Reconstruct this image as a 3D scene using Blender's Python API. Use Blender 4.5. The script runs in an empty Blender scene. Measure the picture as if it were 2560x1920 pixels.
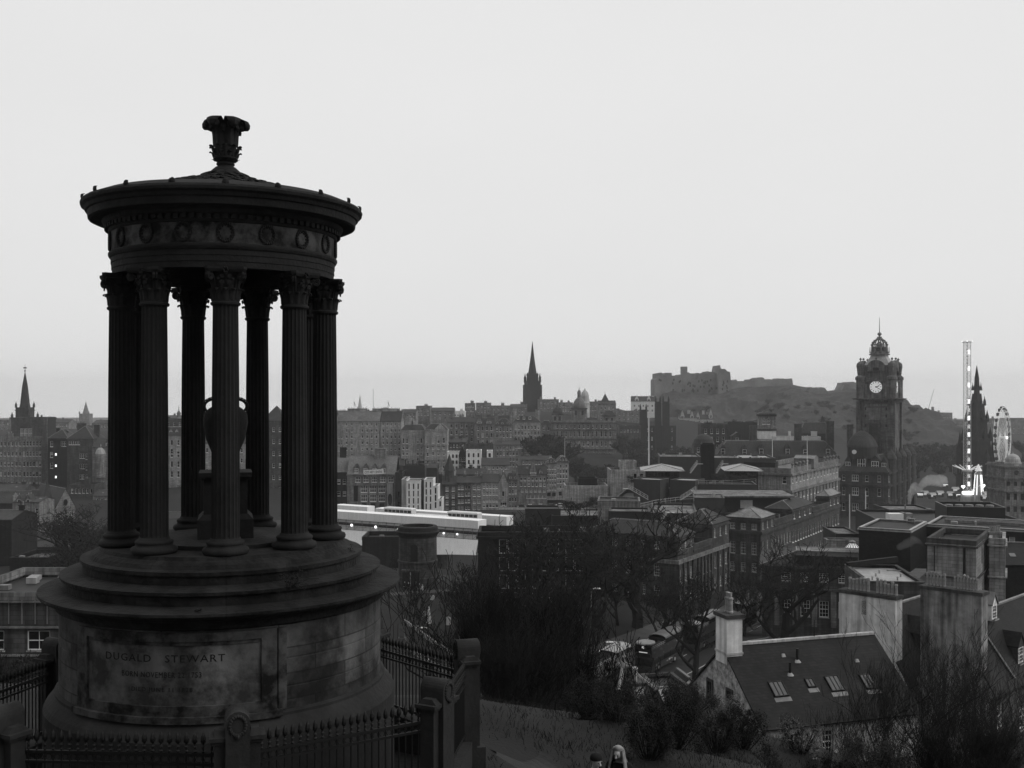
import bpy, bmesh, math, random
from mathutils import Vector, Matrix, Euler, noise as mnoise
from mathutils.bvhtree import BVHTree
R = math.radians
sc = bpy.context.scene
col = sc.collection
# ------------------------------------------------------------------ camera
F, HY, CX, CZ = 2663.0, 990.0, 1280.0, 100.0      # focal length in photo pixels, horizon row, centre column, eye height
cam_d = bpy.data.cameras.new("camera")
cam_d.sensor_width = 36.0
cam_d.lens = 36.0 * F / 2560.0
cam_d.shift_y = (HY - 960.0) / 2560.0
cam_d.clip_start = 0.2
cam_d.clip_end = 12000
cam = bpy.data.objects.new("camera", cam_d)
cam.location = (0, 0, CZ)
cam.rotation_euler = (R(90), 0, 0)
col.objects.link(cam)
sc.camera = cam
# ------------------------------------------------------------------ sky, sun, exposure
SUN_EL, SUN_AZ = R(42), R(112)                    # the veiled sun stands to the right, a little behind us
w = bpy.data.worlds.new("World")
sc.world = w
w.use_nodes = True
nt = w.node_tree
nt.nodes.clear()
out = nt.nodes.new("ShaderNodeOutputWorld")
bg = nt.nodes.new("ShaderNodeBackground")
sky = nt.nodes.new("ShaderNodeTexSky")
sky.sky_type = 'NISHITA'
sky.sun_disc = False
sky.sun_elevation = SUN_EL
sky.sun_rotation = SUN_AZ
sky.air_density = 3.0
sky.dust_density = 6.0
bw = nt.nodes.new("ShaderNodeRGBToBW")
nt.links.new(sky.outputs[0], bw.inputs[0])
mr = nt.nodes.new("ShaderNodeMapRange")           # an overcast deck: most of the sky's own gradient is evened out
mr.inputs[1].default_value = 0.0
mr.inputs[2].default_value = 12.0
mr.inputs[3].default_value = 7.8
mr.inputs[4].default_value = 8.7
nt.links.new(bw.outputs[0], mr.inputs[0])
tc = nt.nodes.new("ShaderNodeTexCoord")
mp = nt.nodes.new("ShaderNodeMapping")
mp.inputs['Scale'].default_value = (2.0, 2.0, 5.0)
nz = nt.nodes.new("ShaderNodeTexNoise")
nz.inputs['Scale'].default_value = 1.2
nz.inputs['Detail'].default_value = 3
nt.links.new(tc.outputs['Generated'], mp.inputs[0])
nt.links.new(mp.outputs[0], nz.inputs['Vector'])
mr2 = nt.nodes.new("ShaderNodeMapRange")
mr2.inputs[3].default_value = 0.965
mr2.inputs[4].default_value = 1.035
nt.links.new(nz.outputs[0], mr2.inputs[0])
mul = nt.nodes.new("ShaderNodeMath")
mul.operation = 'MULTIPLY'
nt.links.new(mr.outputs[0], mul.inputs[0])
nt.links.new(mr2.outputs[0], mul.inputs[1])
sep = nt.nodes.new("ShaderNodeVectorMath")
sep.operation = 'DOT_PRODUCT'
sep.inputs[1].default_value = (0.10, 0.86, 0.50)
nt.links.new(tc.outputs['Generated'], sep.inputs[0])
mr3 = nt.nodes.new("ShaderNodeMapRange")          # late afternoon: the cloud is bright in the west, dim behind us
mr3.inputs[1].default_value = -0.7
mr3.inputs[2].default_value = 0.95
mr3.inputs[3].default_value = 0.45
mr3.inputs[4].default_value = 1.0
mr3.interpolation_type = 'SMOOTHSTEP'
nt.links.new(sep.outputs['Value'], mr3.inputs[0])
mul2 = nt.nodes.new("ShaderNodeMath")
mul2.operation = 'MULTIPLY'
nt.links.new(mul.outputs[0], mul2.inputs[0])
nt.links.new(mr3.outputs[0], mul2.inputs[1])
nt.links.new(mul2.outputs[0], bg.inputs[0])
bg.inputs[1].default_value = 0.1
nt.links.new(bg.outputs[0], out.inputs[0])
sun_d = bpy.data.lights.new("sun", 'SUN')
sun_d.energy = 1.4
sun_d.angle = R(40)
sun_d.color = (1.0, 0.99, 0.975)
sun = bpy.data.objects.new("sun", sun_d)
# it stands to the right and slightly behind the camera
sun.rotation_euler = Vector((-math.cos(SUN_EL) * math.sin(SUN_AZ), -math.cos(SUN_EL) * math.cos(SUN_AZ), -math.sin(SUN_EL))).to_track_quat('-Z', 'Y').to_euler()
col.objects.link(sun)
sc.view_settings.view_transform = 'Standard'
sc.view_settings.look = 'None'
sc.view_settings.exposure = 0.0
sc.view_settings.gamma = 1.0
try:
    sc.cycles.max_bounces = 5
    sc.cycles.diffuse_bounces = 2
    sc.cycles.glossy_bounces = 2
    sc.cycles.transmission_bounces = 2
    sc.cycles.volume_bounces = 1
    sc.cycles.transparent_max_bounces = 8
    sc.cycles.caustics_reflective = False
    sc.cycles.caustics_refractive = False
    sc.cycles.sample_clamp_indirect = 4.0
    sc.cycles.use_denoising = True
    sc.cycles.denoiser = 'OPENIMAGEDENOISE'
    sc.cycles.use_adaptive_sampling = True
    sc.cycles.adaptive_threshold = 0.02
except Exception:
    pass


# ------------------------------------------------------------------ measuring: a photo pixel at a known distance
def X(px, d): return (px - CX) / F * d
def Z(py, d): return CZ - (py - HY) / F * d
def P(px, py, d): return Vector((X(px, d), d, Z(py, d)))


# ------------------------------------------------------------------ materials
MATS = {}
def mat(name, base, var=0.35, scale=0.6, rough=0.85, blocks=None, streak=0.0, emit=0.0, bump=0.0, spec=0.3, metal=0.0, blockvar=0.5, sharp=0.2):
    """A grey procedural surface: blotches, optional coursed masonry or slates, optional weather streaks."""
    if name in MATS: return MATS[name]
    m = bpy.data.materials.new(name)
    m.use_nodes = True
    t = m.node_tree
    n = t.nodes
    b = n['Principled BSDF']
    b.inputs['Roughness'].default_value = rough
    b.inputs['Specular IOR Level'].default_value = spec
    b.inputs['Metallic'].default_value = metal
    L = t.links.new
    tcn = n.new("ShaderNodeTexCoord")
    nz = n.new("ShaderNodeTexNoise")
    nz.inputs['Scale'].default_value = scale
    nz.inputs['Detail'].default_value = 7
    nz.inputs['Roughness'].default_value = 0.65
    L(tcn.outputs['Object'], nz.inputs['Vector'])
    rmp = n.new("ShaderNodeMapRange")
    rmp.inputs[1].default_value = 0.5 - sharp
    rmp.inputs[2].default_value = 0.5 + sharp
    rmp.inputs[3].default_value = base * (1 - var)
    rmp.inputs[4].default_value = base * (1 + var)
    L(nz.outputs[0], rmp.inputs[0])
    val = rmp.outputs[0]
    def mulv(a, bb):
        mm = n.new("ShaderNodeMath")
        mm.operation = 'MULTIPLY'
        L(a, mm.inputs[0]); L(bb, mm.inputs[1])
        return mm.outputs[0]
    if streak:
        mp = n.new("ShaderNodeMapping")
        mp.inputs['Scale'].default_value = (1.6, 1.6, 0.10)
        L(tcn.outputs['Object'], mp.inputs[0])
        n2 = n.new("ShaderNodeTexNoise")
        n2.inputs['Scale'].default_value = 1.3
        n2.inputs['Detail'].default_value = 5
        L(mp.outputs[0], n2.inputs['Vector'])
        r2 = n.new("ShaderNodeMapRange")
        r2.inputs[1].default_value = 0.35
        r2.inputs[2].default_value = 0.65
        r2.inputs[3].default_value = 1 - streak
        r2.inputs[4].default_value = 1 + streak * 0.6
        L(n2.outputs[0], r2.inputs[0])
        val = mulv(val, r2.outputs[0])
    bh = None
    if blocks:
        bw_, bhh, mort = blocks[:3]
        sx = n.new("ShaderNodeSeparateXYZ")
        L(tcn.outputs['Object'], sx.inputs[0])
        ad = n.new("ShaderNodeMath")
        cb = n.new("ShaderNodeCombineXYZ")
        if len(blocks) > 3:                      # masonry wrapped round a drum of radius blocks[3]
            ad.operation = 'ARCTAN2'
            L(sx.outputs[0], ad.inputs[0]); L(sx.outputs[1], ad.inputs[1])
            m2 = n.new("ShaderNodeMath")
            m2.operation = 'MULTIPLY'
            m2.inputs[1].default_value = blocks[3]
            L(ad.outputs[0], m2.inputs[0])
            L(m2.outputs[0], cb.inputs[0])
        else:
            ad.operation = 'ADD'
            L(sx.outputs[0], ad.inputs[0]); L(sx.outputs[1], ad.inputs[1])
            L(ad.outputs[0], cb.inputs[0])
        L(sx.outputs[2], cb.inputs[1])
        br = n.new("ShaderNodeTexBrick")
        br.inputs['Scale'].default_value = 1.0
        br.inputs['Brick Width'].default_value = bw_
        br.inputs['Row Height'].default_value = bhh
        br.inputs['Mortar Size'].default_value = mort
        br.inputs['Mortar Smooth'].default_value = 0.3
        br.inputs['Color1'].default_value = (1 + blockvar * .6,) * 3 + (1,)
        br.inputs['Color2'].default_value = (1 - blockvar * .6,) * 3 + (1,)
        br.inputs['Mortar'].default_value = (0.45, 0.45, 0.45, 1)
        L(cb.outputs[0], br.inputs['Vector'])
        tb = n.new("ShaderNodeRGBToBW")
        L(br.outputs['Color'], tb.inputs[0])
        val = mulv(val, tb.outputs[0])
        bh = br.outputs['Fac']
    cc = n.new("ShaderNodeCombineColor")
    for i in range(3): L(val, cc.inputs[i])
    L(cc.outputs[0], b.inputs['Base Color'])
    if bump:
        bp = n.new("ShaderNodeBump")
        bp.inputs['Strength'].default_value = bump
        bp.inputs['Distance'].default_value = 0.03
        n3 = n.new("ShaderNodeTexNoise")
        n3.inputs['Scale'].default_value = 14
        n3.inputs['Detail'].default_value = 5
        L(tcn.outputs['Object'], n3.inputs['Vector'])
        L(n3.outputs[0], bp.inputs['Height'])
        L(bp.outputs[0], b.inputs['Normal'])
    if emit:
        b.inputs['Emission Color'].default_value = (1, 1, 1, 1)
        b.inputs['Emission Strength'].default_value = emit
    MATS[name] = m
    return m

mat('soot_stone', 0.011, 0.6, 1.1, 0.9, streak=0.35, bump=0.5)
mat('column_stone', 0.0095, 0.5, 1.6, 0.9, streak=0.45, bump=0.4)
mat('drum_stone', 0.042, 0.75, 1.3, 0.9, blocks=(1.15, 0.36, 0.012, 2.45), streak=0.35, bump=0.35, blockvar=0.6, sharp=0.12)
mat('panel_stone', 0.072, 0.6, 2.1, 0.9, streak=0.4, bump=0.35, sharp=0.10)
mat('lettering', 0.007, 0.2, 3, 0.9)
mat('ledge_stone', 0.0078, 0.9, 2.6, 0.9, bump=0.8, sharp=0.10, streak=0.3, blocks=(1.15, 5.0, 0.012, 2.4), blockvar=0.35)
mat('post_stone', 0.018, 0.45, 1.7, 0.9, streak=0.3, bump=0.4)
mat('iron', 0.0035, 0.3, 4, 0.6)
mat('stone_dark', 0.055, 0.5, 0.25, 0.9, blocks=(1.1, 0.42, 0.02), streak=0.4, blockvar=0.45)
mat('stone_mid', 0.17, 0.45, 0.25, 0.9, blocks=(1.1, 0.42, 0.02), streak=0.4, blockvar=0.4)
mat('stone_light', 0.27, 0.4, 0.25, 0.9, blocks=(1.2, 0.45, 0.02), streak=0.35, blockvar=0.3)
mat('stone_pale', 0.4, 0.3, 0.25, 0.9, streak=0.3)
mat('stone_black', 0.013, 0.5, 0.3, 0.9, blocks=(1.1, 0.42, 0.02), streak=0.4, blockvar=0.4)
mat('harl', 0.6, 0.3, 0.7, 0.95, streak=0.35, bump=0.4)
mat('rubble', 0.3, 0.85, 2.2, 0.95, bump=0.9)
mat('stained_harl', 0.2, 0.7, 0.45, 0.95, streak=0.6, bump=0.3)
mat('white_render', 0.72, 0.12, 0.5, 0.9, streak=0.12)
mat('slate', 0.013, 0.45, 0.5, 0.55, blocks=(0.32, 0.14, 0.012), blockvar=0.5, spec=0.12)
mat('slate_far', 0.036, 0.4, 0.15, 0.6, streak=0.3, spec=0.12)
mat('slate_pale', 0.12, 0.4, 0.2, 0.6, streak=0.3, spec=0.12)
mat('lead', 0.16, 0.35, 0.5, 0.55, streak=0.3, spec=0.4)
mat('flat_roof', 0.15, 0.6, 0.35, 0.75, spec=0.12, streak=0.35, sharp=0.14)
mat('flat_roof_dark', 0.024, 0.4, 0.2, 0.6, spec=0.12)
mat('cladding', 0.038, 0.15, 0.3, 0.6, streak=0.1)
mat('cladding_dark', 0.014, 0.2, 0.3, 0.6, streak=0.1)
mat('zinc', 0.30, 0.2, 0.5, 0.45, spec=0.5, streak=0.2)
mat('steel', 0.38, 0.2, 2, 0.4, spec=0.5)
mat('paint', 0.75, 0.1, 3, 0.5)
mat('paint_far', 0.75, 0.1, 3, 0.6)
mat('glass', 0.008, 0.2, 2, 0.08, spec=0.5)
mat('skylight_glass', 0.05, 0.2, 2, 0.05, spec=1.0)
mat('blind', 0.3, 0.2, 2, 0.5)
mat('pot', 0.24, 0.4, 2.5, 0.8, streak=0.3)
mat('hoarding', 0.92, 0.06, 0.12, 0.6, streak=0.06)
mat('hoarding_shade', 0.7, 0.1, 0.12, 0.7, streak=0.1)
mat('asphalt', 0.014, 0.35, 0.4, 0.7)
mat('pavement', 0.05, 0.3, 0.6, 0.8)
mat('road_paint', 0.42, 0.25, 1.2, 0.7)
mat('bark', 0.007, 0.4, 3, 0.95)
mat('twig', 0.008, 0.4, 3, 0.95)
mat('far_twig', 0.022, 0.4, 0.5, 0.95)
mat('leaf', 0.008, 0.5, 2.5, 0.8)
mat('leaf_shiny', 0.02, 0.6, 3, 0.35, spec=0.5)
mat('grass', 0.013, 0.6, 3, 0.9)
mat('rock', 0.03, 0.6, 0.03, 0.95)
mat('castle_stone', 0.16, 0.5, 0.05, 0.95)
mat('path_earth', 0.017, 0.6, 1.2, 0.95, bump=0.6)
mat('frieze_stone', 0.034, 0.95, 2.4, 0.9, streak=0.3, bump=0.35, sharp=0.09)
mat('tower_stone', 0.11, 0.5, 0.3, 0.9, blocks=(1.1, 0.42, 0.02), streak=0.5, blockvar=0.4)
mat('gravestone', 0.07, 0.5, 1.5, 0.9)
mat('tyre', 0.012, 0.1, 4, 0.8)
mat('lit', 0.8, 0.0, 1, 0.5, emit=1.5)
mat('lit_soft', 0.5, 0.0, 1, 0.5, emit=0.4)
mat('dial', 0.8, 0.05, 1, 0.5, emit=0.34)
mat('black', 0.006, 0.2, 2, 0.7)
mat('skin', 0.42, 0.08, 6, 0.55)
mat('hair', 0.2, 0.55, 9, 0.5)
mat('coat', 0.005, 0.3, 6, 0.9)
mat('coat_grey', 0.05, 0.3, 6, 0.9)
mat('coat_pale', 0.35, 0.2, 6, 0.9)
mat('bus_grey', 0.10, 0.35, 0.9, 0.35, spec=0.5)
mat('bus_dark', 0.035, 0.5, 0.7, 0.35, spec=0.5)
mat('bus_white', 0.7, 0.08, 0.5, 0.35, spec=0.5)


def gm(n): return MATS[n]


# ------------------------------------------------------------------ mesh builder
class MB:
    def __init__(s): s.v = []; s.f = []; s.mi = []; s.mats = []; s.M = None
    def mid(s, m):
        if m not in s.mats: s.mats.append(m)
        return s.mats.index(m)
    def add(s, vs, fs, m):
        o = len(s.v); k = s.mid(m)
        s.v.extend([tuple(s.M @ Vector(v)) for v in vs] if s.M is not None else [tuple(v) for v in vs])
        for f in fs:
            s.f.append(tuple(i + o for i in f)); s.mi.append(k)
        return s
    def quad(s, a, b, c, d, m): return s.add([a, b, c, d], [(0, 1, 2, 3)], m)
    def box(s, x0, x1, y0, y1, z0, z1, m):
        v = [(x0, y0, z0), (x1, y0, z0), (x1, y1, z0), (x0, y1, z0), (x0, y0, z1), (x1, y0, z1), (x1, y1, z1), (x0, y1, z1)]
        return s.add(v, [(0, 3, 2, 1), (4, 5, 6, 7), (0, 1, 5, 4), (1, 2, 6, 5), (2, 3, 7, 6), (3, 0, 4, 7)], m)
    def frust(s, cx, cy, z0, z1, hx0, hy0, hx1, hy1, m):
        v = [(cx - hx0, cy - hy0, z0), (cx + hx0, cy - hy0, z0), (cx + hx0, cy + hy0, z0), (cx - hx0, cy + hy0, z0),
             (cx - hx1, cy - hy1, z1), (cx + hx1, cy - hy1, z1), (cx + hx1, cy + hy1, z1), (cx - hx1, cy + hy1, z1)]
        return s.add(v, [(0, 3, 2, 1), (4, 5, 6, 7), (0, 1, 5, 4), (1, 2, 6, 5), (2, 3, 7, 6), (3, 0, 4, 7)], m)
    def lathe(s, prof, n, m, cx=0, cy=0, cz=0, cap=True, ph=0.0, rf=None):
        vs = []; fs = []
        for (r, z) in prof:
            for i in range(n):
                a = ph + 2 * math.pi * i / n
                q = r * (rf(a, z) if rf else 1)
                vs.append((cx + q * math.sin(a), cy - q * math.cos(a), cz + z))
        k = len(prof)
        for j in range(k - 1):
            for i in range(n):
                i2 = (i + 1) % n
                fs.append((j * n + i, j * n + i2, (j + 1) * n + i2, (j + 1) * n + i))
        if cap:
            fs.append(tuple(range(n))[::-1]); fs.append(tuple((k - 1) * n + i for i in range(n)))
        return s.add(vs, fs, m)
    def tube(s, p0, p1, r0, r1, m, n=5, cap=False):
        p0 = Vector(p0); p1 = Vector(p1); d = p1 - p0
        if d.length < 1e-6: return s
        d.normalize()
        a = d.orthogonal().normalized(); b = d.cross(a)
        vs = []
        for (p, r) in ((p0, r0), (p1, r1)):
            for i in range(n):
                t = 2 * math.pi * i / n
                vs.append(p + a * (r * math.cos(t)) + b * (r * math.sin(t)))
        fs = [(i, (i + 1) % n, n + (i + 1) % n, n + i) for i in range(n)]
        if cap: fs += [tuple(range(n))[::-1], tuple(range(n, 2 * n))]
        return s.add(vs, fs, m)
    def path(s, pts, r, m, n=5):
        for a, b in zip(pts[:-1], pts[1:]): s.tube(a, b, r, r, m, n, True)
        return s
    def prism(s, poly, y0, y1, m):
        """outline in x,z extruded from y0 to y1"""
        n = len(poly)
        vs = [(x, y0, z) for x, z in poly] + [(x, y1, z) for x, z in poly]
        fs = [tuple(range(n)), tuple(range(n, 2 * n))[::-1]] + [(i, n + i, n + (i + 1) % n, (i + 1) % n) for i in range(n)]
        return s.add(vs, fs, m)
    def ball(s, c, r, m, nu=8, nv=6, sz=1.0):
        prof = [(r * math.sin(math.pi * (j + .02) / (nv - .0 + .04)), -r * sz * math.cos(math.pi * (j + .02) / (nv + .04))) for j in range(nv + 1)]
        return s.lathe(prof, nu, m, c[0], c[1], c[2])
    def build(s, name, parent=None, loc=None, rot=0, smooth=False):
        me = bpy.data.meshes.new(name)
        me.from_pydata(s.v, [], s.f)
        for m in s.mats: me.materials.append(gm(m))
        if len(s.mats) > 1: me.polygons.foreach_set('material_index', s.mi)
        if smooth: me.polygons.foreach_set('use_smooth', [True] * len(me.polygons))
        me.update()
        o = bpy.data.objects.new(name, me)
        col.objects.link(o)
        if loc is not None: o.location = loc
        if rot: o.rotation_euler = (0, 0, rot)
        if parent is not None: o.parent = parent
        return o


def tag(o, label, cat, group=None):
    o['label'] = label; o['category'] = cat
    if group: o['group'] = group
    return o
def thing(name, label, cat, loc=(0, 0, 0), rz=0, group=None):
    o = bpy.data.objects.new(name, None)
    o.empty_display_size = 0.5
    col.objects.link(o)
    o.location = loc; o.rotation_euler = (0, 0, rz)
    return tag(o, label, cat, group)
def struct(o, kind='structure'):
    o['kind'] = kind
    return o
def copy_tree(o, parent=None):
    c = o.copy(); col.objects.link(c)
    if parent is not None: c.parent = parent
    for ch in list(o.children): copy_tree(ch, c)
    return c
def child(me, name, parent, loc=(0, 0, 0), rz=0):
    o = bpy.data.objects.new(name, me)
    col.objects.link(o)
    o.parent = parent; o.location = loc; o.rotation_euler = (0, 0, rz)
    return o


# ------------------------------------------------------------------ windows and walls
WIN = {}
def win_meshes(kind, w, h, wallm):
    """(frame mesh, pane mesh or None): origin at the middle of the sill, outward is -y."""
    key = (kind, round(w, 2), round(h, 2), wallm)
    if key in WIN: return WIN[key]
    w = round(w, 2); h = round(h, 2)
    a = MB(); g = MB(); two = kind in ('near', 'tall')
    fr = 'paint' if kind in ('near', 'tall', 'white') else 'paint_far'
    gl = {'lit': 'lit', 'blind': 'blind'}.get(kind, 'glass')
    yb = 0.18
    t = 0.07 if two else max(0.06, w * 0.06)
    hw = w / 2
    if kind == 'dark':
        fr = 'cladding_dark'
    if kind in ('arch',):
        n = 8
        pts = [(-hw, h - hw)] + [(-hw * math.cos(math.pi * i / n), h - hw + hw * math.sin(math.pi * i / n)) for i in range(1, n)] + [(hw, h - hw)]
        for i in range(len(pts) - 1):
            (x0, z0), (x1, z1) = pts[i], pts[i + 1]
            a.quad((x0, 0.05, z0), (x1, 0.05, z1), (x1, 0.05, h + .01), (x0, 0.05, h + .01), wallm)
            a.quad((x0, 0.05, z0), (x0, .2, z0), (x1, .2, z1), (x1, 0.05, z1), wallm)
    # outer frame
    a.box(-hw, -hw + t, yb - .08, yb + .03, 0, h, fr)
    a.box(hw - t, hw, yb - .08, yb + .03, 0, h, fr)
    a.box(-hw + t, hw - t, yb - .08, yb + .03, h - t, h, fr)
    a.box(-hw + t, hw - t, yb - .08, yb + .03, 0, t * 1.5, fr)
    if kind not in ('dark', 'blind', 'plain'):
        a.box(-hw + t, hw - t, yb - .10, yb + .02, h * .5 - t * .45, h * .5 + t * .45, fr)     # meeting rail
    if kind == 'near':
        for i in (1, 2): a.box(-hw + w * i / 3 - .018, -hw + w * i / 3 + .018, yb - .05, yb + .01, t, h - t, fr)
        for f in (.25, .75): a.box(-hw + t, hw - t, yb - .045, yb + .008, h * f - .016, h * f + .016, fr)
    if kind == 'tall':
        a.box(-.018, .018, yb - .05, yb + .01, t, h - t, fr)
    if kind in ('triple', 'arch', 'dark3'):
        for i in (1, 2): a.box(-hw + w * i / 3 - t * .5, -hw + w * i / 3 + t * .5, yb - .07, yb + .02, t, h - t * 1.01, fr)
    # sill
    if kind not in ('dark', 'plain'):
        sm = 'paint_far' if kind in ('sash', 'blind', 'lit', 'triple', 'arch', 'half') else 'stone_light'
        a.box(-hw - .1, hw + .1, -.09, .09, -.13, .002, sm)
    if kind == 'half': a.quad((-hw + t, yb - .01, h * .52), (hw - t, yb - .01, h * .52), (hw - t, yb - .01, h - t), (-hw + t, yb - .01, h - t), 'blind')
    g.quad((-hw, yb, 0), (hw, yb, 0), (hw, yb, h), (-hw, yb, h), gl)
    if not two:
        a.quad((-hw, yb, 0), (hw, yb, 0), (hw, yb, h), (-hw, yb, h), gl)
    def mesh(b, nm):
        me = bpy.data.meshes.new(nm)
        me.from_pydata(b.v, [], b.f)
        for m in b.mats: me.materials.append(gm(m))
        me.polygons.foreach_set('material_index', b.mi)
        me.update()
        return me
    WIN[key] = (mesh(a, 'window'), mesh(g, 'pane') if two else None)
    return WIN[key]


def wall_panel(mb, L, z0, z1, holes, m, xf, deep=0.24):
    """A wall of length L with rectangular openings and their reveals; xf maps (u, outward depth, z) into the building."""
    xs = sorted({0.0, L} | {h[0] for h in holes} | {h[1] for h in holes})
    zs = sorted({z0, z1} | {h[2] for h in holes} | {h[3] for h in holes})
    for i in range(len(xs) - 1):
        if xs[i + 1] - xs[i] < 1e-5: continue
        run = None
        for j in range(len(zs) - 1):
            cxm = (xs[i] + xs[i + 1]) / 2; czm = (zs[j] + zs[j + 1]) / 2
            inside = any(h[0] < cxm < h[1] and h[2] < czm < h[3] for h in holes)
            if not inside:
                if run is None: run = zs[j]
            if (inside or j == len(zs) - 2) and run is not None:
                top = zs[j] if inside else zs[j + 1]
                mb.quad(xf(xs[i], 0, run), xf(xs[i + 1], 0, run), xf(xs[i + 1], 0, top), xf(xs[i], 0, top), m)
                run = None
    for (a, b, c, d) in holes:
        e = deep
        mb.quad(xf(a, 0, c), xf(a, 0, d), xf(a, e, d), xf(a, e, c), m)
        mb.quad(xf(b, 0, d), xf(b, 0, c), xf(b, e, c), xf(b, e, d), m)
        mb.quad(xf(a, 0, d), xf(b, 0, d), xf(b, e, d), xf(a, e, d), m)
        mb.quad(xf(b, 0, c), xf(a, 0, c), xf(a, e, c), xf(b, e, c), m)


def solve_u(C, dirv, px):
    """distance along dirv from C at which the photo column px is met"""
    k = (px - CX) / F
    return (k * C[1] - C[0]) / (dirv[0] - k * dirv[1])


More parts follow.
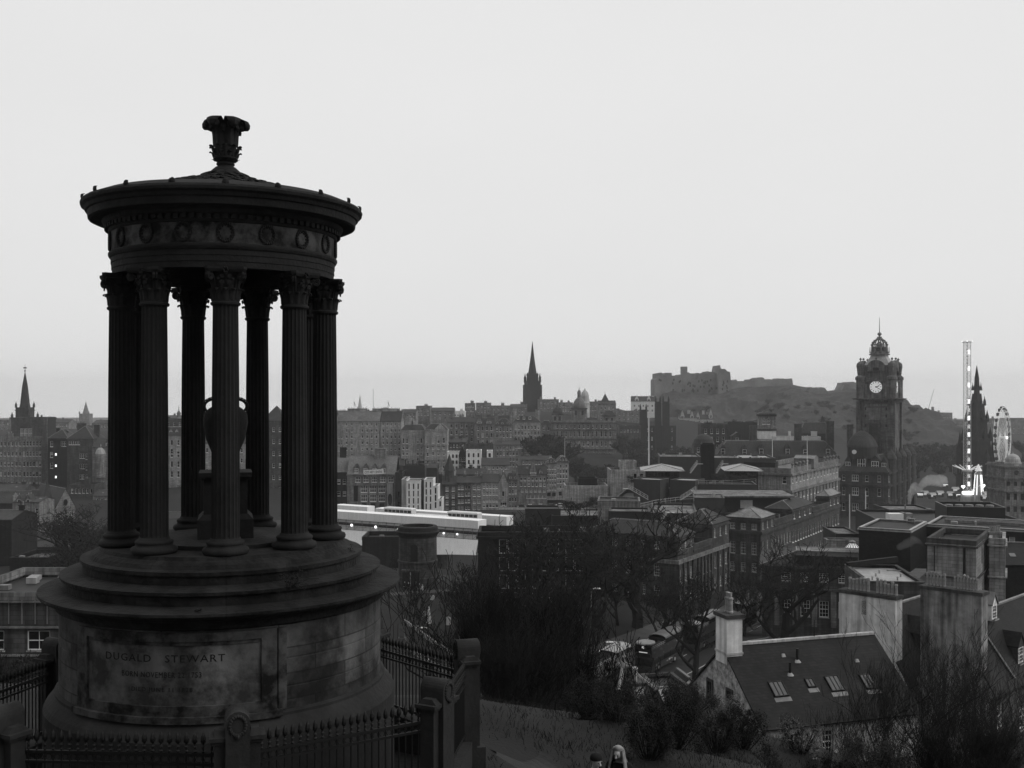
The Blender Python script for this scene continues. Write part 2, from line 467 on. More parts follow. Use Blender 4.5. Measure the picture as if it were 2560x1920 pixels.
class Bld:
    """One building. xl,xr: photo columns of its front; d: distance of the anchored front corner; th: turn of the front."""
    def __init__(s, name, label, cat, xl, xr, d, yt, yb, T=12.0, th=0.0, anchor='L', xs=None, wall='stone_mid', group=None):
        th = R(th)
        s.U = (math.cos(th), -math.sin(th)); s.V = (math.sin(th), math.cos(th))
        s.d = d; s.k = d / F
        if anchor == 'L':
            C = (X(xl, d), d); W = solve_u(C, s.U, xr)
        else:
            C = (X(xr, d), d); W = -solve_u(C, s.U, xl)
            C = (C[0] - s.U[0] * W, C[1] - s.U[1] * W)
        s.O = C; s.W = W
        s.anchor = anchor
        if xs is not None:
            c2 = (C[0] + s.U[0] * W, C[1] + s.U[1] * W) if anchor == 'R' else C
            T = solve_u(c2, s.V, xs)
        s.T = T
        s.zt = Z(yt, d); s.zb = Z(yb, d)
        s.H = s.zt - s.zb
        s.wall = wall
        s.o = thing(name, label, cat, (C[0], C[1], s.zb), -th, group)
        s.holes = {'f': [], 'r': [], 'l': [], 'b': []}
        s.nw = 0
        s.wm = {}; s.verge = .12
    def up(s, px): return solve_u(s.O, s.U, px)                      # photo column -> distance along the front
    def vp(s, px):                                                  # photo column -> distance along the right side
        c2 = (s.O[0] + s.U[0] * s.W, s.O[1] + s.U[1] * s.W)
        return solve_u(c2, s.V, px)
    def zl(s, py): return Z(py, s.d) - s.zb                          # photo row at the anchored corner -> local height
    def xf(s, side):
        W, T = s.W, s.T
        return {'f': lambda u, e, z: (u, e, z), 'r': lambda u, e, z: (W - e, u, z),
                'l': lambda u, e, z: (e, T - u, z), 'b': lambda u, e, z: (W - u, T - e, z)}[side]
    def length(s, side): return s.W if side in 'fb' else s.T
    def window(s, side, u, z, w, h, kind='sash'):
        L = s.length(side)
        if u - w / 2 < .1 or u + w / 2 > L - .1 or z + h > s.H - .05: return
        if z < .3: return
        s.holes[side].append((u - w / 2, u + w / 2, z, z + h))
        fm, pm = win_meshes(kind, w, h, s.wall)
        p = s.xf(side)(u, 0, z)
        rz = {'f': 0, 'r': R(90), 'l': R(-90), 'b': R(180)}[side]
        o = child(fm, 'window', s.o, p, rz)
        if pm: child(pm, 'pane', o)
        s.nw += 1
    def grid(s, cols, rows, wpx, hpx, y0, dy, x0=None, x1=None, side='f', kind='sash', skip=0):
        """cols x rows windows; pixel sizes at the anchored corner; x0..x1 outer photo columns on the front, or fractions on a side"""
        if side == 'f' and x0 is not None and abs(x0) > 1.01: a, b = s.up(x0), s.up(x1)
        elif side == 'r' and x0 is not None and x0 > 1.01: a, b = s.vp(x0), s.vp(x1)
        else:
            L = s.length(side); a, b = L * (x0 if x0 is not None else .06), L * (x1 if x1 is not None else .94)
        w, h = wpx * s.k, hpx * s.k
        for r in range(rows):
            z = s.zl(y0 + dy * r + hpx)
            for c in range(cols):
                if skip and random.random() < skip: continue
                u = a + (b - a) * (c + .5) / cols
                kk = kind
                if kind == 'sash':
                    q = random.random()
                    kk = 'blind' if q < .06 else ('half' if q < .22 else ('plain' if q < .30 else kind))
                s.window(side, u, z, w, h, kk)
    def walls(s, roof=None):
        mb = MB()
        for sd in 'frlb':
            wall_panel(mb, s.length(sd), 0, s.H, s.holes[sd], s.wm.get(sd, s.wall), s.xf(sd))
        s.roofspec = roof
        if roof and roof[0] == 'gable':           # ridge along the front: gables on the sides
            r = roof[1] * s.k
            for u in (0, s.W):
                mb.add([(u, 0, s.H), (u, s.T, s.H), (u, s.T / 2, s.H + r)], [(0, 1, 2)], s.wall)
        if roof and roof[0] == 'gablev':
            r = roof[1] * s.k
            for v in (0, s.T):
                mb.add([(0, v, s.H), (s.W, v, s.H), (s.W / 2, v, s.H + r)], [(0, 1, 2)], s.wm.get('f', s.wall))
        return mb.build('wall', s.o)
    def roof(s, kind, rise=0, m='slate_far', over=0.25, flat=0.0, par=0.7, pm=None):
        W, T, H = s.W, s.T, s.H
        r = rise * s.k
        mb = MB()
        e = over
        if kind == 'gable':
            q = e * r / (T / 2)
            A = [(-.12, -e, H - q), (W + .12, -e, H - q), (W + .12, T / 2, H + r), (-.12, T / 2, H + r), (-.12, T + e, H - q), (W + .12, T + e, H - q)]
            up = [(x, y, z + .16) for x, y, z in A]
            mb.add(A + up, [(6, 7, 8, 9), (9, 8, 11, 10), (0, 6, 9, 3), (3, 9, 10, 4), (1, 2, 8, 7), (2, 5, 11, 8), (0, 1, 7, 6), (4, 10, 11, 5), (0, 3, 2, 1), (3, 4, 5, 2)], m)
            mb.box(-.1, W + .1, T / 2 - .16, T / 2 + .16, H + r + .1, H + r + .26, 'lead')
        elif kind == 'gablev':
            q = e * r / (W / 2)
            g_ = s.verge; A = [(-e, -g_, H - q), (-e, T + .12, H - q), (W / 2, T + .12, H + r), (W / 2, -g_, H + r), (W + e, -g_, H - q), (W + e, T + .12, H - q)]
            up = [(x, y, z + .16) for x, y, z in A]
            mb.add(A + up, [(6, 9, 8, 7), (9, 10, 11, 8), (0, 3, 9, 6), (3, 4, 10, 9), (1, 7, 8, 2), (2, 8, 11, 5), (0, 6, 7, 1), (4, 5, 11, 10), (0, 1, 2, 3), (3, 2, 5, 4)], m)
            mb.box(W / 2 - .16, W / 2 + .16, -g_ + .02, T + .1, H + r + .1, H + r + .26, 'lead')
        elif kind in ('hip', 'mansard'):
            ins = flat if flat else min(W, T) / 2 * .98
            ins = min(ins, min(W, T) / 2 * .98)
            a = (-e, -e, H + .05), (W + e, -e, H + .05), (W + e, T + e, H + .05), (-e, T + e, H + .05)
            b = (ins, ins, H + r), (W - ins, ins, H + r), (W - ins, T - ins, H + r), (ins, T - ins, H + r)
            mb.add(list(a) + list(b), [(0, 1, 5, 4), (1, 2, 6, 5), (2, 3, 7, 6), (3, 0, 4, 7), (0, 3, 2, 1)], m)
            mb.add(list(b), [(0, 1, 2, 3)], 'flat_roof' if flat else m)
            for i in range(4):
                mb.tube(Vector(a[i]) + Vector((0, 0, .02)), Vector(b[i]) + Vector((0, 0, .02)), .13, .13, 'lead', 4)
            for i in range(4): mb.tube(b[i], b[(i + 1) % 4], .13, .13, 'lead', 4)
        elif kind == 'flat':
            pm = pm or s.wall
            mb.box(.35, W - .35, .35, T - .35, H - .6, H - .25, m)
            hgt = par
            mb.box(-.06, W + .06, -.06, .36, H - .02, H + hgt, pm)
            mb.box(-.06, W + .06, T - .36, T + .06, H - .02, H + hgt, pm)
            mb.box(-.06, .36, .362, T - .362, H - .02, H + hgt - .003, pm)
            mb.box(W - .36, W + .06, .362, T - .362, H - .02, H + hgt - .003, pm)
        rn = random.Random(int(W * 100 + T * 10))
        if kind == 'flat' and W * T > 70:
            for i in range(min(9, int(W * T / 40))):
                x, y = rn.uniform(1, W - 1), rn.uniform(1, T - 1); q = rn.random(); z = H - .25
                if q < .45: mb.lathe([(.16, 0), (.16, .7), (.26, .75), (.05, .95)], 7, 'lead', x, y, z)
                elif q < .75: mb.box(x - .5, x + .5, y - .4, y + .4, z, z + rn.uniform(.4, 1.1), 'zinc' if rn.random() < .4 else 'lead')
                else: mb.tube((x, y, z + .3), (min(W - .5, x + 4), y, z + .3), .08, .08, 'lead', 5)
        if kind in ('gable', 'mansard') and W > 6:
            for i in range(int(W / 7)):
                x = rn.uniform(1, W - 1)
                if rn.random() < .5: mb.tube((x, T / 2, H + r), (x, T / 2, H + r + rn.uniform(1.2, 2.6)), .045, .03, 'iron', 4); mb.tube((x - .5, T / 2, H + r + 1.1), (x + .5, T / 2, H + r + 1.1), .03, .03, 'iron', 4)
                elif kind == 'gable': f_ = rn.uniform(.3, .7); y = T / 2 * f_; z = H + r * f_ + .17; a_ = math.atan2(r, T / 2); mb.M = Matrix.Translation((x, y, z)) @ Matrix.Rotation(a_, 4, 'X'); mb.box(-.4, .4, -.5, .5, 0, .08, 'skylight_glass'); mb.M = None
        return mb.build('roof', s.o)
    def band(s, ys, out=.25, hpx=None, m=None, name='cornice'):
        for y in ys:
            z = s.zl(y); h = (hpx or 3) * s.k
            b = MB(); W, T, i = s.W, s.T, .06; mm = m or s.wall
            b.box(-out, W + out, -out, i, z - h, z, mm); b.box(-out, W + out, T - i, T + out, z - h, z, mm)
            b.box(-out, i, i + .002, T - i - .002, z - h, z, mm); b.box(W - i, W + out, i + .002, T - i - .002, z - h, z, mm)
            b.build(name, s.o)
    def chimney(s, px, wpx, ytop, ybot=None, v=.5, dp=None, pots=0, m=None, lit=False):
        u = s.up(px) if px > 1.01 or px < 0 else s.W * px
        # stay at this building's own distance
        hw = wpx * s.k / 2; d2 = (dp or .9) / 2
        vv = s.T * v
        z1 = s.zl(ytop) + (vv * math.cos(0) / s.d) * (s.zl(ytop) + s.zb - CZ); z0 = s.zl(ybot) if ybot else s.H - .5
        m = m or s.wall
        mb = MB()
        mb.box(u - hw, u + hw, vv - d2, vv + d2, z0, z1 - .25, m)
        mb.box(u - hw - .1, u + hw + .1, vv - d2 - .1, vv + d2 + .1, z1 - .25, z1, m)
        if not pots and 2 * hw > .8 and (dp or .9) < 2:
            n_ = min(7, max(2, int(2 * hw / .42)))
            for i in range(n_):
                if random.random() < .15: continue
                ux = u - hw + 2 * hw * (i + .5) / n_; mb.lathe([(.14, 0), (.12, random.uniform(.55, .95))], 6, 'pot' if random.random() < .7 else 'stone_dark', ux, vv, z1)
        c = mb.build('chimney', s.o)
        if pots:
            for i in range(pots):
                ux = u - hw + 2 * hw * (i + .5) / pots
                hh = .7 + .25 * random.random()
                p = MB(); p.lathe([(.13, 0), (.16, .08), (.14, .12), (.12, hh * .8), (.15, hh * .86), (.13, hh)], 8, 'pot', ux, vv, z1)
                p.build('chimney_pot', c)
        return c
    def dormer(s, px, wpx, ybot, htop, roofpx, vfrac=.12, kind='sash', rm='slate_far', wm=None, side='f'):
        """gabled dormer standing on the front slope"""
        u = s.up(px) if px > 1.01 else s.W * px
        w = wpx * s.k; h = htop * s.k; r = roofpx * s.k; z = s.zl(ybot); v = s.T * vfrac
        D = s.T * .35
        o = MB(); hw = w / 2; wm = wm or s.wall
        if side == 'r':
            u = s.W - s.W * vfrac; D = s.W * .3; rz = R(90)
            v = solve_u((s.O[0] + s.U[0] * u, s.O[1] + s.U[1] * u), s.V, px)
        else: rz = 0
        o.M = Matrix.Translation((u, v, z)) @ Matrix.Rotation(rz, 4, 'Z')
        g = .8
        o.box(-hw, -hw * g, 0, D, 0, h, wm); o.box(hw * g, hw, 0, D, 0, h, wm)
        o.box(-hw * g, hw * g, 0, D, h * .9, h - .002, wm); o.box(-hw * g, hw * g, .002, D, 0, h * .08, wm)
        o.add([(-hw, 0, h), (hw, 0, h), (0, 0, h + r)], [(0, 1, 2)], wm)
        e = .12
        o.add([(-hw - e, -e, h - e), (0, -e, h + r + .03), (0, D, h + r + .03), (-hw - e, D, h - e), (hw + e, -e, h - e), (hw + e, D, h - e),
               (-hw - e, -e, h - e + .12), (0, -e, h + r + .18), (0, D, h + r + .18), (-hw - e, D, h - e + .12), (hw + e, -e, h - e + .12), (hw + e, D, h - e + .12)],
              [(6, 7, 8, 9), (7, 10, 11, 8), (0, 1, 7, 6), (1, 4, 10, 7), (0, 6, 9, 3), (4, 5, 11, 10)], rm)
        d = o.build('dormer', s.o)
        fm, pm = win_meshes(kind, 2 * hw * g, h * .82, s.wall)
        wn = child(fm, 'window', d, (u, v - .12, z + h * .08) if side == 'f' else (u + .12, v, z + h * .08), rz)
        if pm: child(pm, 'pane', wn)
        return d
    def part(s, mb, name, smooth=False): return mb.build(name, s.o, smooth=smooth)
mat('fair_white', 0.75, 0.05, 2, 0.4, emit=0.12)
random.seed(11)
# ================================================================== terrain, one sheet to the horizon
CTRL = [(0, -40, 97), (0, 0, 98.2), (-8, 0, 98), (8, 0, 97.5), (0, 6, 95.9), (-6, 6, 96.0), (6, 6, 95.3), (-4.5, 11, 94.3), (-4.5, 17, 93.95), (-9, 13, 94.2),
        (-8.5, 19, 93.7), (-.8, 18, 93.75), (-1, 15, 93.9), (1.4, 14, 93.0), (1.9, 17, 92.7), (1.6, 21, 92.6), (3, 20, 92.4), (-1, 22.5, 93.25), (-4, 23, 93.3), (-14, 25, 92.4), (6, 14, 92.2), (8, 20, 90.8),
        (2.2, 25, 92.1), (4, 28, 90.8), (-5, 30, 90.8), (10, 30, 88), (0, 38, 87), (-20, 40, 86), (-35, 60, 79), (20, 45, 79), (30, 45, 79), (0, 60, 77.5), (10, 60, 76.5),
        (25, 60, 75.5), (-30, 95, 75.5), (-50, 95, 75), (-40, 110, 70), (10, 75, 74.5), (20, 75, 75), (30, 75, 74), (45, 80, 71), (6, 105, 67), (15, 110, 66.5), (45, 110, 68), (65, 110, 68),
        (9, 128, 63.6), (19, 143, 63.0), (26, 150, 62.7), (39, 190, 60.5), (75, 253, 57), (110, 320, 53), (150, 420, 51), (60, 170, 60.5), (90, 200, 59), (110, 250, 56), (160, 300, 53),
        (-5, 118, 67), (-12, 140, 66), (-10, 160, 66.8), (-17, 185, 67.2), (-3, 190, 66.5), (12, 180, 64), (20, 215, 61), (0, 225, 61), (-40, 130, 68), (-60, 150, 65), (-85, 200, 63.6), (-100, 230, 62), (-95, 262, 54),
        (-60, 260, 52), (-30, 250, 54), (-10, 280, 52), (30, 290, 52), (-100, 330, 52), (-60, 330, 46), (0, 330, 46), (60, 330, 50), (-150, 380, 52), (-60, 420, 55), (0, 420, 55), (-130, 400, 50),
        (-60, 500, 60), (0, 500, 60), (60, 500, 50), (-200, 520, 56), (-100, 520, 59), (120, 480, 48), (200, 480, 47), (-150, 600, 64), (0, 600, 60), (60, 620, 50), (150, 600, 43), (260, 600, 43),
        (-300, 700, 76), (0, 700, 70), (60, 720, 61), (110, 720, 52), (200, 700, 46), (300, 700, 46), (20, 950, 86), (-200, 950, 80), (120, 1000, 80), (250, 900, 48), (400, 900, 50),
        (200, 1150, 75), (50, 1200, 90), (560, 1250, 56), (420, 1300, 58), (300, 1300, 68), (-500, 1400, 52), (-200, 1300, 55), (0, 1500, 52), (0, 1900, 42), (600, 2000, 40), (-1500, 3000, 24), (0, 3600, 20), (2000, 3600, 20), (0, 2600, 28), (-800, 2200, 34), (800, 2600, 28), (-2500, 3600, 20),
        (-200, 100, 62), (250, 120, 60), (400, 300, 52), (-400, 400, 55), (120, 0, 75), (-120, 0, 75), (60, -40, 90), (-60, -40, 90)]
def _tr(x, y):
    q = max(y, -40) + 65.0
    return (x / q, 0.75 * math.log(q))
CT = [(_tr(x, y), z) for x, y, z in CTRL]
# near the camera use plain metres so the hill top keeps its shape
def ground_raw(x, y):
    a, b = _tr(x, y)
    sw = sz = 0.0
    for (cx_, cz_), z in CT:
        d2 = (a - cx_) ** 2 + (b - cz_) ** 2 + 1e-7
        wt = 1.0 / d2 ** 1.9
        sw += wt; sz += wt * z
    return sz / sw
NXG, NYG = 150, 230
tv = []
for j in range(NYG):
    y = -40 + 65.0 * (math.exp(j / (NYG - 1) * math.log((3700 + 65) / 25.0)) - 1) * (25.0 / 65.0)
    for i in range(NXG):
        s_ = (i / (NXG - 1)) * 2 - 1
        s_ = s_ * (0.55 + 0.45 * s_ * s_)
        x = s_ * (y + 75) * 0.85
        z = ground_raw(x, y)
        far = min(1, y / 60) if y > 0 else 0
        z += mnoise.noise(Vector((x * .35, y * .35, 0))) * .07 + mnoise.noise(Vector((x * .05, y * .05, 3))) * .6 * far
        tv.append((x, y, z))
tf = [(j * NXG + i, j * NXG + i + 1, (j + 1) * NXG + i + 1, (j + 1) * NXG + i) for j in range(NYG - 1) for i in range(NXG - 1)]
tme = bpy.data.meshes.new("ground")
tme.from_pydata(tv, [], tf)
mat('ground', 0.0055, 0.7, 0.35, 0.95, bump=0.6)
tme.materials.append(gm('ground'))
tme.polygons.foreach_set('use_smooth', [True] * len(tme.polygons))
ground_o = bpy.data.objects.new("ground", tme)
col.objects.link(ground_o)
struct(ground_o)
BVH = BVHTree.FromPolygons([Vector(v) for v in tv], tf)
def gz(x, y):
    h = BVH.ray_cast(Vector((x, y, 400)), Vector((0, 0, -1)))
    return h[0].z if h[0] else 50.0


def strip(name, pts, wl, wr, m, lift, n=14, kind='structure'):
    """a road-like sheet draped over the ground along pts, wl/wr metres to the left and right"""
    mb = MB()
    rows = []
    P2 = []
    for a, b in zip(pts[:-1], pts[1:]):
        a = Vector(a); b = Vector(b); k = max(1, int((b - a).length / 2.0))
        for i in range(k): P2.append(a + (b - a) * (i / k))
    P2.append(Vector(pts[-1]))
    for i, p in enumerate(P2):
        t = (P2[min(i + 1, len(P2) - 1)] - P2[max(i - 1, 0)]).normalized()
        nrm = Vector((t.y, -t.x))
        rows.append([p + nrm * (-wl + (wl + wr) * q / 8) for q in range(9)])
    vs = [(q.x, q.y, gz(q.x, q.y) + lift) for r in rows for q in r]
    fs = [(i * 9 + j, i * 9 + j + 1, (i + 1) * 9 + j + 1, (i + 1) * 9 + j) for i in range(len(rows) - 1) for j in range(8)]
    mb.add(vs, fs, m)
    o = mb.build(name)
    if kind: o['kind'] = kind
    return o
ST = [(-8, 100), (3, 118), (19, 145), (45, 188), (84, 253), (124, 320), (176, 410)]
ST2 = [Vector(p) for p in ST]
strip('road', ST, 6.5, 7.0, 'asphalt', .10)
strip('pavement', ST, -7.0, 10.5, 'pavement', .24)
strip('pavement', ST, 10.5, -6.5, 'pavement', .24)
strip('path', [(2.4, 11), (1.2, 14.5), (0.5, 17.5), (0.4, 20.5), (-1.5, 22.5)], .75, .85, 'path_earth', .035)
strip('burial_ground_path', [(-20, 176), (-8, 181), (2, 184)], 1.2, 1.2, 'pavement', .06)
strip('road', [(-90, 395), (-30, 405), (20, 420), (60, 470)], 5, 5, 'asphalt', .10)

# ================================================================== the round monument
PHI = R(15.05); DM = 17.5
MA = Vector((-DM * math.sin(PHI), DM * math.cos(PHI), 0))
mon = thing('round_temple_monument', 'tall dark round temple monument with fluted columns, carved name panel and finial on top', 'monument', (MA.x, MA.y, 0))
def mpart(mb, name, parent=None, smooth=False): return mb.build(name, parent or mon, smooth=smooth)
N = 128
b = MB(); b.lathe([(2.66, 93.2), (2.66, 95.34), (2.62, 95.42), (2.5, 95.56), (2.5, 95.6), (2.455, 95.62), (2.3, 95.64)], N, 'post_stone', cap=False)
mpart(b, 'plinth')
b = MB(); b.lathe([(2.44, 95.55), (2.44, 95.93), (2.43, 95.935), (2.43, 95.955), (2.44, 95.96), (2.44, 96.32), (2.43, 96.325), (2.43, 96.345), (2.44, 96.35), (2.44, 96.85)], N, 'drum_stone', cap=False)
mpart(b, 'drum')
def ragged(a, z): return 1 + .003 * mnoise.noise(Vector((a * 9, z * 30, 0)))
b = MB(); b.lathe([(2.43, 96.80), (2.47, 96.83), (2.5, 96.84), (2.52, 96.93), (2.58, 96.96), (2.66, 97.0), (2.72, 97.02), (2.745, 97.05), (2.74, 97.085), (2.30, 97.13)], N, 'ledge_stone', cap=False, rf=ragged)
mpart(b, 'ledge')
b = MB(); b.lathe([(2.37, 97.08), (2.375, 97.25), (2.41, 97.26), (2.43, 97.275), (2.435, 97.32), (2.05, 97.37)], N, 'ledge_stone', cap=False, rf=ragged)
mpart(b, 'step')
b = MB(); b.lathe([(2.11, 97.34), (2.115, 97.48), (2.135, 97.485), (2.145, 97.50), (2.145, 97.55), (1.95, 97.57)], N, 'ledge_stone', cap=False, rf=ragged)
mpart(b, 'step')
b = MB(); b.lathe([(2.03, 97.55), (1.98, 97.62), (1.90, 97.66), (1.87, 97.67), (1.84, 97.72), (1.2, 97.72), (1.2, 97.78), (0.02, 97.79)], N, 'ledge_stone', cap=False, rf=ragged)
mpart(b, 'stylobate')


def leaf(mb, cx, cy, ang, pth, thick, m):
    """a curled stone leaf: pth = [(radius, z, half width)]"""
    c, s_ = math.cos(ang), math.sin(ang)
    vs = []
    for (r, z, hw) in pth:
        for (w_, dr) in ((-hw, -thick * .3), (-hw * .5, thick * .5), (0, thick), (hw * .5, thick * .5), (hw, -thick * .3)):
            rr = r + dr
            vs.append((cx + s_ * rr + c * w_, cy - c * rr + s_ * w_, z))
        for w_ in (hw, -hw):
            rr = r - thick
            vs.append((cx + s_ * rr + c * w_ * .8, cy - c * rr + s_ * w_ * .8, z))
    fs = []
    k = 7
    for j in range(len(pth) - 1):
        for i in range(k):
            fs.append((j * k + i, j * k + (i + 1) % k, (j + 1) * k + (i + 1) % k, (j + 1) * k + i))
    fs += [tuple(range(k))[::-1], tuple((len(pth) - 1) * k + i for i in range(k))]
    mb.add(vs, fs, m)

# --- one column of nine, then copies
RC = 1.556
def make_column(ang):
    ox, oy = RC * math.sin(ang), -RC * math.cos(ang)
    sh = MB()
    prof = [(.205, 0.2), (.2, .26), (.2, .6), (.197, 1.5), (.191, 2.5), (.183, 3.3), (.18, 3.56), (.186, 3.6)]
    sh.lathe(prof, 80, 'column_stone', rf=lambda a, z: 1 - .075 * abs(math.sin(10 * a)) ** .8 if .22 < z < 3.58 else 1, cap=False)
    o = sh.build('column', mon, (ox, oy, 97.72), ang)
    bs = MB(); bs.lathe([(.30, 0), (.325, .02), (.333, .055), (.318, .09), (.275, .105), (.262, .125), (.26, .14), (.27, .15), (.272, .175), (.25, .195), (.225, .2), (.21, .235)], 40, 'column_stone')
    bs.build('column_base', o, smooth=True)
    cp = MB()
    cp.lathe([(.20, 3.585), (.212, 3.60), (.212, 3.625), (.195, 3.635), (.192, 3.66)], 40, 'column_stone', cap=False)           # necking ring
    cp.lathe([(.185, 3.64), (.187, 3.8), (.195, 3.95), (.23, 4.03), (.26, 4.06)], 32, 'column_stone', cap=False)       # bell
    for i in range(12):
        leaf(cp, 0, 0, i * math.pi / 6, [(.190, 3.65, .035), (.196, 3.73, .045), (.21, 3.79, .045), (.235, 3.825, .038), (.255, 3.815, .022), (.258, 3.79, .008)], .013, 'column_stone')
    for i in range(8):
        leaf(cp, 0, 0, (i + .5) * math.pi / 4, [(.195, 3.78, .03), (.205, 3.88, .045), (.23, 3.94, .04), (.265, 3.965, .03), (.275, 3.94, .012)], .013, 'column_stone')
    for i in range(4):                                                                                               # corner volutes
        a = math.pi / 4 + i * math.pi / 2
        pts = []
        for q in range(20):
            t = q / 19 * 2.2 * 2 * math.pi
            rr = .066 * (1 - q / 24)
            pts.append((.315 + rr * math.sin(t) * .9, 3.995 - rr * math.cos(t) * -1))
        for q in range(5):
            pts.insert(0, (.21 + .019 * (4 - q), 3.86 + (4 - q) * .045 * .9)) if False else None
        stem = [(.205, 3.80), (.225, 3.90), (.26, 4.0), (.30, 4.055)] + pts
        for off in (-.018, .018):
            p3 = [(math.sin(a) * r_ + math.cos(a) * off, -math.cos(a) * r_ + math.sin(a) * off, z_) for r_, z_ in stem]
            for p, q in zip(p3[:-1], p3[1:]): cp.tube(p, q, .017, .017, 'column_stone', 5)
        # small paired scrolls on each face and the flower on the abacus
        f = i * math.pi / 2
        for sgn in (-1, 1):
            for (dz, sc_) in ((3.90, .034), (3.985, .026)):
                p3 = []
                for q in range(13):
                    t = q / 12 * 1.7 * 2 * math.pi
                    rr = sc_ * (1 - q / 16)
                    lx = sgn * (.052 + rr * math.cos(t)); lz = dz + rr * math.sin(t)
                    p3.append((math.sin(f) * .245 + math.cos(f) * lx, -math.cos(f) * .245 + math.sin(f) * lx, lz))
                for p, q in zip(p3[:-1], p3[1:]): cp.tube(p, q, .011, .011, 'column_stone', 4)
        for q in range(6):
            t = q / 6 * 2 * math.pi
            lx, lz = .03 * math.cos(t), 4.075 + .035 * math.sin(t)
            cp.ball((math.sin(f) * .262 + math.cos(f) * lx, -math.cos(f) * .262 + math.sin(f) * lx, lz), .018, 'column_stone', 6, 4)
    # abacus with hollowed sides
    pl = []
    for i in range(4):
        a0 = math.pi / 4 + i * math.pi / 2
        cx_, cy_ = .385 * math.sin(a0), -.385 * math.cos(a0)
        t = (math.cos(a0), math.sin(a0))
        pl += [(cx_ - t[0] * .035, cy_ - t[1] * .035), (cx_ + t[0] * .035, cy_ + t[1] * .035)]
        for q in (.25, .5, .75):
            a1 = a0 + math.pi / 2
            sx, sy = cx_ + t[0] * .035, cy_ + t[1] * .035
            t1 = (math.cos(a1), math.sin(a1))
            ex, ey = .385 * math.sin(a1) - t1[0] * .035, -.385 * math.cos(a1) - t1[1] * .035
            am = a0 + math.pi / 4
            bow = .045 * math.sin(q * math.pi)
            pl.append((sx + (ex - sx) * q - math.sin(am) * bow, sy + (ey - sy) * q + math.cos(am) * bow))
    for (z0, z1, k0, k1) in ((4.055, 4.09, .93, 1.0), (4.09, 4.125, 1.0, 1.0)):
        n_ = len(pl)
        vs = [(x * k0, y * k0, z0) for x, y in pl] + [(x * k1, y * k1, z1) for x, y in pl]
        cp.add(vs, [tuple(range(n_))[::-1], tuple(range(n_, 2 * n_))] + [(i, (i + 1) % n_, n_ + (i + 1) % n_, n_ + i) for i in range(n_)], 'column_stone')
    cp.build('capital', o)
    return o
col0 = make_column(PHI)
for k in range(1, 9):
    a = PHI + R(40 * k)
    c = copy_tree(col0, mon)
    c.location = (RC * math.sin(a), -RC * math.cos(a), 97.72); c.rotation_euler = (0, 0, a)

# --- entablature
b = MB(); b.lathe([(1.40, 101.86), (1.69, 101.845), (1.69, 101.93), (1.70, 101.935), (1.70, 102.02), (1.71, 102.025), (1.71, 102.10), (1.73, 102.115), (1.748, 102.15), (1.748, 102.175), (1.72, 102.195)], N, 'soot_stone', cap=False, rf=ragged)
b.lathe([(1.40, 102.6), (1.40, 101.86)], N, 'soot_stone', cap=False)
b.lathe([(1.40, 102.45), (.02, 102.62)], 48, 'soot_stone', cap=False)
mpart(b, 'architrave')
b = MB(); b.lathe([(1.712, 102.18), (1.712, 102.50)], N, 'frieze_stone', cap=False)
fz = mpart(b, 'frieze')
wr = MB()
for q in range(22):
    t = 2 * math.pi * q / 22
    wr.ball((.112 * math.cos(t), -.012, .128 * math.sin(t)), .022, 'soot_stone', 6, 5)
for q in range(12):
    t = 2 * math.pi * q / 12
    wr.ball((.084 * math.cos(t), -.004, .10 * math.sin(t)), .016, 'soot_stone', 6, 4)
for q in range(7):
    wr.ball((-.075 + .025 * q, -.01, .145 - abs(q - 3) * .008), .014, 'soot_stone', 5, 4)
    wr.ball((-.06 + .02 * q, -.01, -.14 + abs(q - 3) * .007), .012, 'soot_stone', 5, 4)
wo = wr.build('wreath', fz)
for k in range(18):
    a = PHI + R(20 * k)
    o = wo if k == 0 else copy_tree(wo, fz)
    o.location = (1.714 * math.sin(a), -1.714 * math.cos(a), 102.345); o.rotation_euler = (0, 0, a)
b = MB(); b.lathe([(1.70, 102.48), (1.735, 102.50), (1.745, 102.53), (1.745, 102.60), (1.80, 102.61), (1.83, 102.64), (1.84, 102.68), (2.0, 102.685), (2.035, 102.70), (2.05, 102.80), (2.075, 102.81), (2.10, 102.86), (2.14, 102.89), (2.15, 102.93), (2.13, 102.965), (1.9, 103.06)], N, 'soot_stone', cap=False, rf=lambda a, z: 1 + .004 * mnoise.noise(Vector((a * 14, z * 20, 5))))
for k in range(96):
    a = 2 * math.pi * k / 96
    b.M = Matrix.Rotation(a, 4, 'Z')
    b.box(-.033, .033, -1.80, -1.74, 102.535, 102.60, 'soot_stone')
b.M = None
for k in range(36):
    a = PHI + R(10 * k)
    rr = 2.10
    if k % 2 == 0: leaf(b, 0, 0, a, [(rr, 102.93, .045), (rr + .02, 102.99, .05), (rr + .015, 103.03, .035), (rr - .01, 103.045, .012)], .02, 'soot_stone')
mpart(b, 'cornice')
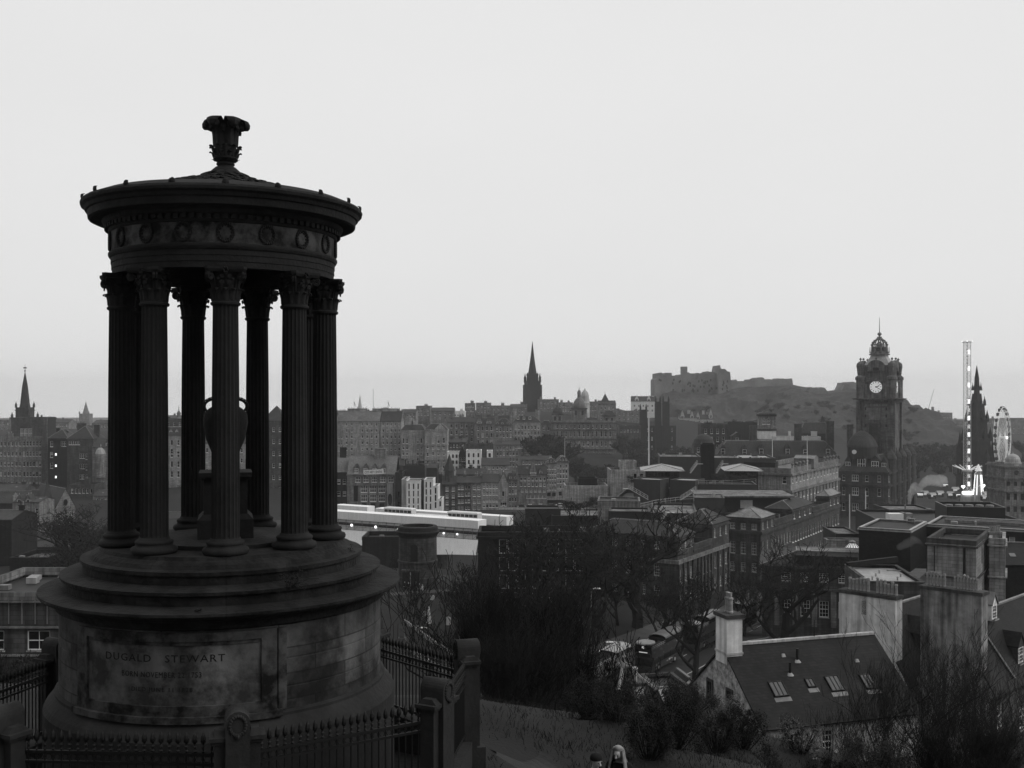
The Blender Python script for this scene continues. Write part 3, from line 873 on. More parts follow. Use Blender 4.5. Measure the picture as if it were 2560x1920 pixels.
# --- roof covered in carved laurel scales
b = MB(); b.lathe([(2.12, 102.95), (1.72, 103.035), (1.4, 103.135), (1.0, 103.255), (.7, 103.34), (.5, 103.405), (.36, 103.46), (.27, 103.52), (.2, 103.58), (.16, 103.62)], 96, 'ledge_stone', cap=False)
rnd = random.Random(4)
def dome_z(r):
    pf = [(.2, 103.58), (.27, 103.52), (.36, 103.46), (.5, 103.405), (.7, 103.34), (1.0, 103.255), (1.4, 103.135), (1.72, 103.035), (2.12, 102.95)]
    for (r0, z0), (r1, z1) in zip(pf[:-1], pf[1:]):
        if r <= r1: return z0 + (z1 - z0) * (r - r0) / (r1 - r0)
    return pf[-1][1]
for j in range(13):
    rr = 1.78 - j * .12
    n_ = max(12, int(2 * math.pi * rr / .15))
    for i in range(n_):
        a = 2 * math.pi * (i + .5 * (j % 2)) / n_; lift = .012 + rnd.random() * .022
        leaf(b, 0, 0, a, [(rr - .08, dome_z(rr - .08) + .005, .05), (rr, dome_z(rr) + lift, .065), (rr + .05, dome_z(rr + .05) + lift, .035), (rr + .075, dome_z(rr + .075) + .004, .01)], .016, 'ledge_stone')
mpart(b, 'roof')
# --- finial
b = MB()
b.lathe([(.25, 103.53), (.21, 103.575), (.18, 103.60), (.135, 103.615), (.122, 103.65), (.14, 103.66), (.142, 103.685), (.125, 103.695), (.13, 103.705), (.165, 103.725), (.19, 103.75), (.185, 103.79), (.185, 103.90), (.165, 103.95), (.163, 104.1), (.17, 104.2), (.19, 104.3), (.16, 104.32)], 40, 'soot_stone',
        rf=lambda a, z: 1 - (.05 * abs(math.sin(8 * a)) if z > 103.92 else 0))
for k in range(6):
    a = PHI + R(60 * k + 22)
    kk = (1.0, .95, .82, 1.05, .9, 1.0)[k]
    leaf(b, 0, 0, a, [(.15, 103.95, .07), (.16, 104.12, .085), (.175, 104.24, .10), (.215, 104.335 * 1, .115), (.27 * kk, 104.375, .12), (.325 * kk, 104.355, .12), (.355 * kk, 104.30, .10), (.35 * kk, 104.245, .06), (.32 * kk, 104.21, .015)], .045, 'soot_stone')
    b.ball((.26 * kk * math.sin(a), -.26 * kk * math.cos(a), 104.27), .075, 'soot_stone', 8, 6)
for k in range(6):
    a = PHI + R(60 * k - 8)
    leaf(b, 0, 0, a, [(.165, 104.15, .04), (.18, 104.24, .05), (.22, 104.27, .05), (.25, 104.21, .035), (.24, 104.16, .012)], .02, 'soot_stone')
for k in range(10):
    a = PHI + R(36 * k)
    leaf(b, 0, 0, a, [(.185, 103.78, .03), (.195, 103.86, .05), (.215, 103.93, .05), (.245, 103.955, .035), (.25, 103.93, .012)], .016, 'soot_stone')
    leaf(b, 0, 0, a + R(18), [(.185, 103.78, .03), (.2, 103.83, .045), (.235, 103.86, .035), (.24, 103.84, .012)], .014, 'soot_stone')
    leaf(b, 0, 0, a + R(9), [(.165, 103.72, .03), (.19, 103.745, .035), (.215, 103.745, .012)], .012, 'soot_stone')
mpart(b, 'finial')

# --- inscription panel with raised frame, and its lettering
AP = PHI + R(-18.5)
def arc_slab(mb, a0, a1, r0, r1, z0, z1, m, n=28):
    vs = []; fs = []
    for i in range(n + 1):
        a = a0 + (a1 - a0) * i / n
        for (r, z) in ((r0, z0), (r1, z0), (r1, z1), (r0, z1)): vs.append((r * math.sin(a), -r * math.cos(a), z))
    for i in range(n):
        for j in range(4): fs.append((i * 4 + j, (i + 1) * 4 + j, (i + 1) * 4 + (j + 1) % 4, i * 4 + (j + 1) % 4))
    fs += [(0, 1, 2, 3), (n * 4 + 3, n * 4 + 2, n * 4 + 1, n * 4)]
    mb.add(vs, fs, m)
hi, ho = R(29.5), R(34.5)
b = MB(); arc_slab(b, AP - hi, AP + hi, 2.40, 2.475, 95.80, 96.67, 'panel_stone')
pan = mpart(b, 'inscription_panel')
b = MB()
arc_slab(b, AP - ho, AP - hi, 2.40, 2.51, 95.66, 96.79, 'frieze_stone', 5)
arc_slab(b, AP + hi, AP + ho, 2.40, 2.51, 95.66, 96.79, 'frieze_stone', 5)
arc_slab(b, AP - hi, AP + hi, 2.40, 2.508, 96.67, 96.788, 'frieze_stone')
arc_slab(b, AP - hi, AP + hi, 2.40, 2.508, 95.662, 95.80, 'frieze_stone')
arc_slab(b, AP - ho - R(1.5), AP + ho + R(1.5), 2.40, 2.56, 95.57, 95.66, 'frieze_stone')
arc_slab(b, AP - hi + R(.5), AP + hi - R(.5), 2.40, 2.49, 96.62, 96.665, 'frieze_stone')
arc_slab(b, AP + ho + R(.6), AP + ho + R(3.4), 2.40, 2.485, 95.64, 96.78, 'frieze_stone', 4)
mpart(b, 'panel_frame')
def lettering(txt, ac, width, zc, hgt, parent):
    cu = bpy.data.curves.new("lettering", 'FONT')
    cu.body = txt; cu.align_x = 'CENTER'; cu.size = 1.0; cu.extrude = 0.01; cu.resolution_u = 2
    cu.space_character = 1.15
    tmp = bpy.data.objects.new("tmp", cu)
    col.objects.link(tmp)
    dg = bpy.context.evaluated_depsgraph_get()
    me = bpy.data.meshes.new_from_object(tmp.evaluated_get(dg))
    bpy.data.objects.remove(tmp)
    xs = [v.co.x for v in me.vertices]; ys = [v.co.y for v in me.vertices]
    mx = (min(xs) + max(xs)) / 2; sxx = width / (max(xs) - min(xs)); y0 = min(ys); syy = hgt / (max(ys) - min(ys))
    for v in me.vertices:
        a = ac + (v.co.x - mx) * sxx / 2.476
        r = 2.4785 if v.co.z > 0 else 2.46
        z = zc - hgt / 2 + (v.co.y - y0) * syy
        v.co = (r * math.sin(a), -r * math.cos(a), z)
    me.materials.clear(); me.materials.append(gm('lettering'))
    o = bpy.data.objects.new('lettering', me)
    col.objects.link(o); o.parent = parent
    return o
lettering("DUGALD   STEWART", PHI + R(-20), 1.72, 96.44, .10, pan)
lettering("BORN NOVEMBER 22 1753", PHI + R(-20.4), 1.13, 96.22, .075, pan)
lettering("DIED JUNE 11 1828", PHI + R(-20), .86, 96.01, .075, pan)

# --- urn on its pedestal, inside the ring of columns
urn = thing('urn', 'stone urn with two looped handles standing on a block inside the round monument', 'urn', (MA.x, MA.y, 0))
b = MB(); b.M = Matrix.Rotation(PHI, 4, 'Z')
b.box(-.42, .42, -.42, .42, 97.78, 98.08, 'soot_stone'); b.frust(0, 0, 98.08, 98.16, .42, .42, .34, .34, 'soot_stone')
b.box(-.33, .33, -.33, .33, 98.16, 98.70, 'soot_stone'); b.box(-.36, .36, -.36, .36, 98.70, 98.74, 'soot_stone'); b.box(-.4, .4, -.4, .4, 98.74, 98.81, 'soot_stone')
b.build('pedestal', urn)
b = MB(); b.lathe([(.17, 98.81), (.19, 98.85), (.11, 98.92), (.12, 98.98), (.22, 99.12), (.30, 99.32), (.345, 99.58), (.335, 99.72), (.26, 99.80), (.16, 99.86), (.14, 99.94), (.16, 100.04), (.21, 100.08), (.21, 100.1), (.02, 100.12)], 36, 'soot_stone')
b.build('urn_body', urn, smooth=True)
for sgn in (-1, 1):
    h = MB(); pts = []
    for q in range(11):
        t = math.pi * (-.5 + q / 10 * 1.0)
        pts.append(Vector((sgn * (.17 + .155 * math.cos(t) * 1.05), 0, 99.835 + .125 * math.sin(t))))
    pts = [Vector((sgn * .22, 0, 99.74))] + pts + [Vector((sgn * .1, 0, 99.96))]
    h.M = Matrix.Rotation(PHI, 4, 'Z')
    for p, q in zip(pts[:-1], pts[1:]): h.tube(p, q, .032, .032, 'soot_stone', 7)
    h.build('handle', urn, smooth=True)

# --- fence around it: eight carved posts joined by iron railings
RF = 3.95
fence = thing('monument_fence', 'low iron spiked railing with eight round-topped carved stone posts around the monument', 'fence', (MA.x, MA.y, 0))
ptop = {0: 96.16, 1: 96.02, 2: 95.88, 3: 95.78, 4: 95.74, 5: 95.74, 6: 95.95, 7: 96.12}
def make_post():
    b = MB()
    pl = [(-.145, -2.3), (.145, -2.3), (.145, -.145)] + [(.145 * math.cos(t * math.pi / 12), -.145 + .145 * math.sin(t * math.pi / 12)) for t in range(1, 12)] + [(-.145, -.145)]
    b.prism(pl, -.19, .19, 'post_stone')
    for sx in (-1, 1):
        x0, x1 = (.145, .275) if sx > 0 else (-.275, -.145)
        b.box(x0, x1, -.11, .11, -2.3, -.40, 'post_stone')
        b.box(x0 - (.03 if sx < 0 else 0), x1 + (.03 if sx > 0 else 0), -.14, .14, -.40, -.36, 'post_stone')
        b.box(x0 - (.06 if sx < 0 else 0), x1 + (.06 if sx > 0 else 0), -.165, .165, -.36, -.31, 'post_stone')
        b.frust((x0 + x1) / 2, 0, -.31, -.24, .065, .15, .05, .08, 'post_stone')
    b.box(-.24, .24, -.27, .27, -2.4, -1.78, 'post_stone')
    o = b.build('post', fence)
    for sy in (-1, 1):
        wv = MB()
        for q in range(20):
            t = 2 * math.pi * q / 20
            wv.ball((.095 * math.cos(t), sy * .195, -.17 + .115 * math.sin(t)), .024, 'post_stone', 6, 5)
        wv.ball((0, sy * .2, -.30), .035, 'post_stone', 6, 5)
        wv.build('wreath', o)
    return o
post0 = make_post()
PC = []
for k in range(8):
    a = PHI + R(2 + 45 * k)
    o = post0 if k == 0 else copy_tree(post0, fence)
    o.location = (RF * math.sin(a), -RF * math.cos(a), ptop[k]); o.rotation_euler = (0, 0, a)
    PC.append(Vector((RF * math.sin(a), -RF * math.cos(a), ptop[k])))
for k in range(8):
    A, B2 = PC[k], PC[(k + 1) % 8]
    dv = (B2 - A); L_ = dv.length; t = dv / L_
    A = A + t * .27; B2 = B2 - t * .27; dv = B2 - A
    b = MB(); n_ = int(dv.length / .105)
    nrm = Vector((t.y, -t.x, 0)).normalized()
    for (dz, hh, th_) in ((-.585, .028, .03), (-.71, .024, .026), (-1.55, .028, .03)):
        p, q = A + Vector((0, 0, dz)), B2 + Vector((0, 0, dz))
        vs = []
        for e in (p, q):
            for (sn, sz) in ((-th_, -hh), (th_, -hh), (th_, hh), (-th_, hh)): vs.append(e + nrm * sn * .7 + Vector((0, 0, sz * .7)))
        b.add(vs, [(0, 1, 5, 4), (1, 2, 6, 5), (2, 3, 7, 6), (3, 0, 4, 7), (0, 3, 2, 1), (4, 5, 6, 7)], 'iron')
    for i in range(n_):
        c = A + dv * ((i + .5) / n_)
        b.tube(c + Vector((0, 0, -1.6)), c + Vector((0, 0, -.56)), .012, .012, 'iron', 5)
        b.lathe([(.012, -.56), (.026, -.545), (.014, -.53), (.014, -.50), (.026, -.49), (.014, -.475), (.012, -.455), (.03, -.43), (.034, -.395), (.024, -.35), (.004, -.31)], 7, 'iron', c.x, c.y, c.z)
        for sg in (-1, 1):
            b.tube(c + Vector((0, 0, -.46)), c + t * (.034 * sg) + Vector((0, 0, -.425)), .008, .006, 'iron', 4)
        if i < n_ - 1:                                   # little rings between the two top rails
            c2 = A + dv * ((i + 1.0) / n_)
            for q in range(6):
                a0, a1 = q / 6 * 2 * math.pi, (q + 1) / 6 * 2 * math.pi
                b.tube(c2 + t * (.04 * math.cos(a0)) + Vector((0, 0, -.648 + .04 * math.sin(a0))), c2 + t * (.04 * math.cos(a1)) + Vector((0, 0, -.648 + .04 * math.sin(a1))), .006, .006, 'iron', 4)
    b.build('railing', fence)
    kb = MB()
    vs = []
    for e in (A, B2):
        for (sn, sz) in ((-.13, -2.4), (.13, -2.4), (.13, -1.66), (-.13, -1.66)): vs.append(e + nrm * sn + Vector((0, 0, sz)))
    kb.add(vs, [(0, 1, 5, 4), (1, 2, 6, 5), (2, 3, 7, 6), (3, 0, 4, 7), (0, 3, 2, 1), (4, 5, 6, 7)], 'post_stone')
    kb.build('kerb', fence)

# --- weeds rooted on the ledges
def weed(px_ang, rr, z, n, size, label, seed):
    rn = random.Random(seed); b = MB()
    for i in range(n):
        a = rn.uniform(0, 2 * math.pi); l = size * rn.uniform(.5, 1)
        p = Vector((0, 0, 0)); dirv = Vector((math.cos(a) * .6, math.sin(a) * .6, rn.uniform(.3, 1))).normalized()
        for s_ in range(4):
            q = p + dirv * l / 4
            b.tube(p, q, .0035, .003, 'twig', 3)
            for w_ in range(3):
                lv = q + Vector((rn.uniform(-.03, .03), rn.uniform(-.03, .03), rn.uniform(-.02, .02)))
                e1 = Vector((rn.uniform(-1, 1), rn.uniform(-1, 1), rn.uniform(-.5, .5))).normalized() * .016
                e2 = Vector((rn.uniform(-1, 1), rn.uniform(-1, 1), rn.uniform(-.5, .5))).normalized() * .010
                b.quad(lv - e1, lv + e2, lv + e1, lv - e2, 'leaf')
            p = q; dirv = (dirv + Vector((rn.uniform(-.5, .5), rn.uniform(-.5, .5), rn.uniform(-.6, .2)))).normalized()
    o = b.build('weed', loc=(MA.x + rr * math.sin(px_ang), MA.y - rr * math.cos(px_ang), z))
    tag(o, label, 'weed', 'weeds on the monument ledges')
weed(PHI + R(22), 2.45, 97.31, 26, .42, 'leafy weed sprouting from the monument steps right of the front column', 1)
weed(PHI + R(70), 2.0, 97.55, 10, .14, 'small dark weed on the top step at the right edge of the monument', 2)
weed(PHI + R(-8), 2.6, 97.08, 8, .08, 'tiny moss tuft on the ledge above the carved name panel', 3)
# ================================================================== the city: plain buildings from a table
random.seed(5)
def Q(name, label, xl, xr, d, yt, yb, wall='stone_mid', T=12, th=0, anchor='L', xs=None, g=(), roof=None, ch=(), dm=(), bands=(), cat='building', group=None, rm='slate_far', par=.7):
    B = Bld(name, label, cat, xl, xr, d, yt, yb, T, th, anchor, xs, wall, group)
    for q in g:
        kw = q[-1] if isinstance(q[-1], dict) else {}
        a = q[:-1] if kw else q
        B.grid(*a, **kw)
    B.walls(roof)
    if roof:
        if roof[0] == 'flat': B.roof('flat', m=roof[1] if len(roof) > 1 else 'flat_roof_dark', par=par)
        else: B.roof(roof[0], roof[1], m=roof[2] if len(roof) > 2 else rm, flat=roof[3] if len(roof) > 3 else 0)
    for c in ch:
        kw = c[-1] if isinstance(c[-1], dict) else {}
        a = c[:-1] if kw else c
        B.chimney(*a, **kw)
    for c in dm: B.dormer(*c)
    if bands: B.band(bands)
    return B
OT = 'buildings climbing the ridge'
def gbox(px, d): return gz(X(px, d), d)

# ---- far left
Q('office_block', 'flat topped modern block in front of the left steeple with three tall pale windows', 28, 108, 575, 1047, 1240, 'stone_dark', 16, g=[(3, 1, 9, 25, 1071, 30, 50, 81, dict(kind='triple'))], roof=('flat',))
Q('tenement', 'wide dark tenement at the left edge with five rows of close grid windows', -70, 104, 530, 1097, 1250, 'stone_mid', 14,
  g=[(6, 5, 5, 12, 1103, 25.5, 56, 104), (6, 5, 5, 10, 1105, 25, -2, 54), (5, 5, 5, 10, 1105, 25, -66, -6)], roof=('flat', 'flat_roof_dark'), ch=[(8, 16, 1083), (-30, 18, 1080)])
b_ = Q('stair_tower', 'slim dark tower with vertical ribs beside the wide grid windowed tenement', 106, 121, 526, 1048, 1230, 'cladding_dark', 8, roof=('flat',))
mb = MB()
for i in range(5): mb.box(b_.W * (.12 + .19 * i) - .12, b_.W * (.12 + .19 * i) + .12, -.25, .05, 2, b_.H + .5, 'stone_mid')
b_.part(mb, 'rib')
Q('tenement', 'dark plain block right of the ribbed tower with round lit stair windows', 121, 170, 516, 1096, 1262, 'stone_black', 13,
  g=[(1, 4, 5, 6, 1133, 28.3, 135, 144, dict(kind='lit')), (1, 3, 7, 14, 1103, 27, 125, 133), (4, 1, 4, 13, 1103, 20, 152, 170)], roof=('hip', 22), ch=[(131, 8, 1070), (150, 14, 1078)])
Q('tenement', 'tenement with a tall hipped roof and narrow window strips left of the domed corner turret', 168, 233, 505, 1097, 1265, 'stone_dark', 14,
  g=[(3, 4, 3.5, 12, 1134, 26, 199, 212), (1, 4, 4, 15, 1134, 26, 213, 220), (5, 1, 5, 9, 1103, 20, 172, 200)], roof=('hip', 31), ch=[(190, 22, 1058), (228, 14, 1062)])
b_ = Q('tenement', 'stone tenement just left of the columns with a small pale domed corner turret', 231, 332, 492, 1118, 1262, 'stone_mid', 14,
  g=[(2, 4, 6, 13, 1140, 33, 240, 262), (5, 4, 5, 12, 1138, 33, 268, 330)], roof=('gable', 20), ch=[(300, 20, 1085)], dm=[(267, 9, 1118, 11, 8, .05, 'white')])
mb = MB(); k_ = b_.k
mb.lathe([(2.4, b_.H - 14), (2.4, b_.H - 3.2)], 14, 'stone_mid', b_.up(251), .5, 0, cap=False)
mb.lathe([(2.55, b_.H - 3.2), (2.4, b_.H - 2.6), (1.9, b_.H - 1.2), (1.1, b_.H - .3), (.25, b_.H + .1), (.12, b_.H + 1.2), (.02, b_.H + 1.6)], 14, 'zinc', b_.up(251), .5, 0)
b_.part(mb, 'turret')
Q('tenement', 'pale stone tenement seen between the two left columns, with a mansard roof', 330, 470, 505, 1090, 1310, 'stone_light', 14,
  g=[(8, 2, 6, 13, 1100, 22, 340, 470), (8, 3, 6, 15, 1128, 25, 340, 470), (8, 1, 8, 20, 1212, 25, 340, 470, dict(kind='arch'))], roof=('mansard', 22, 'slate_far', 3), dm=[(425, 8, 1088, 10, 6, .08, 'white'), (440, 7, 1088, 10, 6, .08, 'white')])
Q('tenement', 'higher tenement behind the gap between the left columns with a small rooftop turret', 380, 520, 570, 1050, 1210, 'stone_dark', 12, g=[(9, 2, 5, 10, 1056, 20, 384, 516)], roof=('flat',), ch=[(404, 24, 1042), (470, 30, 1040)])
mb = MB(); p = P(447, 1050, 575)
mb.lathe([(2.2, 0), (2.0, 1.5), (1.1, 2), (1.0, 3.6), (1.3, 3.8), (.8, 4.6), (.25, 5.4), (.06, 8)], 8, 'stone_mid', p.x, p.y, p.z - .3)
tag(mb.build('roof_turret'), 'tiny stone turret on the skyline between the left columns', 'turret')
Q('tenement', 'stone wall building seen low between the two rear columns behind the urn', 505, 640, 515, 1108, 1300, 'stone_light', 13, g=[(9, 5, 5, 11, 1120, 26, 510, 640)], roof=('gable', 28), ch=[(560, 30, 1078)])
b_ = Q('tower_house', 'dark pointed roof tower showing between the right hand columns', 655, 712, 480, 1052, 1330, 'stone_dark', 14, g=[(3, 7, 5, 11, 1068, 30, 660, 708)])
mb = MB(); mb.frust(b_.W / 2, 7, b_.H, b_.H + 44 * b_.k * .85, b_.W / 2 + .3, 7.3, .1, .1, 'slate_far'); b_.part(mb, 'roof')
Q('tenement', 'tall tenement hidden partly behind the right columns with several chimney blocks', 712, 840, 555, 1056, 1200, 'stone_mid', 13, g=[(10, 6, 4, 6, 1062, 15.5, 716, 838)], roof=('gable', 24), ch=[(760, 40, 1024), (815, 30, 1026)])

# ---- ridge, centre left
tw = dict(kind='sash')
Q('tenement', 'leftmost bay of the long seven storey tenement right of the monument', 838, 893, 560, 1053, 1170, 'stone_light', 14, g=[(3, 3, 4, 6, 1091, 15.5, 836, 858), (2, 7, 4, 6.5, 1058, 15.4, 860, 886)], roof=('gable', 25, 'slate_pale'), ch=[(848, 22, 1026)], group=OT)
Q('tenement', 'middle bay of the long seven storey tenement under a wide chimney block', 893, 949, 560, 1053, 1170, 'stone_light', 14, g=[(4, 7, 4, 6.5, 1058, 15.4, 900, 947)], roof=('gable', 25, 'slate_pale'), ch=[(889, 50, 1021), (935, 20, 1026)], group=OT)
Q('tenement', 'right bay of the long seven storey tenement with two pale roof lights', 951, 1003, 560, 1053, 1170, 'stone_light', 14, g=[(5, 7, 4, 6.5, 1058, 15.4, 953, 1003)], roof=('gable', 25), ch=[(958, 62, 1021), (1000, 10, 1027)], group=OT)
b_ = Q('corner_hall', 'pale stone hall with a curved corner and dark attic right of the long tenement', 1003, 1062, 548, 1076, 1185, 'stone_light', 13,
       g=[(2, 1, 4, 13, 1096, 20, 1004, 1022), (2, 3, 5, 6, 1118, 14, 1004, 1022), (2, 1, 4, 12, 1096, 20, 1040, 1058), (2, 3, 5, 6, 1118, 14, 1040, 1058)], roof=('mansard', 14, 'slate_far', 2), bands=[1076, 1110], ch=[(1020, 20, 1044), (1032, 12, 1050)], group=OT)
b_ = Q('corner_hall', 'ornate pale stone block with a small central pediment beside the curved corner hall', 1062, 1118, 545, 1074, 1190, 'stone_light', 13,
       g=[(3, 1, 5, 14, 1094, 20, 1076, 1116), (3, 1, 6, 9, 1114, 20, 1076, 1116, dict(kind='arch')), (3, 3, 4.5, 8, 1130, 17, 1076, 1116), (1, 3, 5, 9, 1112, 20, 1064, 1074)], roof=('mansard', 14, 'slate_far', 3), bands=[1074, 1111, 1148], group=OT)
mb = MB(); u_ = b_.up(1100); mb.prism([(u_ - 3, b_.H + .1), (u_ + 3, b_.H + .1), (u_, b_.H + 3)], -.3, .8, 'stone_light'); b_.part(mb, 'pediment')
Q('tenement', 'dark five storey tenement with a row of four bright roof lights on its slate roof', 1120, 1188, 600, 1056, 1150, 'stone_mid', 14, g=[(5, 4, 5, 9, 1061, 16.5, 1122, 1186)], roof=('gable', 12), ch=[(1130, 10, 1036), (1152, 12, 1038), (1182, 10, 1038)], group=OT)
Q('gabled_tenement', 'narrow twin gabled tenement left of the dormered block on the ridge', 1186, 1236, 590, 1060, 1150, 'stone_mid', 12, g=[(4, 4, 4.5, 10, 1066, 17, 1190, 1234)], roof=('gable', 14), dm=[(1198, 14, 1062, 8, 12, .02), (1222, 14, 1062, 8, 12, .02)], ch=[(1210, 10, 1034)], group=OT)
Q('gabled_tenement', 'tall tenement with a line of small dormers beneath the dark spired tower', 1236, 1282, 590, 1064, 1195, 'stone_mid', 12, g=[(5, 6, 4, 9, 1070, 15, 1238, 1281)], roof=('mansard', 18, 'slate_far', 4), dm=[(1244, 7, 1063, 7, 5, .05), (1256, 7, 1063, 7, 5, .05), (1270, 7, 1063, 7, 5, .05)], ch=[(1240, 10, 1032), (1278, 9, 1034)], group=OT)
Q('tenement', 'broad hazy tenement between the dormered block and the domed bank', 1282, 1352, 620, 1056, 1195, 'stone_light', 14, g=[(8, 6, 4, 9, 1064, 14.5, 1285, 1350)], roof=('mansard', 16, 'slate_far', 4), dm=[(1295, 7, 1049, 7, 5, .05), (1310, 7, 1049, 7, 5, .05), (1325, 7, 1049, 7, 5, .05)], ch=[(1288, 10, 1022), (1345, 12, 1026)], group=OT)
# the skyline behind
SK = [(1003, 1040, 1030, 720, 'low hazy roof just right of the flat roofed skyline block'), (1040, 1076, 1017, 780, 'flat topped block on the skyline with a small bright light'), (1078, 1135, 1026, 760, 'long low roofs on the skyline between two flat blocks'),
      (1134, 1162, 1030, 820, 'pale small block on the skyline left of the twin dark blocks'), (1162, 1187, 1008, 900, 'left one of the twin dark blocks on the skyline'), (1190, 1227, 1009, 900, 'right one of the twin dark blocks on the skyline'),
      (1227, 1276, 1014, 880, 'long grey block on the skyline running toward the dark spire'), (1276, 1312, 1019, 860, 'low roofs at the foot of the dark spire')]
for i, (a_, b2, y_, d_, lab) in enumerate(SK):
    Q('skyline_block', lab, a_, b2, d_, y_ + (0 if i % 2 else 2), 1120, 'white_render' if i == 3 else 'stone_mid', 16, g=[(4, 2, 3.5, 4.5, y_ + 6, 11)], roof=('flat',) if i not in (0, 2, 7) else ('gable', 8), ch=[((a_ + b2) / 2 + 5, 8, y_ - 6)])
Q('skyline_block', 'hazy rooftops behind the long seven storey tenement', 850, 1003, 700, 1034, 1120, 'stone_mid', 14, roof=('gable', 6), ch=[(905, 30, 1024), (960, 16, 1020), (992, 10, 1022)])

# ---- middle row
Q('modern_flats', 'small white modern flats with two window columns beneath the pedimented block', 1118, 1147, 505, 1131, 1190, 'white_render', 10, g=[(2, 3, 5, 9, 1136, 15, 1128, 1146, dict(kind='dark'))], roof=('flat', 'flat_roof'), par=.3)
Q('modern_flats', 'white modern block with six dark windows behind the market street roofs', 1165, 1203, 500, 1127, 1190, 'white_render', 10, g=[(3, 3, 4.5, 10, 1133, 17, 1166, 1202, dict(kind='dark'))], roof=('flat', 'flat_roof'), par=.3)
Q('gabled_house', 'narrow dark timbered gable house between two white modern blocks', 1147, 1165, 505, 1138, 1190, 'stone_black', 10, g=[(3, 2, 4, 10, 1144, 18)], roof=('gablev', 22))
Q('modern_flats', 'tiny white cube house at the right end of the modern row', 1217, 1231, 500, 1128, 1160, 'white_render', 8, g=[(1, 1, 6, 10, 1133, 12, None, None, dict(kind='dark'))], roof=('flat', 'flat_roof'), par=.3)
Q('modern_flats', 'grey modern link block with a dark top behind the white blocks', 1165, 1233, 516, 1113, 1180, 'stone_dark', 10, roof=('flat',))
Q('market_hall', 'low hall with a grey pitched roof behind the crow stepped gable', 1203, 1274, 480, 1163, 1200, 'stone_light', 16, roof=('gable', 15), g=[(6, 1, 5, 6, 1167, 10)])
Q('tenement', 'dark tenement roofs between the art centre and the ridge tenement', 960, 1010, 500, 1164, 1230, 'stone_dark', 12, roof=('gable', 12), ch=[(985, 12, 1140), (1004, 8, 1146)])
Q('tenement', 'low dark roofs with chimneys below the curved corner hall', 1020, 1092, 490, 1170, 1240, 'stone_black', 12, roof=('gable', 10), ch=[(1050, 16, 1152), (1082, 10, 1156)])
Q('tenement', 'dark slate roofs behind the row right of the conical turret', 1140, 1215, 470, 1186, 1240, 'stone_dark', 12, roof=('gable', 12), ch=[(1150, 9, 1164), (1176, 8, 1162), (1196, 8, 1164)])
# ---- the art centre
b_ = Q('art_centre', 'stone warehouse gallery with arched windows, mansard roof and a white name sign', 868, 989, 424, 1186, 1290, 'stone_mid', 16,
       g=[(5, 1, 13, 14, 1192, 20, 884, 988, dict(kind='triple')), (3, 1, 16, 19, 1213, 20, 899, 966, dict(kind='arch')), (3, 1, 16, 18, 1236, 20, 899, 966, dict(kind='triple')), (1, 1, 11, 40, 1214, 20, 882, 897, dict(kind='dark')), (3, 1, 12, 20, 1258, 20, 899, 966, dict(kind='dark'))],
       bands=[1186, 1211], dm=[(890, 13, 1184, 14, 9, .03, 'triple'), (913, 13, 1184, 14, 9, .03, 'triple'), (936, 13, 1184, 14, 9, .03, 'triple'), (958, 13, 1184, 14, 9, .03, 'triple')])
b_.roof('gable', 44, m='slate_pale'); b_.chimney(945, 28, 1121, None, .5, 3)
Q('tenement', 'dark side block under the gable end left of the art centre', 838, 870, 428, 1180, 1300, 'stone_black', 16, g=[(2, 3, 8, 12, 1198, 30)], roof=('gable', 34, 'slate_pale'), ch=[(850, 16, 1118)])
sg = thing('name_sign', 'white rectangular sign with dark capital letters on the art centre roof edge', 'sign', tuple(P(934, 1180, 421)))
mb = MB(); mb.box(-3.9, 3.9, -.1, .1, -.9, .9, 'white_render'); mb.box(-3.7, -3.5, .1, 2, -2, .6, 'iron'); mb.box(3.5, 3.7, .1, 2, -2, .6, 'iron'); so = mb.build('sign_board', sg)
def flat_text(txt, width, hgt, parent, loc, m, rz=0):
    cu = bpy.data.curves.new("lettering", 'FONT'); cu.body = txt; cu.align_x = 'CENTER'; cu.align_y = 'CENTER'; cu.extrude = .03
    tmp = bpy.data.objects.new("tmp", cu); col.objects.link(tmp)
    me = bpy.data.meshes.new_from_object(tmp.evaluated_get(bpy.context.evaluated_depsgraph_get()))
    bpy.data.objects.remove(tmp)
    xs = [v.co.x for v in me.vertices]; ys = [v.co.y for v in me.vertices]
    for v in me.vertices:
        v.co = ((v.co.x - (min(xs) + max(xs)) / 2) / (max(xs) - min(xs)) * width, -v.co.z, (v.co.y - (min(ys) + max(ys)) / 2) / (max(ys) - min(ys)) * hgt)
    me.materials.clear(); me.materials.append(gm(m))
    o = bpy.data.objects.new('lettering', me); col.objects.link(o); o.parent = parent; o.location = loc; o.rotation_euler = (0, 0, rz)
    return o
flat_text("CITY ART CENTRE", 7.0, .95, so, (0, -.12, 0), 'black')
sg.rotation_euler = (0, R(-2.5), 0)
bn = MB(); bn.box(-1.15, 1.15, -.05, .05, -16.5, 0, 'stone_pale')
bo = bn.build('banner', loc=tuple(P(975, 1208, 423.6))); tag(bo, 'long pale hanging banner with a dark oval on the art centre front', 'banner')
mb = MB(); mb.lathe([(.9, -.03), (.9, .03)], 20, 'coat_grey'); mo = mb.build('emblem', bo, (0, -.08, -6.5)); mo.rotation_euler = (R(90), 0, 0); mo.scale = (1, 2.6, 1)
b_ = Q('modern_block', 'black clad modern block right of the art centre', 988, 1006, 418, 1185, 1300, 'cladding_dark', 12, g=[(1, 2, 5, 14, 1230, 24, None, None, dict(kind='dark'))], roof=('flat',))
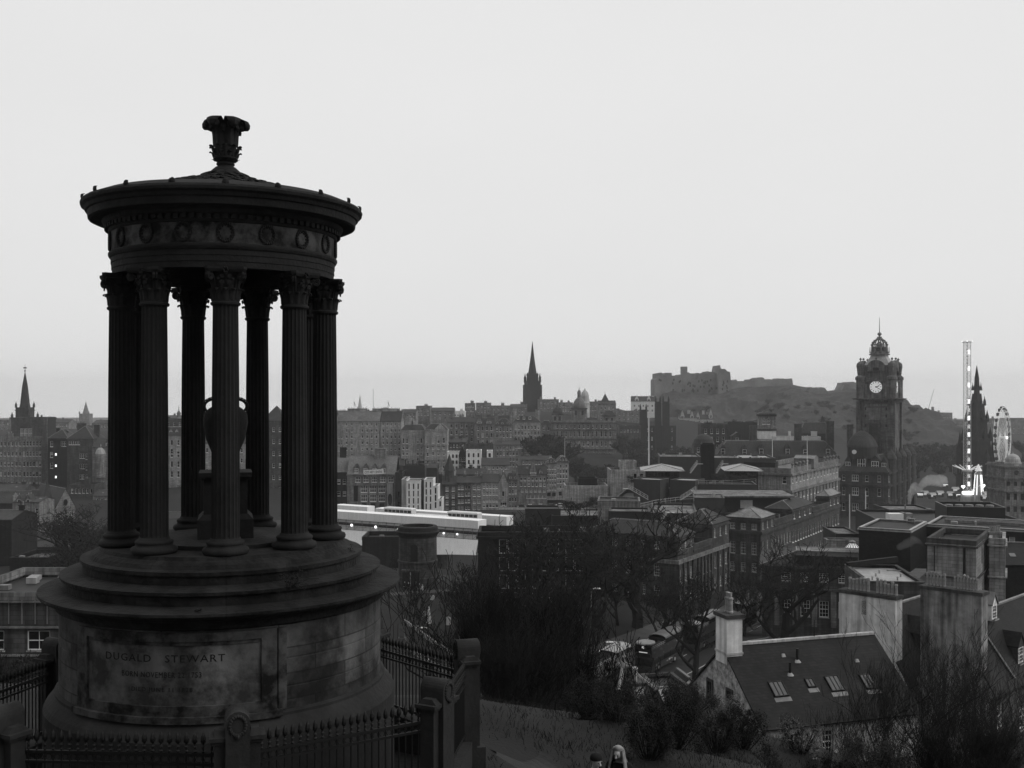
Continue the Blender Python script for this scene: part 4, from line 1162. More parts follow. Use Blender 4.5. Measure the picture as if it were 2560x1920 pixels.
# ---- the stepped white hotel
wd = dict(kind='dark')
HB = 'white_render'
Q('hotel', 'tallest left bay of the stepped white hotel with three columns of slit windows', 1016, 1052, 408, 1203, 1300, HB, 12, g=[(3, 4, 3.2, 14, 1209, 18, 1017, 1051, wd)], roof=('flat', 'flat_roof'), par=.2)
Q('hotel', 'dark recessed strip between the bays of the stepped white hotel', 1052, 1060, 410, 1200, 1300, 'cladding_dark', 10, roof=('flat',), par=.2)
Q('hotel', 'second white hotel bay with two columns of slit windows', 1060, 1083, 408, 1200, 1300, HB, 12, g=[(2, 4, 3.4, 14, 1205, 18, 1060, 1082, wd)], roof=('flat', 'flat_roof'), par=.2)
Q('hotel', 'third lower white hotel bay with a single column of slit windows', 1083, 1095, 408, 1216, 1300, HB, 12, g=[(1, 3, 4, 15, 1219, 18, 1084, 1094, wd)], roof=('flat', 'flat_roof'), par=.2)
Q('hotel', 'lowest right bay of the stepped white hotel', 1095, 1105, 408, 1249, 1300, HB, 12, g=[(1, 1, 4, 13, 1253, 18, 1096, 1105, wd)], roof=('flat', 'flat_roof'), par=.2)
Q('hotel', 'grey side wing of the white hotel with a dark pipe topped roof', 1004, 1016, 409, 1200, 1300, 'stone_pale', 14, roof=('flat',), par=.3)
Q('plant_room', 'dark spiky roof plant behind the stepped white hotel', 1008, 1062, 430, 1168, 1215, 'cladding_dark', 8, roof=('flat',), ch=[(1012, 2.5, 1148), (1018, 2.5, 1152), (1030, 3, 1150), (1040, 3, 1156), (1052, 3, 1158)])
# ---- market street row
b_ = Q('tenement', 'dark four storey tenement with a conical slate turret right of the white hotel', 1105, 1142, 420, 1211, 1290, 'stone_dark', 12, g=[(2, 4, 7, 11, 1217, 17, 1110, 1141, dict(kind='triple'))], roof=('gable', 18), ch=[(1098, 10, 1185)])
mb = MB(); u_ = b_.up(1122); mb.lathe([(2.0, b_.H - 1), (2.0, b_.H + 5.4)], 10, 'stone_dark', u_, 3.5, 0, cap=False); mb.lathe([(2.4, b_.H + 5.2), (1.2, b_.H + 8.6), (.06, b_.H + 11.8)], 10, 'slate_far', u_, 3.5, 0); b_.part(mb, 'turret')
Q('tenement', 'four storey tenement with paired windows left of the skylit roof block', 1142, 1178, 420, 1207, 1290, 'stone_dark', 12, g=[(2, 4, 6, 10, 1214, 17, 1144, 1160, dict(kind='triple')), (2, 4, 5, 9, 1214, 17, 1162, 1176)], roof=('gable', 12), ch=[(1160, 8, 1186)])
Q('tenement', 'narrow four storey tenement with triple windows right of the paired window tenement', 1178, 1204, 420, 1208, 1290, 'stone_mid', 12, g=[(2, 4, 7, 10, 1214, 17, 1180, 1203, dict(kind='triple'))], roof=('gable', 14), ch=[(1190, 8, 1184), (1202, 7, 1182)])
Q('tenement', 'paler four storey block with arched windows and a white ground floor', 1204, 1247, 420, 1206, 1290, 'stone_light', 12, g=[(5, 3, 5, 9, 1212, 17, 1206, 1246, dict(kind='arch')), (5, 1, 6, 8, 1261, 17, 1206, 1246)], roof=('gable', 18))
b_ = Q('gabled_house', 'stone house with a tall crow stepped gable facing the street', 1247, 1270, 424, 1206, 1290, 'stone_light', 12, g=[(1, 3, 6, 13, 1206, 22, 1250, 1266), (2, 1, 6, 9, 1256, 22)], roof=('gablev', 24), ch=[(1249, 6, 1172), (1267, 6, 1174)])
Q('gabled_house', 'stone house with rows of small dormers right of the crow stepped gable', 1270, 1294, 426, 1200, 1288, 'stone_mid', 12, g=[(3, 4, 4.5, 10, 1206, 19)], roof=('gable', 14), dm=[(1276, 7, 1199, 7, 6, .05), (1288, 7, 1199, 7, 6, .05)], ch=[(1283, 7, 1176)])
b_ = Q('gabled_house', 'stone house with a needle sharp pale trimmed gable and shop front below', 1294, 1368, 440, 1186, 1262, 'stone_mid', 13, g=[(7, 2, 5, 8, 1194, 14, 1298, 1366), (6, 1, 6, 8, 1222, 14, 1300, 1366, dict(kind='triple')), (5, 1, 10, 9, 1238, 14, 1316, 1366, dict(kind='dark3'))], roof=('gable', 20), ch=[(1300, 8, 1152), (1360, 8, 1158)], dm=[(1333, 18, 1188, 8, 34, .0), (1352, 9, 1186, 7, 9, .03)])
Q('tenement', 'pale stone block with four white dormers near the end of the market row', 1364, 1392, 446, 1160, 1250, 'stone_light', 13, g=[(4, 5, 3.6, 7, 1166, 13, 1366, 1391), (2, 1, 9, 10, 1231, 14, 1366, 1391, dict(kind='dark'))], roof=('mansard', 14, 'slate_far', 2), dm=[(1370, 5, 1160, 9, 3, .02, 'white'), (1378, 5, 1160, 9, 3, .02, 'white'), (1386, 5, 1160, 9, 3, .02, 'white')])
Q('tenement', 'pale stone end block of the market row with a white dormer row and flagpole above', 1392, 1422, 446, 1156, 1250, 'stone_light', 13, g=[(3, 5, 4.5, 8, 1162, 13, 1398, 1420), (1, 5, 3.4, 7, 1163, 13, 1392, 1398), (2, 1, 8, 10, 1229, 14, 1394, 1420, dict(kind='dark'))], roof=('mansard', 14, 'slate_far', 2), dm=[(1399, 5, 1156, 9, 3, .02, 'white'), (1407, 5, 1156, 9, 3, .02, 'white'), (1415, 5, 1156, 9, 3, .02, 'white')])
Q('tenement', 'lower hazy tenement in front of the dormered block, beside the ridge tree', 1236, 1300, 560, 1112, 1190, 'stone_mid', 12, g=[(7, 4, 4, 8, 1117, 14)], roof=('gable', 9), ch=[(1250, 8, 1094), (1284, 8, 1094)], group=OT)
Q('tenement', 'wide low tenement with a row of chimneys left of the market hall roof', 1120, 1166, 556, 1106, 1190, 'stone_dark', 12, g=[(5, 3, 4, 8, 1111, 14)], roof=('gable', 8), ch=[(1128, 7, 1090), (1150, 8, 1090)], group=OT)
Q('tenement', 'low stone range under the ridge tree above the needle gabled house', 1300, 1380, 500, 1150, 1220, 'stone_mid', 10, g=[(9, 2, 4, 7, 1154, 13)], roof=('gable', 8), ch=[(1318, 8, 1136), (1350, 8, 1136)])
# ---- lower left foreground
b_ = Q('tenement', 'small four storey tenement with white sash windows in front of the old church', 31, 99, 372, 1256, 1372, 'stone_mid', 12, g=[(2, 4, 7, 11, 1276, 27, 34, 84), (1, 4, 8, 13, 1271, 26, 84, 99)], roof=('gable', 8, 'slate_far'), dm=[(47, 12, 1262, 14, 10, .02), (69, 12, 1262, 14, 10, .02)], ch=[(22, 16, 1238, None, dict(pots=0, m='stone_light')), (54, 14, 1236)])
Q('tenement', 'long dark slate roofed row behind the small white windowed tenement', -60, 128, 425, 1258, 1330, 'stone_black', 14, roof=('gable', 26))
Q('tenement', 'dark gable block at the left edge with a tall dark chimney', -70, 29, 240, 1300, 1490, 'stone_black', 13, roof=('gable', 16), ch=[(22, 12, 1262)])
Q('flat_roofed_house', 'low flat roofed house with one sash window and a white door', 24, 122, 222, 1402, 1478, 'stone_black', 12,
  g=[(1, 1, 15, 22, 1434, 20, 44, 63, dict(kind='near')), (1, 1, 14, 22, 1441, 20, 79, 95, dict(kind='blind'))], roof=('flat', 'flat_roof'))
Q('terrace_wall_house', 'grey terrace block with a pale parapet edge left of the monument base', -60, 132, 200, 1470, 1530, 'stone_mid', 10, roof=('flat', 'flat_roof_dark'), par=.3)
b_ = Bld('office_block', 'dark stone block beside the monument base with a white framed double window', 'building', -120, 250, 96, 1500, 1690, 14, 0, 'L', None, 'stone_dark')
for (a_, c_) in ((68, 125), (-30, 10), (170, 225)):
    u_ = b_.up((a_ + c_) / 2); b_.window('f', u_, b_.zl(1626), (c_ - a_) * b_.k, 49 * b_.k, 'tall')
b_.walls(); b_.roof('flat', m='flat_roof_dark', pm='stone_mid'); b_.band([1502, 1566, 1636], .25, 4, 'stone_mid')
mb = MB()
for px in (22, 55, 88, 118): mb.box(b_.up(px) - .04, b_.up(px) + .04, -.05, .02, b_.zl(1560), b_.zl(1500), 'lead')
b_.part(mb, 'panel_joint')

B = Bld('old_church', 'old stone church with a steep gable, oval window and tall dark arched windows', 'church', 137, 190, 392, 1274, 1400, 30, -40, 'L', None, 'stone_mid')
for f_ in (.25, .5, .75): B.window('f', B.W * f_, B.zl(1325), 1.7, 6.4, 'arch')
B.walls(('gablev', 50)); B.roof('gablev', 50, m='slate_far', over=.4)
mb = MB(); mb.lathe([(.75, -.1), (.75, .12)], 14, 'glass'); q_ = B.part(mb, 'oval_window'); q_.rotation_euler = (R(90), 0, 0); q_.scale = (1, 1.6, 1); q_.location = (B.W / 2, -.1, B.H + 2.4)
mb = MB(); mb.box(-2.6, -.2, 3, 5.4, 0, B.H + 4, 'stone_mid'); mb.frust(-1.4, 4.2, B.H + 4, B.H + 11, 1.3, 1.3, .08, .08, 'slate_far'); B.part(mb, 'bell_turret')
B.chimney(.85, 3, 1216, None, .8, 1.0)
Q('church_hall', 'long slate roofed church nave running left of the steep gable', 60, 140, 408, 1276, 1400, 'stone_dark', 14, 0, roof=('gable', 46), g=[(6, 1, 6, 22, 1290, 20, None, None, dict(kind='arch'))])
Q('tenement', 'dark tenement below the grid windowed block, left of the church', -70, 60, 470, 1226, 1320, 'stone_dark', 12, g=[(10, 4, 5, 10, 1232, 22)], roof=('gable', 12), ch=[(0, 12, 1200), (45, 10, 1204)])
Q('tenement', 'tall dark tenement between the church gable and the domed corner turret', 172, 236, 470, 1215, 1330, 'stone_dark', 12, g=[(6, 4, 5, 11, 1222, 24)], roof=('flat',), ch=[(205, 14, 1196)])
Q('tenement', 'lower stone tenement under the domed corner turret by the left column', 232, 330, 462, 1240, 1340, 'stone_mid', 12, g=[(8, 3, 5, 11, 1247, 24)], roof=('gable', 12), ch=[(262, 12, 1216), (310, 12, 1216)])
Q('stone_shed', 'long low dark shed roof above the white windowed flat roofed house', 40, 180, 300, 1368, 1430, 'stone_black', 10, 0, roof=('gable', 14, 'slate_far'))
Q('tenement', 'dim stone block low between the left pair of columns', 300, 480, 430, 1300, 1390, 'stone_dark', 12, g=[(12, 3, 5, 10, 1308, 22)], roof=('gable', 16))
for i_, (a_, c_, y_, d_, lab) in enumerate(((-60, 30, 1052, 900, 'hazy far roofs left of the steeple'), (60, 130, 1050, 1050, 'hazy far roofs just right of the steeple'), (125, 172, 1056, 950, 'hazy far roofs left of the distant stepped church'), (168, 240, 1066, 1100, 'hazy far roofs below the distant stepped church'), (232, 300, 1058, 900, 'hazy far block against the left outer column'), (390, 470, 1046, 1000, 'hazy far roofs seen between the left columns'), (560, 720, 1054, 900, 'hazy far roofs seen between the rear columns'), (700, 850, 1040, 950, 'hazy far roofs behind the right outer columns'))):
    Q('far_block', lab, a_, c_, d_, y_, 1130, ('stone_mid', 'stone_dark')[i_ % 2], 16, 0, roof=('gable', 7) if i_ % 3 else ('flat',), g=[(8, 3, 3, 5, y_ + 5, 13)], ch=[(a_ + 12, 6, y_ - 9), (c_ - 14, 7, y_ - 8), ((a_ + c_) / 2, 4, y_ - 12)])
# ================================================================== the right half: terraces, rooftops and the houses below the hill
random.seed(8)
SP0 = (30.3, 195.0); SDV = (math.sin(R(31)), math.cos(R(31)))
def sl(px):                                                    # depth of the street-side building line at a photo column
    t = solve_u(SP0, SDV, px)
    return 195.0 + SDV[1] * t
def yat(z, d): return HY + (CZ - z) / d * F
nr = dict(kind='near')
WP = 'blocks of the long stone terrace beside the street'
def street_block(label, c, c2, ztop, roofrise, front=(), xl=None, zb=54, gs=(), roofm='slate_far', wall='stone_dark', pil=0):
    d = sl(c)
    B = Bld('terrace_block', label, 'building', xl if xl else c - 70, c, d, yat(ztop, d), yat(zb, d), 12, 31, 'R', c2, wall, WP)
    for q in front: B.grid(*q[:-1], **q[-1])
    for (cols, w_, h_, zz_) in gs:
        L = B.T
        for i in range(cols): B.window('r', L * (i + .5) / cols, zz_ - B.zb, w_, h_, 'near' if d < 250 else 'sash')
    if pil:
        mb = MB()
        for i in range(pil + 1):
            v = .4 + (B.T - .8) * i / pil
            mb.box(B.W - .02, B.W + .28, v - .35, v + .35, 2, B.H - 1.0 if ztop < 71 else 69.4 - B.zb, wall)
        B.part(mb, 'pilaster')
    B.walls()
    if roofrise: B.roof('hip', roofrise / B.k, m=roofm, flat=3.6)
    else: B.roof('flat', m='flat_roof_dark')
    for z0, z1, e, m_ in ((69.2 - B.zb, 69.9 - B.zb, .45, 'stone_mid' if c < 1900 else 'stone_dark'), (B.H - .75, B.H - .35, .25, wall)):
        q = MB(); q.box(-e, B.W + e, -e, .05, z0, z1, m_); q.box(B.W - .05, B.W + e, .052, B.T + .02, z0, z1, m_); q.build('cornice', B.o)
    return B
fw = [(4, 1, 15, 19, 1357, 20, 1520, 1660, nr), (4, 1, 16, 30, 1414, 30, 1520, 1660, nr), (4, 1, 16, 24, 1470, 30, 1520, 1660, nr)]
street_block('nearest terrace pavilion with a low hipped roof and white sash windows facing the trees', 1694, 1734, 74.1, 2.2, fw, 1470, gs=[(3, 1.0, 1.7, 71.7), (3, 1.05, 2.3, 65.6), (3, 1.05, 2.0, 61.8)], pil=3)
street_block('lower recessed terrace link between the two nearest hipped pavilions', 1734, 1780, 71.2, 0, gs=[(5, 1.05, 2.4, 65.6), (5, 1.05, 2.0, 61.8)], pil=5)
street_block('second terrace pavilion with a hipped roof right behind the nearest one', 1780, 1822, 74.6, 2.4, gs=[(3, 1.0, 1.8, 71.9), (3, 1.05, 2.4, 65.8), (3, 1.05, 2.0, 61.8)], pil=3, xl=1690)
fw = [(3, 1, 13, 15, 1311, 15, 1818, 1899, nr), (3, 1, 13, 30, 1358, 30, 1818, 1899, nr), (3, 1, 12, 22, 1410, 30, 1818, 1899, nr)]
street_block('third terrace pavilion with a pale hipped roof and tall white sash windows', 1902, 1936, 72.8, 1.8, fw, 1818, gs=[(3, 1.0, 1.6, 70.2), (3, 1.05, 2.5, 65), (3, 1.05, 2.0, 60.6)], roofm='lead')
street_block('low terrace link right of the third pavilion with a row of bright window edges', 1936, 1979, 70.8, 0, gs=[(6, 1.05, 2.5, 65), (6, 1.05, 2.0, 60.6)])
street_block('fourth terrace pavilion with four upper windows further up the street', 1979, 2031, 72.6, 1.8, gs=[(4, 1.1, 1.7, 70.2), (8, 1.05, 2.6, 64.6), (8, 1.05, 2.0, 60)], roofm='slate_far', xl=1915)
street_block('terrace link with a balustrade before the last pavilion', 2031, 2072, 70.8, 0, gs=[(7, 1.05, 2.6, 64.6), (7, 1.05, 2.0, 60)])
street_block('farthest small terrace pavilion with a pale roof below the flagpoles', 2072, 2099, 73.0, 1.5, gs=[(3, 1.1, 1.7, 70.4), (4, 1.05, 2.6, 64.6)], roofm='lead', xl=2040)

# ---- long dark office in the trees, centre
B = Bld('office_block', 'long dark flat roofed building with large pale framed windows behind the bare trees', 'building', 1195, 1490, 176, 1341, 1600, 9, 0, 'L', None, 'stone_black')
for r_ in range(4):
    for c_ in range(8):
        px = 1258 + c_ * 23 + (c_ // 3) * 14
        B.window('f', B.up(px), B.zl(1384 + 44 * r_), 20 * B.k, 35 * B.k, 'plain')
B.walls(); B.roof('flat', m='flat_roof_dark'); B.band([1341], .3, 6, 'stone_black')
# ---- post office block
d_ = 330
B = Bld('post_office_block', 'pale classical block with urns on its parapet left of the clock tower hotel', 'building', 1851, 1977, d_, 1184, 1345, 12, 31, 'R', 2096, 'stone_light')
for px in (1876, 1961): B.window('f', B.up(px), B.zl(1210), 1.3, 2.2, 'sash')
for px in (1876, 1919, 1961): B.window('f', B.up(px), B.zl(1258), 1.4, 3, 'sash')
for i in range(14):
    B.window('r', B.T * (i + .5) / 14, B.zl(1209), 1.2, 2.3, 'sash'); B.window('r', B.T * (i + .5) / 14, B.zl(1250), 1.3, 2.9, 'sash'); B.window('r', B.T * (i + .5) / 14, B.zl(1282), 1.3, 2.5, 'sash')
B.walls(); B.roof('flat', m='flat_roof', par=1.6, pm='stone_mid'); B.band([1184, 1226], .6, 6, 'stone_mid')
mb = MB()
for i in range(15):
    v = B.T * i / 14
    mb.box(B.W - .02, B.W + .35, v - .3, v + .3, B.zl(1290), B.zl(1232), 'stone_mid')
B.part(mb, 'pilaster')
for i in list(range(5)) + list(range(9, 14)):
    u = MB(); u.lathe([(.35, 0), (.35, .5), (.2, .6), (.5, 1.1), (.45, 1.5), (.15, 1.7), (.1, 2.0)], 8, 'stone_mid'); u.build('roof_urn', B.o, (B.W - .1, B.T * (i + .5) / 14, B.H + 1.6))
# penthouse storeys on its roof
Q('roof_plant_room', 'dark roof house on the pale classical block', 1860, 1938, 337, 1158, 1186, 'stone_black', 8, 20, roof=('flat',), par=.4)
Q('roof_plant_room', 'small light roof hut among the urns of the classical block', 1985, 2035, 352, 1146, 1170, 'lead', 8, 25, roof=('gable', 6, 'lead'))
# ---- modern roof plant, decks and pavilions
RC_ = 'boxes and pavilions on the modern office roof'
Q('office_block', 'broad dark office body under the modern roof decks', 1500, 1850, 262, 1283, 1420, 'cladding_dark', 60, 12, roof=('flat', 'flat_roof_dark'), group=RC_)
Q('roof_deck', 'pale flat roof sheet in front of the steel stairs', 1628, 1742, 240, 1284, 1340, 'cladding', 22, 8, roof=('flat', 'flat_roof'), par=.2, group=RC_)
Q('plant_box', 'grey clad plant box left of the low ventilated wall', 1735, 1812, 258, 1245, 1300, 'cladding', 10, 8, roof=('flat', 'flat_roof'), par=.1, group=RC_)
B = Q('roof_deck', 'wide dark roof storey with a bright slab roof and a louvred panel', 1790, 1976, 266, 1243, 1310, 'cladding_dark', 14, 4, roof=('flat', 'flat_roof'), par=.1, group=RC_)
mb = MB(); u_ = B.up(1866); mb.box(u_ - 1.5, u_ + 1.5, -.1, .02, B.zl(1270), B.zl(1250), 'steel'); B.part(mb, 'louvre')
mb = MB(); mb.box(-5, B.W + .8, -1.2, 15, B.H + .12, B.H + .5, 'flat_roof'); B.part(mb, 'roof_slab')
Q('roof_terrace', 'grey terrace wall with a steel handrail below the classical block', 1744, 1893, 292, 1212, 1260, 'cladding', 12, 6, roof=('flat', 'flat_roof_dark'), par=.2, group=RC_)
Q('plant_box', 'left of two tall grey roof boxes with pale tops', 1584, 1650, 290, 1200, 1262, 'cladding', 12, 28, 'R', 1672, roof=('flat', 'zinc'), par=.05, group=RC_)
Q('plant_box', 'right of two tall grey roof boxes with pale tops', 1675, 1738, 290, 1202, 1262, 'cladding', 12, 28, 'R', 1762, roof=('flat', 'zinc'), par=.05, group=RC_)
B = Q('lit_lobby', 'low glazed link with three small lights between the two grey roof boxes', 1640, 1678, 297, 1222, 1262, 'cladding_dark', 6, 0, roof=('flat',), par=.1, group=RC_)
mb = MB()
for i in range(3): mb.ball((B.W * (.2 + .3 * i), -.15, B.zl(1236)), .16, 'lit', 8, 5)
B.part(mb, 'lamp')
for (a_, c_, lab) in ((1605, 1708, 'left metal pavilion roof with deep eaves over dark glass'), (1814, 1905, 'right metal pavilion roof partly hidden by the classical block')):
    B = Bld('roof_pavilion', lab, 'pavilion', a_ + 10, c_ - 10, 312, 1177, 1235, 14, 6, 'L', None, 'black', RC_)
    B.grid(9, 1, 8, 11, 1180, 12, kind='dark'); B.walls(); B.roof('hip', 13, m='zinc', over=1.6, flat=6)
Q('stair_tower', 'tall dark brick stair tower rising through the modern roofs', 1752, 1786, 306, 1113, 1240, 'stone_black', 9, 10, roof=('flat',), par=.3, group=RC_)
Q('roof_parapet_block', 'long dark roof parapet left of the stair tower', 1650, 1752, 333, 1143, 1200, 'cladding', 20, 6, roof=('flat', 'flat_roof'), par=.2, group=RC_)
Q('roof_parapet_block', 'long dark roof parapet right of the stair tower', 1786, 1940, 338, 1146, 1200, 'cladding', 20, 6, roof=('flat', 'flat_roof'), par=.2, group=RC_)
for (a_, c_, y0_, y1_, lab) in ((1847, 1880, 1140, 1148, 'white air handling unit nearest the left flagpole'), (1898, 1916, 1141, 1148, 'small white air handling unit right of the larger one'), (1706, 1730, 1142, 1148, 'pale air handling unit left of the stair tower')):
    p0 = P(a_, y1_, 341); p1 = P(c_, y0_, 341)
    mb = MB(); mb.box(p0.x, p1.x, 341, 343, p0.z - .8, p1.z, 'bus_white'); mb.box(p0.x + .2, p0.x + .9, 340.9, 341, p0.z - .3, p1.z - .3, 'iron'); mb.box(p1.x - .9, p1.x - .2, 340.9, 341, p0.z - .3, p1.z - .3, 'iron')
    tag(mb.build('air_handling_unit'), lab, 'roof unit', 'white units on the flat roofs')
Q('stone_house_top', 'pale stone attic with a dark parapet left of the metal pavilion', 1526, 1614, 335, 1180, 1260, 'stone_light', 12, 0, roof=('flat',), g=[(2, 1, 9, 12, 1184, 12, 1580, 1612)])
Q('stone_house_top', 'small pale penthouse above the stone attic', 1552, 1592, 342, 1156, 1185, 'stone_light', 8, 0, roof=('flat',), par=.4)
Q('stone_house_top', 'low pale wall with a dark cornice at the left end of the modern roofs', 1413, 1520, 330, 1222, 1300, 'stone_light', 12, 0, roof=('flat', 'flat_roof_dark'), par=1.0)
Q('stone_house_top', 'dark roof house left of the big steel stairs', 1446, 1494, 338, 1199, 1230, 'stone_black', 8, 0, roof=('flat',), par=.4)
Q('plant_box', 'pale brick plant box with a dark lid in front of the roof garden', 1494, 1600, 236, 1253, 1330, 'stone_mid', 10, 6, roof=('flat', 'flat_roof_dark'), par=.1, group=RC_)
Q('plant_box', 'low black plant box left of the roof railing', 1313, 1402, 244, 1273, 1345, 'cladding_dark', 8, 0, roof=('flat',), par=.1, group=RC_)
Q('roof_deck', 'dark roof terrace with steel railings above the bare trees', 1380, 1510, 242, 1290, 1400, 'cladding_dark', 14, 0, roof=('flat', 'flat_roof'), par=.1, group=RC_)
Q('plant_box', 'small dark plant box with a skylight in front of the pale brick box', 1523, 1625, 226, 1279, 1340, 'cladding_dark', 8, 6, roof=('flat', 'flat_roof'), par=.1, group=RC_)
def handrail(label, pts, h=1.1, m='steel', r=.045, posts=2.2):
    mb = MB()
    for a, b2 in zip(pts[:-1], pts[1:]):
        a = Vector(a); b2 = Vector(b2); n_ = max(1, int((b2 - a).length / posts))
        mb.tube(a + Vector((0, 0, h)), b2 + Vector((0, 0, h)), r, r, m, 4); mb.tube(a + Vector((0, 0, h * .5)), b2 + Vector((0, 0, h * .5)), r * .7, r * .7, m, 4)
        for i in range(n_ + 1):
            p = a + (b2 - a) * (i / n_); mb.tube(p, p + Vector((0, 0, h)), r, r, m, 4)
    tag(mb.build('handrail'), label, 'handrail', 'steel handrails on the modern roofs')
handrail('steel handrail on the grey terrace below the classical block', [P(1746, 1211, 291.5), P(1830, 1211, 291.5), P(1890, 1207, 290)])
handrail('steel handrail on the dark terrace above the bare trees', [P(1402, 1289, 241), P(1496, 1289, 241)])
handrail('curved steel handrail in front of the pale flat roof', [P(1600, 1272, 238), P(1640, 1262, 246), P(1700, 1254, 256), P(1735, 1252, 258)])
handrail('steel handrail at the far left end of the modern roofs', [P(1494, 1207, 300), P(1575, 1207, 300)])
def stairs(label, p0, p1, wdt=1.2):
    mb = MB(); p0 = Vector(p0); p1 = Vector(p1)
    for off in (0, wdt):
        o_ = Vector((0, off, 0))
        mb.tube(p0 + o_, p1 + o_, .09, .09, 'steel', 4); mb.tube(p0 + o_ + Vector((0, 0, 1)), p1 + o_ + Vector((0, 0, 1)), .05, .05, 'steel', 4); mb.tube(p0 + o_ + Vector((0, 0, .5)), p1 + o_ + Vector((0, 0, .5)), .04, .04, 'steel', 4)
        for i in range(6):
            q = p0 + (p1 - p0) * (i / 5) + o_; mb.tube(q, q + Vector((0, 0, 1)), .04, .04, 'steel', 4)
    n_ = 14
    for i in range(n_):
        q = p0 + (p1 - p0) * (i / n_); mb.box(q.x - .14, q.x + .14, q.y, q.y + wdt, q.z - .02, q.z + .02, 'steel')
    mb.box(p1.x - .2, p1.x + 1.6 * (1 if p1.x > p0.x else -1), p1.y, p1.y + wdt, p1.z - .05, p1.z + .03, 'steel')
    tag(mb.build('steel_stairs'), label, 'stairs', 'steel stairs on the modern roofs')
stairs('big steel stair flight rising left at the left grey roof box', P(1620, 1249, 284), P(1573, 1222, 284))
stairs('steel stair flight rising right in front of the right grey roof box', P(1703, 1250, 284), P(1741, 1226, 284))
stairs('short steel stair left of the dark brick stair tower', P(1727, 1183, 304), P(1744, 1160, 304))
stairs('short steel stair right of the dark brick stair tower', P(1792, 1183, 304), P(1808, 1160, 304))
stairs('steel ladder stair on the hipped slate roof in front', P(1655, 1310, 222), P(1668, 1282, 222))

# ---- hotel wing with dormers, towers behind it
B = Q('hotel_wing', 'long dark mansard roofed hotel wing with six small dormers and tall chimneys', 1790, 2098, 452, 1141, 1300, 'stone_dark', 16, 4, g=[(14, 3, 6, 12, 1150, 22, 1800, 2090)], roof=('mansard', 38, 'slate_far', 5), bands=[1143],
      ch=[(1888, 17, 1064, None, dict(v=.4, dp=2.5)), (2002, 16, 1059, None, dict(v=.4, dp=2.5)), (2083, 18, 1052, None, dict(v=.4, dp=2.5))],
      dm=[(1808, 12, 1139, 19, 9, .04), (1862, 12, 1139, 17, 9, .04), (1904, 12, 1139, 19, 9, .04), (1970, 12, 1139, 19, 9, .04), (2014, 12, 1139, 17, 9, .04), (2071, 12, 1139, 19, 9, .04)])
B = Bld('domed_turret', 'low ribbed dome at the left end of the hotel wing', 'turret', 1735, 1788, 446, 1112, 1240, 10, 4, 'L', None, 'stone_dark')
B.grid(3, 2, 6, 12, 1118, 24); B.walls(); mb = MB(); r_ = B.W / 2
mb.lathe([(r_ * 1.08, B.H), (r_ * 1.05, B.H + .5), (r_ * .9, B.H + 2.2), (r_ * .6, B.H + 3.6), (r_ * .25, B.H + 4.3), (.3, B.H + 4.5), (.1, B.H + 5.4)], 20, 'slate_far', r_, 4.6, 0); B.part(mb, 'roof')
Q('hotel_block', 'dark block with heavy cornice behind the low ribbed dome', 1753, 1820, 480, 1064, 1180, 'stone_dark', 14, 4, roof=('flat', 'flat_roof_dark'), g=[(4, 3, 6, 12, 1072, 20)], ch=[(1775, 20, 1056)])
Q('hotel_block', 'plain dark block left of the arched belvedere with a dormered hut below it', 1820, 1897, 488, 1059, 1180, 'cladding', 14, 4, roof=('flat', 'flat_roof_dark'), ch=[(1838, 4, 1052)])
Q('roof_hut', 'small pediment roofed hut on the flat roof left of the arched belvedere', 1830, 1856, 466, 1091, 1110, 'stone_dark', 6, 4, roof=('gablev', 9), g=[(1, 1, 8, 7, 1094, 9)])
B = Bld('belvedere_tower', 'square open arched belvedere tower standing on a white block', 'tower', 1898, 1939, 474, 1034, 1072, 6.5, 6, 'L', None, 'stone_mid')
for px in (1910, 1921): B.window('f', B.up(px), B.zl(1061), 1.5, 2.9, 'arch')
for f_ in (.3, .7): B.window('r', B.T * f_, B.zl(1061), 1.4, 2.9, 'arch'); B.window('l', B.T * f_, B.zl(1061), 1.4, 2.9, 'arch')
B.walls(); B.roof('hip', 4, m='slate_far', over=.8, flat=2); B.band([1036, 1072], .4, 5, 'stone_dark')
mb = MB(); mb.box(-.2, B.W + .2, -.2, B.T + .2, -4.6, 0, 'white_render'); B.part(mb, 'base_block')
Q('roof_store', 'run of white roof housings right of the arched belvedere', 1940, 2052, 466, 1092, 1112, 'white_render', 8, 4, roof=('flat', 'flat_roof'), par=.1, ch=[(1978, 5, 1078), (2040, 14, 1078)])
B = Q('hotel_block', 'dark slate roofed block with a small pyramid spike behind the white housings', 1998, 2082, 492, 1084, 1160, 'slate_far', 12, 4, roof=('hip', 28, 'slate_far', 3))
mb = MB(); mb.frust(B.up(2062), 5, B.H + 3.6, B.H + 8.2, 2.2, 2.2, .05, .05, 'slate_far'); B.part(mb, 'spike_roof')

